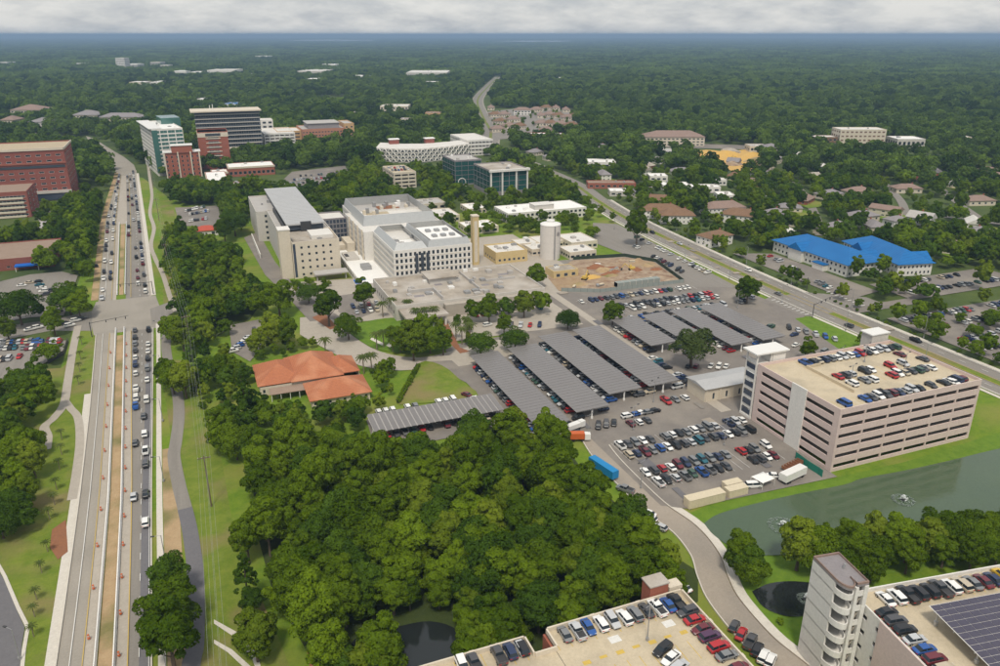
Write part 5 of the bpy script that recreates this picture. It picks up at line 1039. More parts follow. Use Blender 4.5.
for i, (c, k) in enumerate(zip(['white', 'white', 'black', 'black', 'black', 'charcoal', 'white', 'beige', 'grey', 'maroon', 'dark blue', 'yellow', 'white', 'grey', 'white', 'silver', 'black', 'white'], ['sedan', 'suv', 'pickup', 'suv', 'suv', 'pickup', 'suv', 'suv', 'sedan', 'sedan', 'sedan', 'pickup', 'sedan', 'sedan', 'suv', 'sedan', 'sedan', 'suv'])):
    p = bo+bx*(5.6+i*2.62)+by*(-3.4); car(p.x, p.y, HB, R(81+random.uniform(-2, 2)), pB, c, k)
for i, (c, k) in enumerate(zip(['black', 'charcoal', 'black', 'silver', 'blue', 'maroon', 'beige', 'grey', 'white', 'black'], ['sedan', 'suv', 'suv', 'sedan', 'sedan', 'suv', 'suv', 'suv', 'sedan', 'suv'])):
    p = bo+bx*3.2+by*(-6.8-i*2.55); car(p.x, p.y, HB, R(-8+random.uniform(-2, 2)), pB, c, k)
pA = 'parked on the pink garage roof'
HAz = HA
row(175, 158.2, 224, 158.2, 19, 90, pA, HAz, .78, None); row(188, 168.6, 222, 168.6, 13, 90, pA, HAz, .75); row(188, 174.2, 222, 174.2, 13, 90, pA, HAz, .55); row(186, 186.9, 226, 186.9, 16, 90, pA, HAz, .9)
for x_, y_, c in ((222, 181, 'maroon'), (226, 175, 'charcoal'), (219, 157.5, 'white')): car(x_, y_, HAz, R(95), pA, c, 'sedan')
pF = 'parked in the open lot below the pink garage'
row(118, 191.6, 166, 191.6, 18, 90, pF, prob=.95); row(117.5, 185.2, 164, 185.2, 17, 90, pF, prob=.97); row(117, 174.2, 146, 174.2, 11, 90, pF, prob=.97); row(117.5, 168.2, 142, 168.2, 9, 90, pF, prob=.9); row(152, 174, 162, 174, 5, 90, pF); row(152, 168, 160, 168, 4, 90, pF, prob=.8)
pS = 'parked under a long solar canopy'
for (a, b), y0_, y1_ in zip(FR, (209, 214, 222, 223), (271, 272, 280, 281)):
    n_ = int((y1_-y0_)/2.75); row(a+1.9, y0_, a+1.9, y1_, n_, 0, pS, prob=.93)
    row(b+0.2, y0_, b+0.2, y1_, n_, 0, pS, prob=.5)
pT = 'parked at the foot of the long canopies'
row(129, 203.5, 139, 203.5, 4, 90, pT); row(131, 209, 142, 209, 5, 0, pT, cols=['white', 'blue', 'white', 'grey', 'black']); row(150, 214, 158, 214, 3, 90, pT, cols=['red', 'grey', 'white']); row(108.5, 204, 108.5, 212, 3, 0, pT); row(118, 206, 124, 206, 3, 60, pT, cols=['black', 'charcoal', 'black'])
row(167, 222, 167, 250, 9, 0, 'parked beside the pale walkway', prob=.8)
pL = 'parked by the lawn wedge at the lone canopy'
for x_, c in ((51, 'white'), (53.5, 'white'), (56, 'white'), (61.5, 'white'), (64.3, 'grey'), (73, 'white'), (75.6, 'white'), (78.5, 'white')): car(x_, 243.6, GROUND_CAR, R(90), pL, c, 'van' if c == 'white' and x_ > 77 else 'suv')
row(47, 226.5, 88, 226.5, 15, 90, 'parked in the shade of the lone striped canopy', prob=.85); car(84.5, 246, GROUND_CAR, R(115), pL, 'maroon', 'sedan'); car(86.5, 241.5, GROUND_CAR, R(112), pL, 'white', 'sedan')
pN = 'parked in the packed lot before the building site'
for y_, x0_, x1_, pr in ((296, 184, 236, .9), (307.5, 186, 240, .93), (312.6, 188, 240, .93), (326, 173, 239, .9)): row(x0_, y_, x1_, y_, int((x1_-x0_)/2.7), 90, pN, prob=pr)
pW = 'parked among the canopies across the walkway'
for a, y0_, y1_ in ((171, 257, 288), (187, 262, 288), (202, 245, 289), (218, 245, 289)): row(a, y0_, a, y1_, int((y1_-y0_)/2.75), 0, pW, prob=.9)
row(176, 238, 190, 232, 6, 40, pW); row(184, 250, 184, 256, 2, 0, pW)
pE = 'parked on the staff lot along the arterial'
row(262, 345, 268, 430, 26, 20, pE, prob=.75); row(250, 352, 255, 415, 16, 30, pE, prob=.55); row(242, 262, 256, 232, 9, 60, pE, prob=.9); row(232, 240, 246, 216, 8, 20, pE, prob=.8); row(246, 296, 256, 300, 4, 90, pE); row(236, 262, 240, 250, 4, 10, pE, prob=.8); row(206, 345, 236, 342, 8, 15, pE, prob=.5)
pH = 'parked near the hospital podium'
row(108, 327, 150, 325.5, 14, 90, pH, prob=.6); row(128, 308, 140, 303, 4, 60, pH); row(84, 372, 84, 384, 4, 0, pH); row(66, 352, 76, 352, 4, 90, pH); row(66, 360, 78, 362, 4, 90, pH); car(118, 312, GROUND_CAR, R(12), pH, 'white')
pD = 'parked above the tiled house'
row(7, 322, 15, 336, 6, 15, pD, cols=['white', 'silver', 'blue', 'white', 'white', 'silver']); row(10, 345, 22, 345, 4, 90, pD, prob=.7); car(60, 296, GROUND_CAR, R(-10), pD, 'grey', 'sedan')
pR = 'driving along the curving service road'
car(97.5, 125.5, GROUND_CAR, R(100), pR, 'white', 'sedan')
pQ = 'parked at the kerb of the service road'
q_ = [p for p in cl if 66 < p[1] < 118]
for i, (c, px, py) in enumerate((('charcoal', 734, 629), ('red', 741, 637), ('charcoal', 750, 645), ('black', 757, 653), ('white', 763, 660), ('white', 770, 664), ('white', 648, 516), ('white', 650, 521), ('silver', 660, 530), ('grey', 625, 492))):
    x_, y_ = P(px, py); car(x_, y_, GROUND_CAR, R(35 if py > 600 else 120), pQ, c)
pO = 'parked in the lot across the arterial'
for y_, x0_, x1_ in ((182, 300, 400), (192, 300, 400), (208, 300, 400), (218, 304, 400), (234, 306, 400), (246, 300, 380)): row(x0_, y_, x1_, y_, int((x1_-x0_)/2.75), 90, pO, prob=.7)
row(303, 290, 318, 360, 20, 10, 'parked before the blue-roofed buildings', prob=.5); row(334, 276, 410, 276, 26, 90, 'parked before the blue-roofed buildings', prob=.6); row(334, 290, 400, 290, 22, 90, 'parked before the blue-roofed buildings', prob=.6)
pM = 'in the traffic queue on the avenue'
for f_, v0, v1, dv, pr, hd in ((off(md, 4.4), 288, 366, 8.3, .92, 91), (off(rr, -1.7), 285, 366, 9.6, .6, 91), (off(rr, -1.4), 424, 840, 10.5, .72, 93), (off(rr, -4.6), 440, 840, 13, .5, 93), (off(md, 1.6), 560, 830, 14, .4, 93), (off(lr, -3.2), 420, 840, 11, .6, -87), (off(rl, 1.8), 420, 840, 12.5, .55, -87)):
    v = v0
    while v < v1:
        if random.random() < pr: car(f_(v), v, GROUND_CAR, R(hd), pM, random.choice(('white', 'white', 'black', 'charcoal', 'grey', 'silver', 'black', 'white', 'dark blue', 'maroon')), random.choice(('sedan', 'suv', 'suv', 'pickup', 'van', 'hatchback')))
        v += dv*random.uniform(.85, 1.25)
pX = 'driving on the open stretch of the avenue'
for px, py, c, k in ((146, 525, 'white', 'suv'), (134, 499, 'silver', 'sedan'), (146, 496, 'black', 'sedan'), (146, 466, 'charcoal', 'suv'), (146, 453, 'white', 'pickup'), (135.5, 445, 'charcoal', 'sedan'), (145, 436, 'white', 'suv'), (144, 418, 'charcoal', 'sedan'), (136, 408, 'blue', 'pickup')):
    x_, y_ = P(px, py); car(x_, y_, GROUND_CAR, R(91), pX, c, k)
pG = 'driving on the divided arterial'
for x_, y_, hd in ((284, 437, -87), (284, 405, -87), (273, 300, 92), (286, 340, -88), (271, 250, 91), (284, 225, -89), (287, 470, -84)): car(x_, y_, GROUND_CAR, R(hd), pG)
pI = 'waiting in the side street'
for px, py in ((38, 329), (30, 331), (66, 325), (70, 327), (76, 322), (82, 320), (58, 313), (52, 315)): x_, y_ = P(px, py); car(x_, y_, GROUND_CAR, R(20), pI, random.choice(('black', 'charcoal', 'white')))
pK = 'parked in the walled lot at the park edge'
for (xa, ya, xb, yb, n_) in ((2, 344, 60, 343, 17), (2, 350, 50, 349, 12), (0, 362, 20, 358, 5)):
    a_, b_ = P(xa, ya), P(xb, yb); row(*a_, *b_, n_, 85, pK, prob=.85)
pJ = 'parked in the pale lot by the side street'
for (xa, ya, xb, yb, n_) in ((38, 283, 46, 296, 5), (22, 287, 30, 284, 2), (54, 292, 55, 300, 2), (88, 270, 94, 268, 2)): a_, b_ = P(xa, ya), P(xb, yb); row(*a_, *b_, n_, 5, pJ, prob=.95)
pV = 'parked in the small lot by the red kiosk'
for (xa, ya, xb, yb, n_) in ((188, 216, 208, 212, 10), (186, 212, 204, 208, 9), (190, 222, 206, 220, 7)): a_, b_ = P(xa, ya), P(xb, yb); row(*a_, *b_, n_, 85, pV, prob=.85)
pY = 'parked behind the white hospital'
for (xa, ya, xb, yb, n_) in ((280, 189, 330, 186, 22), (284, 185, 334, 182, 22), (292, 181, 338, 178, 20), (298, 177, 342, 174, 18)): a_, b_ = P(xa, ya), P(xb, yb); row(*a_, *b_, n_, 90, pY, prob=.7)
row(167, 690, 181, 690, 6, 90, 'parked on the roof of the small pale garage', HQ, .9); row(167, 676, 181, 676, 6, 90, 'parked on the roof of the small pale garage', HQ, .9)
for px, py, n_ in ((486, 140, 9), (487, 146, 9)): a_, b_ = P(px-6, py), P(px+5, py); row(*a_, *b_, n_, 75, 'driving on the far avenue', prob=.7)
CARS.sort(key=lambda c: math.hypot(c[0], c[1], CAMH-c[2]))
CNAME = {'sedan': 'sedan', 'suv': 'suv', 'hatchback': 'hatchback', 'pickup': 'pickup_truck', 'van': 'van', 'van_box': 'box_van'}
def put_car(x, y, z, rz, k, c, place, full):
    D = KIND[k]; nm = CNAME[k]; art = {'suv': 'tall SUV', 'pickup': 'pickup truck', 'van_box': 'box van'}.get(k, k)
    t = thing(nm if nm != 'suv' else 'sport_utility_car', f'{c} {art} {place}', 'car', (x, y, z), rz, 'cars '+place); rgb = (*COLS[c], 1)
    b = link('body', D['body'] if full else D['solid'], t); b.color = rgb
    g = link('windows', D['glass'], t)
    if full:
        for sx in (-1, 1):
            for sy in (-1, 1): link('wheel', D['wheel'], t, (sx*D['L']*.30, sy*(D['W']*.5-.06), .34))
        for sy in (-1, 1):
            link('headlight', D['head'], t, (D['L']/2-.12, sy*D['W']*.30, D['hood']-.30)); link('taillight', D['tail'], t, (-D['L']/2+.08, sy*D['W']*.33, D['belt']-.30))
for i, c in enumerate(CARS[:300]): put_car(*c, full=(i < 75))
st = MB(); cidx = {c: i for i, c in enumerate(COLS)}; cm = []
for c in COLS: cm.append(mat('paint_'+c.replace(' ', '_'), COLS[c], 0.32).name)
for x, y, z, rz, k, c, _ in CARS[300:]:
    cs, sn = math.cos(rz), math.sin(rz)
    for part_, mi in ((KIND[k]['raw'][0], cidx[c]), (KIND[k]['raw'][1], len(cm))):
        i = len(st.v); st.v += [(x+cs*a-sn*b, y+sn*a+cs*b, z+e) for a, b, e in part_.v]; st.f += [tuple(i+q for q in f) for f in part_.f]; st.m += [mi]*len(part_.f)
o = st.build('distant_cars', cm+['glass']); o['kind'] = 'stuff'; o['label'] = 'small distant cars filling the far car parks and roads'; o['category'] = 'cars'
# ================================================================ vehicles and boxes of other kinds
def box_trailer(px, py, L, W, H_, rdeg, body, label, cat='trailer', name='trailer', cab=None):
    x, y = P(px, py); t = thing(name, label, cat, (x, y, 0.3), R(rdeg)); mb = MB(); mb.box(-L/2, L/2, -W/2, W/2, .9, H_)
    k = int(L/1.2)
    for j in range(k+1):
        for sy in (-1, 1): xx = -L/2+L*j/k; mb.box(xx-.06, xx+.06, sy*W/2-.04, sy*W/2+.04, .92, H_-.05)
    mb.build('body', body, t)
    MB().box(-L/2+.3, L/2-.3, -W*.3, W*.3, .6, .899).build('chassis', 'dark_metal', t)
    for sx in (-.36, -.26, .36):
        for sy in (-1, 1): m2 = MB(); m2.tube((sx*L, sy*W*.42-.14, .48), (sx*L, sy*W*.42+.14, .48), .48, .48, 12); m2.build('wheel', 'rubber', t)
    MB().box(-L/2-.03, -L/2-.002, -W*.45, -.03, 1, H_-.1).build('door', body, t); MB().box(-L/2-.03, -L/2-.002, .03, W*.45, 1, H_-.1).build('door', body, t)
    if cab:
        m2 = MB(); m2.prism([(L/2+.15, -W*.48), (L/2+2.0, -W*.45), (L/2+2.0, W*.45), (L/2+.15, W*.48)], .6, 2.6); m2.build('cab', cab, t); MB().box(L/2+1.9, L/2+2.04, -W*.4, W*.4, 1.6, 2.4).build('windscreen', 'glass', t)
    return t
def container(px, py, L, W, H_, rdeg, m, label, name='container', cat='container'):
    x, y = P(px, py); t = thing(name, label, cat, (x, y, 0.05), R(rdeg)); mb = MB(); n_ = int(L/.9)
    mb.box(-L/2, L/2, -W/2+.06, W/2-.06, .15, H_-.1)
    for j in range(n_): xx = -L/2+(j+.3)*L/n_; mb.box(xx, xx+.4*L/n_, -W/2, W/2, .2, H_-.15)
    mb.build('body', m, t); MB().box(-L/2-.05, L/2+.05, -W/2-.03, W/2+.03, H_-.098, H_+.05).build('roof', 'cream_box', t); MB().box(-L/2-.08, -L/2-.003, -W*.42, W*.42, .25, H_-.2).build('door', m, t)
    for sx in (-1, 1): MB().box(sx*(L/2-.5)-.3, sx*(L/2-.5)+.3, -W/2, W/2, -.05, .149).build('skid', 'dark_metal', t)
    return t
box_trailer(603, 474, 11.0, 2.4, 3.4, -78, 'blue_paint', 'long bright blue trailer parked beside the service road')
box_trailer(577, 441, 4.6, 2.2, 2.9, -20, 'orange_paint', 'orange box truck at the wood edge below the canopies', 'truck', 'box_truck', cab='white_metal')
box_trailer(573, 431, 5.5, 2.1, 2.5, 15, 'white_metal', 'white service truck next to the orange one', 'truck', 'box_truck', cab='white_metal')
container(704, 503, 12.2, 3.0, 2.9, 0, 'cream_box', 'long cream container at the lot edge above the pond'); container(735.5, 494.5, 6.6, 2.7, 2.5, 0, 'cream_box', 'shorter cream container beside the long one'); container(731.5, 488.5, 5.6, 2.5, 2.4, 0, 'cream_box', 'small cream container behind the shorter one')
box_trailer(792, 480, 9.5, 2.6, 3.3, 12, 'white_metal', 'white trailer parked at the corner of the pink garage')
t = thing('flatbed_trailer', 'rusty orange steel rack lying beside the white trailer', 'rack', (*P(792, 468), .3), R(14)); mb = MB(); mb.box(-4, 4, -1.1, 1.1, .5, .7)
for k in range(7): mb.box(-4+k*1.3, -3.85+k*1.3, -1.1, 1.1, .7, 1.5)
mb.box(-4, 4, -1.1, -1.0, 1.4, 1.5); mb.box(-4, 4, 1.0, 1.1, 1.4, 1.5); mb.build('rack', 'clay', t); mb = MB(); [mb.tube((x, y, 0), (x, y+.2, 0), .35, .35, 10) for x in (-2, 2) for y in (-1.2, 1.0)]; mb.build('wheel_set', 'rubber', t)
t = thing('tent', 'small white peaked tent beside the white van', 'tent', (*P(762, 485), .2), R(10)); mb = MB(); q = [(-2.6, -2.2), (2.6, -2.2), (2.6, 2.2), (-2.6, 2.2)]
for k in range(4): mb.face([(*q[k], 2.4), (*q[(k+1) % 4], 2.4), (0, 0, 3.8)])
mb.build('cloth', 'roof_bright', t); mb = MB(); [mb.tube((*p, 0), (*p, 2.45), .06, .06, 6) for p in q]; mb.build('pole', 'white_metal', t)
put_car(*P(753, 488), .3, R(-15), 'van', 'white', 'standing beside the white tent', True); put_car(*P(774, 478), .3, R(-30), 'sedan', 'white', 'beside the white trailer', True)
# green mesh fence at the garage corner
def fence(pts, h, m, label, post='dark_metal', step=3.0, name='fence', cat='fence', z=0.05):
    t = thing(name, label, cat, (pts[0][0], pts[0][1], 0)); o0 = Vector(pts[0])
    for i in range(len(pts)-1):
        a, b = Vector(pts[i])-o0, Vector(pts[i+1])-o0; L = (b-a).length; k = max(1, int(L/step)); d = (b-a)/L; n = Vector((d.y, -d.x))*.03
        for j in range(k):
            p, q = a+d*(L*j/k+.05), a+d*(L*(j+1)/k-.05); MB().prism([tuple(p-n), tuple(q-n), tuple(q+n), tuple(p+n)], z, h).build('panel', m, t)
            c = a+d*(L*j/k); MB().tube((c.x, c.y, 0), (c.x, c.y, h+.15), .05, .05, 6).build('post', post, t)
    return t
fence(PP([(795, 459), (807, 468), (818, 475), (822, 478)]), 2.6, 'green_cloth', 'green mesh fence at the foot of the pink garage')
fence([(172, 346), (190, 337), (240, 335.5)], 2.2, 'teal_fence', 'pale green screened fence along the packed lot'); fence([(240, 335.5), (248, 376), (237, 393), (205, 398)], 2.2, 'dark_green', 'dark screened fence curving round the building site')
t = thing('storm_tank', 'long pale teal tank lying in the building site', 'tank', (214, 342, 0)); mb = MB(); mb.box(-12, 14, -1.8, 1.8, 0.1, 2.8); mb.build('body', 'teal_fence', t); [MB().box(-12+k*3.7, -11.8+k*3.7, -1.9, 1.9, .1, 2.9).build('rib', 'grey_wall', t) for k in range(8)]
GSP = 'spoil heaps in the building site'; HX = random.Random(4)
for k in range(9):
    x, y = HX.uniform(180, 238), HX.uniform(346, 352) if k < 4 else HX.uniform(356, 386); t = thing('material_stack', 'stack of building materials on the excavated ground', 'material stack', (x, y, .2), HX.uniform(0, 3), 'material stacks')
    for q in range(3): MB().box(-1.6, 1.6, -.8+q*.12, .8-q*.1, q*.42, q*.42+.36).build('pallet_load', HX.choice(['galv', 'pole_wood', 'cream_box', 'white_metal']), t)
for x, y, r_, h_, m_, lb in ((198, 362, 4.5, 1.6, 'yellow_sand', 'yellow sand heap in the building site'), *[(HX.uniform(208, 240), HX.uniform(356, 388), HX.uniform(2.0, 4.6), HX.uniform(.9, 2.2), m0, l0) for m0, l0 in (('clay', 'red clay heap in the building site'), ('pit_dirt', 'brown earth heap in the building site'), ('dry_dirt', 'pale earth heap in the building site')) for _ in range(6)], (186, 353, 4, 1.4, 'dry_dirt', 'small dry heap by the walkway'), (552, 715, 16, 6, 'yellow_sand', 'great yellow sand heap on the distant site'), (575, 700, 13, 5, 'yellow_sand', 'second yellow sand heap on the distant site'), (520, 660, 10, 4, 'pit_dirt', 'brown heap at the near end of the distant sand site'), (560, 672, 12, 4, 'dry_dirt', 'pale heap among the distant sand heaps')):
    mb = MB(); nr = 14
    prof = [(1.0, 0), (.75, .35), (.45, .75), (.18, .97)]; i0 = 0
    for q, (a_, b_) in enumerate(prof):
        for k in range(nr): an = 2*math.pi*k/nr; jr = r_*a_*random.uniform(.85, 1.15); mb.v.append((jr*math.cos(an)*1.4, jr*math.sin(an)*.8, h_*b_*random.uniform(.85, 1.1) if q else 0))
    for q in range(3):
        for k in range(nr): l = (k+1) % nr; mb.f.append((q*nr+k, q*nr+l, (q+1)*nr+l, (q+1)*nr+k)); mb.m.append(0)
    mb.f.append(tuple(3*nr+k for k in range(nr))); mb.m.append(0)
    tag(mb.build('spoil_heap', m_, None, (x, y, .2), True), lb, 'earth heap', GSP)
def digger(x, y, rz, label):
    t = thing('excavator', label, 'excavator', (x, y, .2), R(rz)); [MB().box(-1.8, 1.8, s*1.1-.3, s*1.1+.3, 0, .9).build('track', 'rubber', t) for s in (-1, 1)]
    mb = MB(); mb.box(-1.6, 1.2, -1.2, 1.2, .95, 2.1); mb.box(.1, 1.3, -1.2, -.1, 2.1, 3.0); mb.build('body', 'paint_yellow', t); mb = MB(); mb.tube((1.2, .3, 1.6), (4.2, .3, 4.2), .25, .22, 6); mb.tube((4.2, .3, 4.2), (6.0, .3, 1.6), .2, .16, 6); mb.build('boom', 'paint_yellow', t); MB().box(5.5, 6.4, -.2, .8, .6, 1.7).build('bucket', 'dark_metal', t); MB().box(.3, 1.32, -1.22, -.3, 2.15, 2.9).build('windows', 'glass', t)
digger(193, 360, 40, 'yellow excavator digging at the sand heap'); digger(226, 366, 160, 'yellow excavator beside the red clay heap')
digger(545, 690, 80, 'yellow excavator at the distant sand site')
# concrete barriers lining the earth median
JB = MB(); L_ = 6.0
for s0, s1 in ((-L_/2, L_/2),):
    pr = [(-.35, 0), (-.3, .25), (-.12, .55), (-.1, .95), (.1, .95), (.12, .55), (.3, .25), (.35, 0)]
    n_ = len(pr); JB.v = [(a, s0, b) for a, b in pr]+[(a, s1, b) for a, b in pr]
    for k in range(n_-1): JB.f.append((k, k+1, n_+k+1, n_+k)); JB.m.append(0)
    JB.f += [tuple(range(n_)), tuple(range(2*n_-1, n_-1, -1))]; JB.m += [0, 0]
JB = JB.mesh('concrete_barrier', 'roof_bright')
for f_, nm in ((off(lr, .35), 'white concrete barrier on the outer side of the earth median'), (md, 'white concrete barrier on the queue side of the earth median')):
    v = 118.0
    while v < 364:
        a, b = f_(v), f_(v+6.15); tag(link('concrete_barrier', JB, None, ((a+b)/2, v+3.1, .42), math.atan2(6.15, b-a)-math.pi/2), nm, 'barrier', 'concrete barriers along the earth median'); v += 6.15
    v = 424.0
    while v < 600:
        a, b = f_(v), f_(v+6.15); tag(link('concrete_barrier', JB, None, ((a+b)/2, v+3.1, .42), math.atan2(6.15, b-a)-math.pi/2), nm.replace('earth median', 'median beyond the crossing'), 'barrier', 'concrete barriers beyond the crossing'); v += 6.15
br = MB(); br.lathe([(.34, 0), (.34, .1), (.3, .1), (.29, .3), (.27, .55), (.25, .8), (.22, 1.05), (0, 1.1)], 12); BRm = br.mesh('drum', 'orange_paint'); bs = MB()
for z in (.35, .7): bs.lathe([(.30-.05*z, z), (.295-.05*z, z+.14)], 12)
BSm = bs.mesh('stripe', 'paint_white')
def barrel(x, y, label, g):
    t = thing('traffic_barrel', label, 'traffic barrel', (x, y, .42), 0, g); link('drum', BRm, t); link('stripe', BSm, t)
for k in range(17): barrel(md(124+k*14)+.95, 124+k*14, 'orange traffic barrel along the queue-side barrier', 'barrels along the queue')
for k in range(13): barrel(lr(124+k*18)-1.3, 124+k*18, 'orange traffic barrel along the outer barrier', 'barrels along the outer lanes')
# utility line
pts = [(-7.5, 90), (-6.5, 205), (-9, 330), (-17.5, 460), (-24, 600), (-30, 740)]; poles = []
for x, y in pts:
    t = thing('utility_pole', 'tall wooden power pole in the grass beside the path', 'utility pole', (x, y, 0), 0, 'power poles beside the path')
    if y in (205, 330): pass
    mb = MB(); mb.tube((0, 0, 0), (0, 0, 16.5), .22, .14, 8); mb.build('pole', 'pole_wood', t); MB().box(-1.7, 1.7, -.08, .08, 15.6, 15.85).build('crossarm', 'pole_wood', t)
    for ox in (-1.6, -.6, .6, 1.6): mb = MB(); mb.tube((ox, 0, 15.85), (ox, 0, 16.1), .06, .05, 6); mb.build('insulator', 'lamp_clear', t)
for ox, zz in ((-1.6, 16.1), (-.6, 16.1), (.6, 16.1), (1.6, 16.1), (0.1, 12.5)):
    mb = MB()
    for a, b in zip(pts, pts[1:]):
        pr = None
        for k in range(11):
            u = k/10; c = (a[0]+(b[0]-a[0])*u+ox, a[1]+(b[1]-a[1])*u, zz-4*1.6*u*(1-u))
            if pr: mb.tube(pr, c, .024, .024, 4, 0, False)
            pr = c
    tag(mb.build('power_line', 'galv'), 'thin power line hanging between the wooden poles' , 'power line', 'power lines')
# street lights and traffic signals
for k in range(7): lamp_post(266.2, 205+k*42, .3, 9, 'grey street light on the hospital side of the arterial', 'street lights along the arterial', (0,))
for k in range(7): lamp_post(291+(0 if k < 3 else (k-3)*4), 185+k*42, .3, 10, 'grey street light on the far side of the arterial', 'street lights beyond the arterial', (math.pi,))
for x, y in ((111, 200), (128, 200), (146, 216), (111.5, 168), (150, 180), (184, 302), (214, 300), (240, 290), (232, 215), (345, 200), (380, 225), (320, 230)): lamp_post(x, y, .2, 9, 'tall lamp post standing between parked cars', 'car park lamp posts', (.4, 3.54))
for k in range(6): lamp_post(rr(140+k*42)+3.6, 140+k*42, .2, 8.5, 'slim street light behind the avenue pavement', 'street lights along the avenue', (math.pi,))
lamp_post(*P(20, 660), .2, 8, 'white-headed street light at the dark car park corner', None, (2.4,))
def signal(x, y, ang, L, label):
    t = thing('traffic_signal', label, 'traffic signal', (x, y, .2), R(ang), 'signal masts'); mb = MB(); mb.tube((0, 0, 0), (0, 0, 7), .2, .16, 8); mb.build('pole', 'dark_metal', t); mb = MB(); mb.tube((0, 0, 6.4), (L, 0, 6.9), .13, .08, 6); mb.build('mast_arm', 'dark_metal', t)
    for k in range(3): MB().box(L*.4+k*L*.25, L*.4+k*L*.25+.35, -.2, .2, 5.6, 6.7).build('signal_head', 'dark_metal', t)
signal(264.5, 266, 20, 17, 'dark signal mast on the hospital corner of the arterial crossing'); signal(291.5, 300, 195, 15, 'dark signal mast on the far corner of the arterial crossing'); signal(rr(420)+2.2, 420, 180, 16, 'dark signal mast beside the avenue pavement'); signal(rl(366)-1.5, 364, 12, 16, 'dark signal mast on the park corner of the avenue crossing')
# retaining wall of the park lot and fountain sprays
fence(PP([(68, 342), (64, 355), (48, 364)]), 2.0, 'dark_metal', 'dark wall bounding the park-edge lot', step=4, name='boundary_wall', cat='wall')
fence(PP([(417, 366), (404, 394), (397, 404)]), 1.6, 'dark_green', 'dark hedge-like fence between lawn and house garden', step=3)
def fountain(px, py, r_, label):
    x, y = P(px, py); t = thing('fountain', label, 'fountain', (x, y, .35), 0, 'pond fountains'); mb = MB()
    rf = random.Random(8)
    for k in range(340):
        a_ = rf.uniform(0, 6.283); q_ = r_*(rf.gauss(.92, .07) if k < 240 else rf.uniform(.1, .85)); s_ = rf.uniform(.06, .17); cx, cy_ = q_*math.cos(a_), q_*math.sin(a_); mb.prism([(cx+s_*math.cos(e)*1.6, cy_+s_*math.sin(e)) for e in (0, 1.2, 2.5, 3.8, 5.1)], .0, .03)
    mb.build('foam_ring', 'foam', t)['kind'] = 'stuff'
    mb = MB(); mb.lathe([(.7, 0), (.7, .3), (.4, .4), (0, .42)], 12); mb.build('float', 'dark_metal', t); rs = random.Random(3); mb = MB()
    for k in range(90):
        a_ = rs.uniform(0, 6.283); u = rs.random(); rr_ = r_*.45*u*rs.uniform(.5, 1.0); z = .3+1.3*4*(u*.5+.5)*(1-(u*.5+.5))*rs.uniform(.6, 1); s = rs.uniform(.05, .13); c = (rr_*math.cos(a_), rr_*math.sin(a_), max(.05, z)); mb.box(c[0]-s, c[0]+s, c[1]-s, c[1]+s, c[2]-s, c[2]+s)
    o = mb.build('mist', 'spray', t); o['kind'] = 'stuff'
fountain(783, 527, 4.0, 'foaming fountain ring in the open green pond'); fountain(903, 501, 3.0, 'small white fountain near the pond trees'); fountain(806, 600, 2.0, 'little fountain in the small dark pond')
# ================================================================ TREES
def leaf_cloud(seed, Rr, zc, rzv, nl, lobes, leaf, squash=1.0, low=-0.35):
    r = np.random.default_rng(seed); k = np.arange(lobes)+.5
    ph = np.pi*(1+5**.5)*k+r.uniform(0, 6); zz = 1-(1-low)*k/lobes; rad = np.sqrt(np.clip(1-zz**2, 0, 1))
    C = np.stack([rad*np.cos(ph)*Rr, rad*np.sin(ph)*Rr, zz*rzv], 1)*r.uniform(.40, .96, (lobes, 1)); lr_ = r.uniform(.15, .42, lobes)*Rr*squash
    n = int(nl*1.5); li = r.choice(lobes, n, p=lr_**2/np.sum(lr_**2)); d = r.normal(size=(n, 3)); d /= np.linalg.norm(d, axis=1)[:, None]
    d[:, 2] = np.where(d[:, 2] < -.5, -d[:, 2], d[:, 2])
    p = C[li]+d*(lr_[li]*r.uniform(.78, 1.08, n))[:, None]*np.array([1, 1, .8])
    e = np.linalg.norm(p/np.array([Rr, Rr, rzv]), axis=1); keep = np.argsort(-e)[:nl]; p, d = p[keep], d[keep]
    out = p/np.linalg.norm(p, axis=1)[:, None]; nn = d*.55+out*.28+r.normal(size=p.shape)*.34+np.array([0, 0, .15]); nn /= np.linalg.norm(nn, axis=1)[:, None]
    gn = d*.6+r.normal(size=p.shape)*.42+np.array([0, 0, .25]); gn /= np.linalg.norm(gn, axis=1)[:, None]; gn *= np.where((gn*nn).sum(1) < 0, -1, 1)[:, None]
    t = np.cross(gn, r.normal(size=p.shape)); t /= np.linalg.norm(t, axis=1)[:, None]; b = np.cross(gn, t)
    s = (leaf*r.uniform(.55, 1.35, len(p)))[:, None]; p = p+np.array([0, 0, zc])
    V = np.stack([p-t*s*.5, p-b*s*.33, p+t*s*.5, p+b*s*.33], 1)
    return V, nn
def cloud_mesh(name, parts, m):
    V = np.concatenate([a for a, b in parts]); Nn = np.concatenate([b for a, b in parts]); n = len(V)
    me = bpy.data.meshes.new(name); me.vertices.add(n*4); me.vertices.foreach_set('co', V.reshape(-1)); me.loops.add(n*4); me.loops.foreach_set('vertex_index', np.arange(n*4, dtype=np.int32))
    me.polygons.add(n); me.polygons.foreach_set('loop_start', np.arange(0, n*4, 4, dtype=np.int32)); me.update(calc_edges=True)
    me.polygons.foreach_set('use_smooth', np.ones(n, bool)); me.materials.append(M[m])
    me.normals_split_custom_set_from_vertices(np.repeat(Nn, 4, 0).tolist()); return me
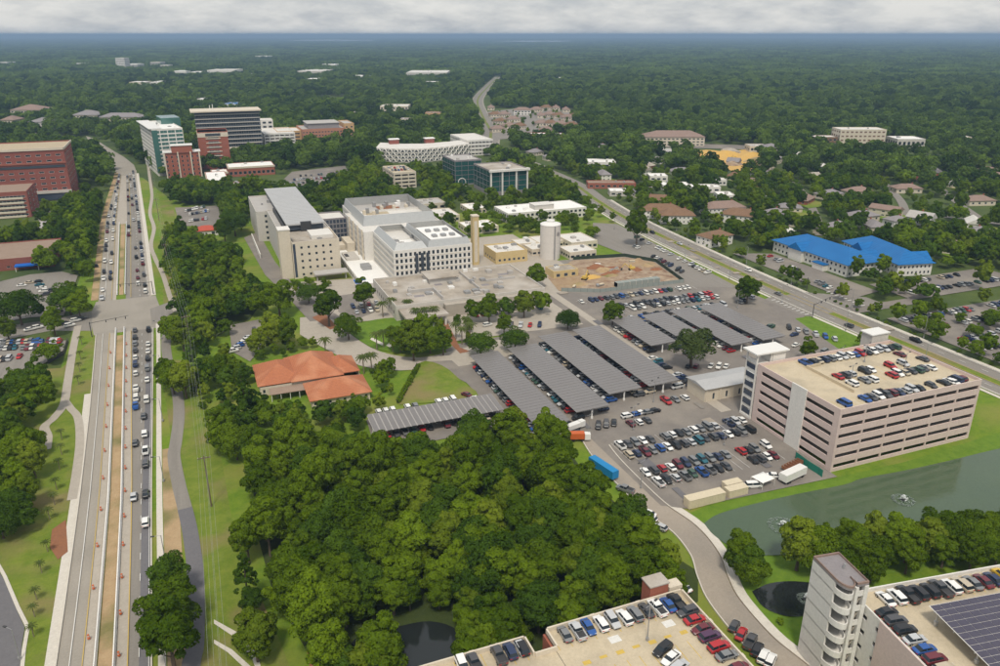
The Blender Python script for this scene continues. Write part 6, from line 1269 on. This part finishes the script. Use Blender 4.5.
def core_part(Rr, zc, rzv, f=.62):
    V, Nn = [], []
    for i in range(6):
        for j in range(10):
            q = []
            for a, b in ((i, j), (i+1, j), (i+1, j+1), (i, j+1)):
                th, ph = math.pi*a/6, 2*math.pi*b/10; q.append((Rr*f*math.sin(th)*math.cos(ph), Rr*f*math.sin(th)*math.sin(ph), zc+rzv*f*math.cos(th)))
            V.append(q); th, ph = math.pi*(i+.5)/6, 2*math.pi*(j+.5)/10; Nn.append((math.sin(th)*math.cos(ph), math.sin(th)*math.sin(ph), math.cos(th)))
    return np.array(V), np.array(Nn)
def trunk_mesh(h, r, seed, limbs=5):
    rs = random.Random(seed); mb = MB(); mb.tube((0, 0, -.3), (0, 0, h*.55), r*1.25, r*.85, 8); mb.tube((0, 0, h*.55), (rs.uniform(-.3, .3), rs.uniform(-.3, .3), h*1.1), r*.85, r*.4, 7)
    for k in range(limbs):
        a = 6.283*k/limbs+rs.uniform(-.4, .4); z = h*rs.uniform(.5, .8); q = rs.uniform(1.6, 2.8); mb.tube((0, 0, z), (math.cos(a)*q, math.sin(a)*q, z+rs.uniform(1.2, 2.4)), r*.45, r*.18, 5)
    return mb.mesh('trunk', 'bark')
DIM = [(4.4, 4.6, 6.0), (3.6, 5.4, 7.0), (5.0, 4.4, 5.8), (3.5, 5.0, 6.4), (3.8, 6.2, 7.8), (4.2, 5.4, 6.9), (5.4, 3.8, 5.6)]
NEAR = []     # (crown mesh, trunk mesh) per variant
for i in range(7):
    Rr, rzv, zc = DIM[i]
    NEAR.append((cloud_mesh('crown', [leaf_cloud(i, Rr, zc, rzv, 8600, 34+3*i, .47, low=-.65), core_part(Rr, zc, rzv, .52)], {5: 'leaf_dark', 3: 'leaf_light', 6: 'leaf_dark'}.get(i, 'leaf')), trunk_mesh(zc-1.5, .28, i)))
NEAR.append((cloud_mesh('crown', [leaf_cloud(31, 5.6, 6.3, 3.6, 5200, 22, .5), core_part(5.6, 6.3, 3.6, .5)], 'leaf_grey'), trunk_mesh(4.6, .4, 9, 7)))
pine = []
for k in range(7): V, Nn = leaf_cloud(50+k, 3.1-k*.33, 6.0+k*1.35, .95, 620, 7, .55, .9); pine.append((V, Nn))
NEAR.append((cloud_mesh('crown', pine, 'leaf_dark'), trunk_mesh(12.5, .22, 3, 0)))
shr = (cloud_mesh('foliage', [leaf_cloud(71, 1.5, 1.0, 1.1, 700, 9, .34), core_part(1.5, .9, 1.0, .6)], 'leaf'), None)
pf = MB()
for k in range(22):
    a = 6.283*k/22+.1*(k % 3); up = (.9, .45, .1)[k % 3]; pr = None; c, s = math.cos(a), math.sin(a)
    for q in range(6):
        u = q/5; x = 2.4*u; z = up*1.5*u-1.7*u*u; w = .34*(1-u*.75)*(1 if q else .4); cur = ((c*x-s*w, s*x+c*w, 6.2+z-.12), (c*x, s*x, 6.2+z+.06), (c*x+s*w, s*x-c*w, 6.2+z-.12))
        if pr: pf.face([pr[0], pr[1], cur[1], cur[0]]); pf.face([pr[1], pr[2], cur[2], cur[1]])
        pr = cur
PALM = (pf.mesh('crown', 'palm_leaf'), MB().tube((0, 0, -.2), (.15, 0, 6.3), .2, .15, 8).mesh('trunk', 'palm_bark'))
# far variants used by the woodland only
def pip(poly, X, Y):
    ins = np.zeros(len(X), bool); n = len(poly); j = n-1
    for i in range(n):
        xi, yi = poly[i]; xj, yj = poly[j]
        if yi != yj: ins ^= ((yi > Y) != (yj > Y)) & (X < (xj-xi)*(Y-yi)/(yj-yi)+xi)
        j = i
    return ins
def blocked(X, Y):
    bad = np.zeros(len(X), bool)
    for poly, mg in EXCL:
        x0, y0 = poly.min(0)-mg; x1, y1 = poly.max(0)+mg
        c = np.nonzero((X > x0) & (X < x1) & (Y > y0) & (Y < y1) & ~bad)[0]
        if not len(c): continue
        b = pip(poly, X[c], Y[c])
        if mg:
            for k in range(8): b |= pip(poly, X[c]+mg*math.cos(k*.785), Y[c]+mg*math.sin(k*.785))
        bad[c[b]] = True
    return bad
def scatter(poly, sp, jit=.42, check=True):
    poly = np.array(poly); x0, y0 = poly.min(0); x1, y1 = poly.max(0)
    gx, gy = np.meshgrid(np.arange(x0, x1, sp), np.arange(y0, y1, sp*.87)); gx = gx+(np.arange(gx.shape[0])[:, None] % 2)*sp*.5
    X, Y = gx.ravel(), gy.ravel(); X = X+rng.uniform(-jit, jit, len(X))*sp; Y = Y+rng.uniform(-jit, jit, len(Y))*sp; k = pip(poly, X, Y); X, Y = X[k], Y[k]
    if check: k = ~blocked(X, Y); X, Y = X[k], Y[k]
    return X, Y
TREES = []    # x, y, scale, zscale, variant, label, group
def wood(px, sp, s0, s1, label, group, var=(0, 1, 2, 3, 4, 5, 6), zref=0.0, keep=1.0, check=True):
    X, Y = scatter(PP(px, zref) if zref is not None else px, sp, check=check)
    for x, y in zip(X, Y):
        if rng.random() < keep: TREES.append((x, y, rng.uniform(s0, s1), rng.uniform(.85, 1.2), int(rng.choice(var)), label, group))
wl_ = 'leafy tree in the dense wood between the lone canopy and the tan garage'
wood([(252, 462), (300, 444), (345, 452), (375, 460), (420, 462), (462, 446), (500, 438), (552, 443), (572, 478), (594, 506), (628, 526), (666, 556), (690, 578), (684, 606), (640, 640), (560, 680), (330, 690), (300, 640), (272, 590), (256, 530)], 5.9, .62, 1.35, wl_, 'trees of the dense wood', (0, 1, 2, 3, 4, 5, 0, 1, 4), zref=4)
wood([(215, 410), (258, 402), (262, 450), (245, 470), (218, 460)], 7.5, .8, 1.05, 'dark tree in the clump left of the tiled house', 'clump by the tiled house', (5, 4, 2), zref=3)
wood([(232, 520), (255, 520), (262, 560), (240, 560)], 8, .7, .9, 'smaller tree at the sunny edge of the dense wood', 'trees at the wood edge', (4, 3, 0), zref=3)
wood([(265, 395), (320, 405), (365, 405), (395, 400), (398, 425), (370, 440), (300, 440), (262, 430)], 7, .6, .85, 'small tree in the garden below the tiled house', 'garden trees below the tiled house', (0, 3, 6, 2), zref=2)
wood([(0, 395), (30, 375), (58, 380), (60, 408), (42, 425), (40, 470), (30, 520), (0, 540), (-60, 540), (-60, 400)], 7.5, .75, 1.1, 'tree in the park left of the avenue', 'park trees', zref=3)
wood([(168, 262), (172, 226), (205, 244), (236, 256), (248, 286), (268, 302), (254, 322), (228, 336), (204, 352), (184, 330)], 7.0, .8, 1.15, 'leafy tree between the avenue and the old hospital wing', 'trees beside the old hospital wing', zref=3)
wood([(178, 214), (172, 190), (205, 184), (222, 188), (246, 205), (248, 230), (226, 226), (222, 206)], 8, .85, 1.15, 'dark tree in the belt below the brick towers', 'trees below the brick towers', (5, 2, 4, 1), zref=4)
wood([(800, 566), (812, 545), (840, 530), (905, 522), (960, 505), (1000, 492), (1080, 480), (1090, 560), (1000, 562), (900, 575), (868, 580)], 5.6, .75, 1.15, 'tree of the thicket between pond and white garage', 'thicket by the pond', (0, 1, 2, 3, 4), zref=2)
wood([(60, 215), (80, 200), (103, 200), (103, 262), (92, 285), (72, 270), (64, 245)], 7.8, .85, 1.1, 'tree in the belt along the brick buildings', 'trees along the brick buildings', zref=3)
SING = [(234, 224, 7.8, 6, 'broad oak beside the old hospital wing'), (224, 232, 5.0, 1, 'round tree by the red kiosk'), (692, 350, 7.6, 7, 'great grey-green oak standing among the solar canopies'), (748, 291, 5.2, 0, 'round tree at the corner of the arterial crossing'), (613, 314, 4.2, 0, 'round tree beside the pale walkway in the packed lot'), (568, 320, 4.4, 6, 'round tree between walkway and podium'), (637, 233, 6.2, 4, 'tall tree on the arterial at the staff lot'), (536, 277, 4.6, 0, 'lone tree on the paving by the tan plant building'), (474, 313, 4.0, 0, 'clipped tree in the row before the podium'), (489, 311, 4.0, 1, 'clipped tree in the row before the podium'), (507, 308, 4.0, 2, 'clipped tree in the row before the podium'), (524, 306, 4.2, 3, 'clipped tree in the row before the podium'), (541, 304, 4.2, 0, 'clipped tree in the row before the podium'), (504, 326, 3.0, 1, 'small round tree at the canopy end'), (481, 345, 5.0, 6, 'wide round tree at the head of the wood-side canopy'), (515, 340, 4.8, 6, 'wide round tree at the head of the second canopy'), (328, 310, 5.6, 1, 'dense round tree in the mulch bed by the drive'), (348, 328, 5.0, 2, 'dense round tree on the garden lawn'), (278, 299, 6.6, 0, 'broad tree above the tiled house'), (308, 294, 4.8, 6, 'low spreading tree before the old hospital wing'), (364, 298, 4.6, 1, 'round tree by the small hospital lot'), (272, 334, 5.2, 3, 'tree at the edge of the small lot above the tiled house'), (287, 338, 4.0, 4, 'slim tree beside the drive above the tiled house'), (256, 345, 3.6, 3, 'small tree below the small lot'), (400, 340, 4.4, 0, 'tree of the grove in the garden loop'), (413, 344, 5.2, 3, 'tree of the grove in the garden loop'), (430, 341, 5.0, 2, 'tree of the grove in the garden loop'), (443, 344, 3.6, 1, 'tree of the grove in the garden loop'), (422, 333, 4.0, 1, 'tree of the grove in the garden loop'), (68, 300, 7.2, 6, 'broad oak beside the pale lot at the crossing'), (78, 306, 5.0, 0, 'oak leaning toward the avenue crossing'), (18, 308, 8.0, 6, 'great oak in the pale lot'), (53, 324, 3.8, 1, 'small round tree on the side street corner'), (7, 331, 3.6, 3, 'bushy tree by the side street'), (168, 585, 4.2, 5, 'dark street tree overhanging the avenue, far of three'), (170, 611, 5.2, 0, 'round street tree overhanging the avenue, middle of three'), (170, 645, 5.0, 1, 'round street tree overhanging the avenue, near of three'), (172, 380, 4.6, 0, 'tree over the bend of the asphalt path'), (184, 382, 4.6, 3, 'tree beside the asphalt path under the wires'), (165, 376, 3.4, 1, 'tree leaning over the avenue pavement'), (172, 330, 4.6, 0, 'tree at the avenue crossing corner'), (182, 338, 4.4, 3, 'tree behind the crossing corner'), (745, 562, 3.6, 5, 'dark tree on the bank between the two ponds'), (752, 568, 3.8, 2, 'leafy tree on the bank between the two ponds'), (738, 560, 3.2, 4, 'slim tree on the pond bank by the pavement'), (247, 590, 2.8, 8, 'pale feathery tree alone on the grass'), (253, 603, 2.4, 5, 'dark round bush tree on the grass'), (255, 640, 4.0, 3, 'loose tree beside the wheel tracks'), (866, 342, 3.4, 0, 'round tree behind the lift tower of the pink garage'), (808, 352, 3.0, 1, 'small tree behind the pink garage'), (245, 405, 3.4, 8, 'feathery tree left of the tiled house'), (382, 656, 4.4, 1, 'tree on the edge of the black pond'), (372, 662, 3.8, 3, 'low tree on the edge of the black pond'), (800, 548, 4.6, 3, 'first tree of the thicket at the pond corner')]
for px, py, Rw, v, lb in SING:
    sc = 1.14*Rw/(4.4, 3.9, 5.0, 3.9, 4.1, 4.4, 5.4, 5.6, 3.1)[v]; x, y = P(px, py, 5.0*sc); TREES.append((x, y, sc, 1.0, v, lb, 'grove in the garden loop' if 'grove' in lb else ('clipped trees before the podium' if 'clipped' in lb else None)))
NSING = len(SING)
for x, y in zip(*scatter(rect(298, 425, 176, 256), 11, check=False)):
    if rng.random() < .6: TREES.append((x, y, rng.uniform(.5, .95), 1.0, int(rng.choice([0, 1, 3, 6])), 'tree standing in the lot across the arterial', 'trees of the lot across the arterial'))
for x, y in zip(*scatter(offset_strip(near, 13.5, 19), 7, check=False)):
    if rng.random() < .85: TREES.append((x, y, rng.uniform(.45, .9), 1.0, int(rng.choice([0, 3, 4])), 'small tree on the far verge of the arterial', 'verge trees along the arterial'))
for x, y in zip(*scatter(PP([(590, 262), (605, 268), (625, 240), (600, 225), (560, 225), (500, 232), (480, 225), (470, 240), (520, 238)]), 13)):
    TREES.append((x, y, rng.uniform(.6, .95), 1.0, int(rng.choice([0, 1, 3, 6])), 'tree among the low clinic roofs', 'trees around the clinic'))
for x, y in zip(*scatter([(145, 470), (280, 470), (300, 540), (285, 545), (145, 600)], 12)):
    TREES.append((x, y, rng.uniform(.6, 1.0), 1.0, int(rng.choice([0, 1, 3, 6])), 'tree between the long office and the hospital', 'trees around the long office'))
wood([(252, 350), (285, 338), (330, 350), (350, 364), (300, 352), (262, 366)], 6.5, .3, .55, 'small garden tree on the bank above the tiled house', 'garden trees above the tiled house', (0, 1, 3), zref=0)
wood([(374, 332), (438, 325), (446, 345), (400, 352)], 6.5, .4, .75, 'little tree under the grove of the garden loop', 'little garden loop trees', (0, 1, 3), zref=0, check=False)
wood([(352, 376), (396, 372), (396, 400), (366, 402)], 7, .4, .7, 'bushy tree right of the tiled house', 'bushy trees by the tiled house', (0, 1, 3), zref=0)
wood([(454, 322), (470, 326), (476, 348), (462, 350)], 5, .25, .4, 'tiny tree in the mulch bed by the podium', 'tiny mulch bed trees', (0, 3), zref=0, check=False)
wood([(186, 350), (214, 340), (226, 385), (206, 400), (192, 380)], 9, .5, .85, 'tree in the strip left of the small lot', 'trees left of the small lot', (0, 1, 3, 5), zref=0)
wood([(290, 284), (330, 286), (330, 294), (296, 296)], 6, .3, .5, 'small tree at the foot of the old hospital wing', 'small trees by the old wing', (0, 3), zref=0, check=False)
wood([(186, 396), (214, 378), (252, 384), (258, 404), (216, 416)], 7.5, .5, .9, 'leafy tree on the grass left of the tiled house', 'trees left of the tiled house', (0, 1, 3, 5), zref=0)
wood([(206, 350), (232, 356), (250, 384), (226, 386)], 8, .45, .8, 'tree between the small lot and the tiled house', 'trees by the small lot', (0, 1, 3), zref=0)
wood([(490, 112), (576, 112), (578, 135), (496, 139)], 24, .35, .7, 'little tree between the subdivision roofs', 'subdivision trees', (0, 3), zref=0, check=False)
wood([(866, 290), (925, 286), (930, 296), (880, 300)], 7, .45, .8, 'tree in front of the blue-roofed buildings', 'trees before the blue roofs', (0, 3, 4), zref=0, check=False)
# woodland fill: everything else in the landscape
core = np.array(CORE)
excl(PP([(0, 372), (62, 368), (97, 335), (92, 400), (80, 500), (45, 690), (-30, 690), (-40, 480)]), 0)
excl(rect(292, 425, 172, 262), 2); excl(offset_strip(near, 10, 20), 0)
hd = np.array([math.sin(YAW), math.cos(YAW)]); rt = np.array([math.cos(YAW), -math.sin(YAW)])
def ring(d0, d1, sp, keep):
    w = d1*.84; n = int((d1)/sp)
    gy, gx = np.meshgrid(np.arange(d0*.7, d1, sp*.87), np.arange(-w, w, sp), indexing='ij'); gx = gx+(np.arange(gx.shape[0])[:, None] % 2)*sp*.5
    a, b = gx.ravel()+rng.uniform(-.45, .45, gx.size)*sp, gy.ravel()+rng.uniform(-.45, .45, gx.size)*sp
    dd = np.hypot(a, b); k = (dd >= d0) & (dd < d1) & (np.abs(a) < b*.70+45); a, b = a[k], b[k]
    X, Y = a*rt[0]+b*hd[0], a*rt[1]+b*hd[1]; k = ~pip(core, X, Y); X, Y = X[k], Y[k]; k = ~blocked(X, Y); X, Y = X[k], Y[k]
    nzv = np.sin(X*.021+1.3*np.sin(Y*.013))+np.sin(Y*.017+2.1*np.sin(X*.009)); k = rng.random(len(X)) < np.where(nzv < -1.15, keep, 1.0)
    return X[k], Y[k], nzv[k]
X1, Y1, _ = ring(100, 760, 8.8, .3)
for x, y in zip(X1, Y1): TREES.append((x, y, rng.uniform(.6, 1.3), rng.uniform(.85, 1.2), int(rng.choice([0, 1, 2, 3, 4, 5, 6])), 'tree of the leafy suburb beyond the roads', 'trees of the leafy suburb'))
def inview(x, y, z=6):
    b = x*hd[0]+y*hd[1]; a = x*rt[0]+y*rt[1]; dep = b*C_-(z-CAMH)*S_; up = b*S_+(z-CAMH)*C_
    return dep > 5 and abs(a/dep)*777 < 515 and abs(up/dep)*777 < 350
def kf(t):
    d = math.hypot(t[0], t[1], CAMH); return d/max(.4, t[2]) if inview(t[0], t[1]) else 1e6+d
TREES.sort(key=lambda t: kf(t) - (1e5 if t[6] is None else 0))
NM = {8: 'pine_tree', 7: 'oak_tree'}
def wood_label(x, y, v):
    k = {5: 'dark-leaved', 4: 'tall narrow', 6: 'broad low', 8: 'pointed dark'}.get(v, 'round-crowned')
    w = min((('along the service road', (104, 150)), ('beside the lone striped canopy', (66, 212)), ('behind the tan garage parapet', (58, 124)), ('around the black pond', (30, 142)), ('on the grassy western edge', (18, 190)), ('below the long canopies', (96, 190)), ('deep in the middle', (60, 168))), key=lambda q: math.hypot(x-q[1][0], y-q[1][1]))[0]
    return f'{k} tree of the dense wood, {w}'
for x, y, s, zs, v, lb, g in TREES[:300]:
    if g == 'trees of the dense wood': lb = wood_label(x, y, v)
    t = thing(NM.get(v, 'broadleaf_tree'), lb, 'tree', (x, y, 0), rng.uniform(0, 6.28), g); t.scale = (s, s, s*zs)
    link('crown', NEAR[v][0], t); link('trunk', NEAR[v][1], t)
# palms
def palm(px, py, s, label, g):
    x, y = P(px, py); t = thing('palm_tree', label, 'palm', (x, y, 0), rng.uniform(0, 6), g); t.scale = (s, s, s); link('crown', PALM[0], t); link('trunk', PALM[1], t)
for px, py in ((383, 318), (392, 314), (416, 325), (425, 324), (434, 323), (377, 350), (384, 348), (393, 352), (326, 356), (364, 374), (372, 372), (456, 340), (462, 345), (466, 334), (470, 340), (408, 316)): palm(px, py, 1.25, 'slender palm in the hospital gardens', 'palms of the hospital gardens')
for px, py in ((62, 440), (62, 455), (60, 470), (57, 490), (55, 505), (50, 520), (82, 345), (81, 360), (80, 372), (79, 385)): palm(px, py, .62, 'young palm along the park path', 'young palms along the park path')
for px, py in ((37, 600), (35, 617), (34, 637), (42, 573), (48, 552)): palm(px, py, .55, 'young palm on the grass by the dark car park corner', 'young palms by the dark car park corner')
for px, py in ((265, 168), (272, 166), (280, 168), (288, 166), (297, 167), (306, 168), (250, 164), (258, 164)): palm(px, py, 1.2, 'palm in the row behind the white hospital', 'palms behind the white hospital')
def shrub(x, y, s, label, g):
    t = thing('shrub', label, 'shrub', (x, y, 0), rng.uniform(0, 6), g); t.scale = (s, s, s); link('foliage', shr[0], t)
for k in range(14): p = Vector(P(418, 368)).lerp(Vector(P(399, 402)), k/13); shrub(p.x, p.y, .9, 'dark shrub of the hedge between lawn and garden', 'hedge shrubs')
for px in ([(716, 588), (812, 622), (806, 660), (770, 640), (735, 600)], [(312, 600), (330, 640), (340, 666), (318, 666)]):
    for x, y in zip(*scatter(PP(px), 6)): shrub(x, y, rng.uniform(.6, 1.2), 'low shrub on the rough bank', 'shrubs on the rough banks')
for px in ([(345, 402), (380, 398), (395, 380), (372, 366), (352, 392)], [(180, 400), (212, 420), (214, 400), (190, 385)]):
    for x, y in zip(*scatter(PP(px), 6.5)): shrub(x, y, rng.uniform(.7, 1.5), 'rounded shrub in the garden round the tiled house', 'garden shrubs')
for x, y in zip(*scatter(offset_strip([p for p in near if p[1] < 500], 12.8, 14.5), 3.2, check=False)): shrub(x, y, rng.uniform(.5, .9), 'low hedge shrub along the far pavement of the arterial', 'hedge along the arterial') if rng.random() < .55 and y > 120 else None
# the rest of the woodland
vc = bpy.data.collections.new('woodland_parts')
def vobj(nm, me): o = bpy.data.objects.new(nm, me); vc.objects.link(o); return o
def low_tree(seed, Rr, rzv, zc, n, leaf, m): return [leaf_cloud(seed, Rr, zc, rzv, n, 20, leaf, low=-.5), core_part(Rr, zc, rzv, .60)]
for i in range(7): vobj('a%d' % i, cloud_mesh('w%d' % i, low_tree(100+i, DIM[i][0], DIM[i][1], DIM[i][2], 2200, .85, 0), {5: 'leaf_dark', 3: 'leaf_light', 2: 'leaf_dark'}.get(i, 'leaf')))
for i in range(5): vobj('b%d' % i, cloud_mesh('f%d' % i, low_tree(130+i, 5.2, 4.6+.4*i, 7.0, 650, 1.4, 0), 'leaf_far'))
for i in range(3):      # clumps of a far-off forest
    r = np.random.default_rng(200+i); ps = []
    for k in range(34):
        a_, b_ = r.uniform(-34, 34, 2); s_ = r.uniform(.8, 1.35); V, Nn = leaf_cloud(220+k, 6.2*s_, 8.2*s_, 5.6*s_, 90, 7, 3.6); ps.append((V+np.array([a_, b_, r.uniform(-1.5, 1)]), Nn)); V, Nn = core_part(6.2*s_, 8.2*s_, 5.6*s_, .72); ps.append((V+np.array([a_, b_, 0]), Nn))
    vobj('c%d' % i, cloud_mesh('p%d' % i, ps, 'leaf_far'))
pts_, idx_, scl_ = [], [], []
for x, y, s, zs, v, lb, g in TREES[300:]:
    pts_.append((x, y, 0)); idx_.append(v if v < 7 else 0); scl_.append((s, s, s*zs))
for d0, d1, sp, base, n_ in ((760, 1500, 10.5, 7, 5), (1500, 2600, 13.5, 7, 5)):
    X, Y, nv = ring(d0, d1, sp, .45); s = rng.uniform(.6, 1.5, len(X))*(1.0 if sp < 11 else 1.2)
    pts_ += [(a, b, 0) for a, b in zip(X, Y)]; idx_ += list(base+rng.integers(0, n_, len(X))); scl_ += [(q, q, q*z) for q, z in zip(s, rng.uniform(.8, 1.25, len(X)))]
for d0, d1, sp in ((2600, 6000, 60), (6000, 14000, 105), (14000, 26000, 190)):
    X, Y, nv = ring(d0, d1, sp, 1.0); s = rng.uniform(.95, 1.25, len(X))*(1 if sp < 70 else (1.5 if sp < 150 else 2.7))
    pts_ += [(a, b, 0) for a, b in zip(X, Y)]; idx_ += list(12+rng.integers(0, 3, len(X))); scl_ += [(q, q, q*z) for q, z in zip(s, rng.uniform(.8, 1.1, len(X)) if sp < 70 else (rng.uniform(.6, .75, len(X)) if sp < 150 else rng.uniform(.36, .44, len(X))))]
me = bpy.data.meshes.new('woodland'); me.vertices.add(len(pts_)); me.vertices.foreach_set('co', np.array(pts_, np.float32).ravel())
at = me.attributes.new('vi', 'INT', 'POINT'); at.data.foreach_set('value', np.array(idx_, np.int32)); at = me.attributes.new('vs', 'FLOAT_VECTOR', 'POINT'); at.data.foreach_set('vector', np.array(scl_, np.float32).ravel())
at = me.attributes.new('vr', 'FLOAT_VECTOR', 'POINT'); rr_ = np.zeros((len(pts_), 3), np.float32); rr_[:, 2] = rng.uniform(0, 6.28, len(pts_)); at.data.foreach_set('vector', rr_.ravel())
wd = link('woodland', me); wd['kind'] = 'stuff'; wd['label'] = 'endless green woodland stretching to the horizon'; wd['category'] = 'woodland'
ng = bpy.data.node_groups.new('woodland', 'GeometryNodeTree'); ng.interface.new_socket('Geometry', in_out='INPUT', socket_type='NodeSocketGeometry'); ng.interface.new_socket('Geometry', in_out='OUTPUT', socket_type='NodeSocketGeometry')
gi, go = ng.nodes.new('NodeGroupInput'), ng.nodes.new('NodeGroupOutput'); iop = ng.nodes.new('GeometryNodeInstanceOnPoints'); ci = ng.nodes.new('GeometryNodeCollectionInfo')
ci.inputs['Collection'].default_value = vc; ci.inputs['Separate Children'].default_value = True; ci.inputs['Reset Children'].default_value = True
iop.inputs['Pick Instance'].default_value = True
def na(n, t): q = ng.nodes.new('GeometryNodeInputNamedAttribute'); q.data_type = t; q.inputs['Name'].default_value = n; return q.outputs['Attribute']
ng.links.new(gi.outputs[0], iop.inputs['Points']); ng.links.new(ci.outputs[0], iop.inputs['Instance']); ng.links.new(na('vi', 'INT'), iop.inputs['Instance Index'])
e2r = ng.nodes.new('FunctionNodeEulerToRotation'); ng.links.new(na('vr', 'FLOAT_VECTOR'), e2r.inputs[0]); ng.links.new(e2r.outputs[0], iop.inputs['Rotation']); ng.links.new(na('vs', 'FLOAT_VECTOR'), iop.inputs['Scale']); ng.links.new(iop.outputs[0], go.inputs[0])
md_ = wd.modifiers.new('woodland', 'NODES'); md_.node_group = ng
print('trees', len(TREES), 'points', len(pts_), 'cars', len(CARS), 'objects', len(bpy.data.objects))
# ================================================================ haze
hz = MB(); hz.box(-50000, 50000, -50000, 50000, -1.0, 140.0); hzo = link('haze', hz.mesh('haze', [])); hzo['kind'] = 'stuff'; hzo['label'] = 'thin blue haze over the distance'
hm = bpy.data.materials.new('haze'); hm.use_nodes = True; hm.node_tree.nodes.clear(); pv = N(hm.node_tree, 'ShaderNodeVolumePrincipled'); ho = N(hm.node_tree, 'ShaderNodeOutputMaterial')
pv.inputs['Color'].default_value = (0.38, 0.56, 0.80, 1); pv.inputs['Density'].default_value = 0.00012; hm.node_tree.links.new(pv.outputs[0], ho.inputs['Volume']); hzo.data.materials.append(hm)
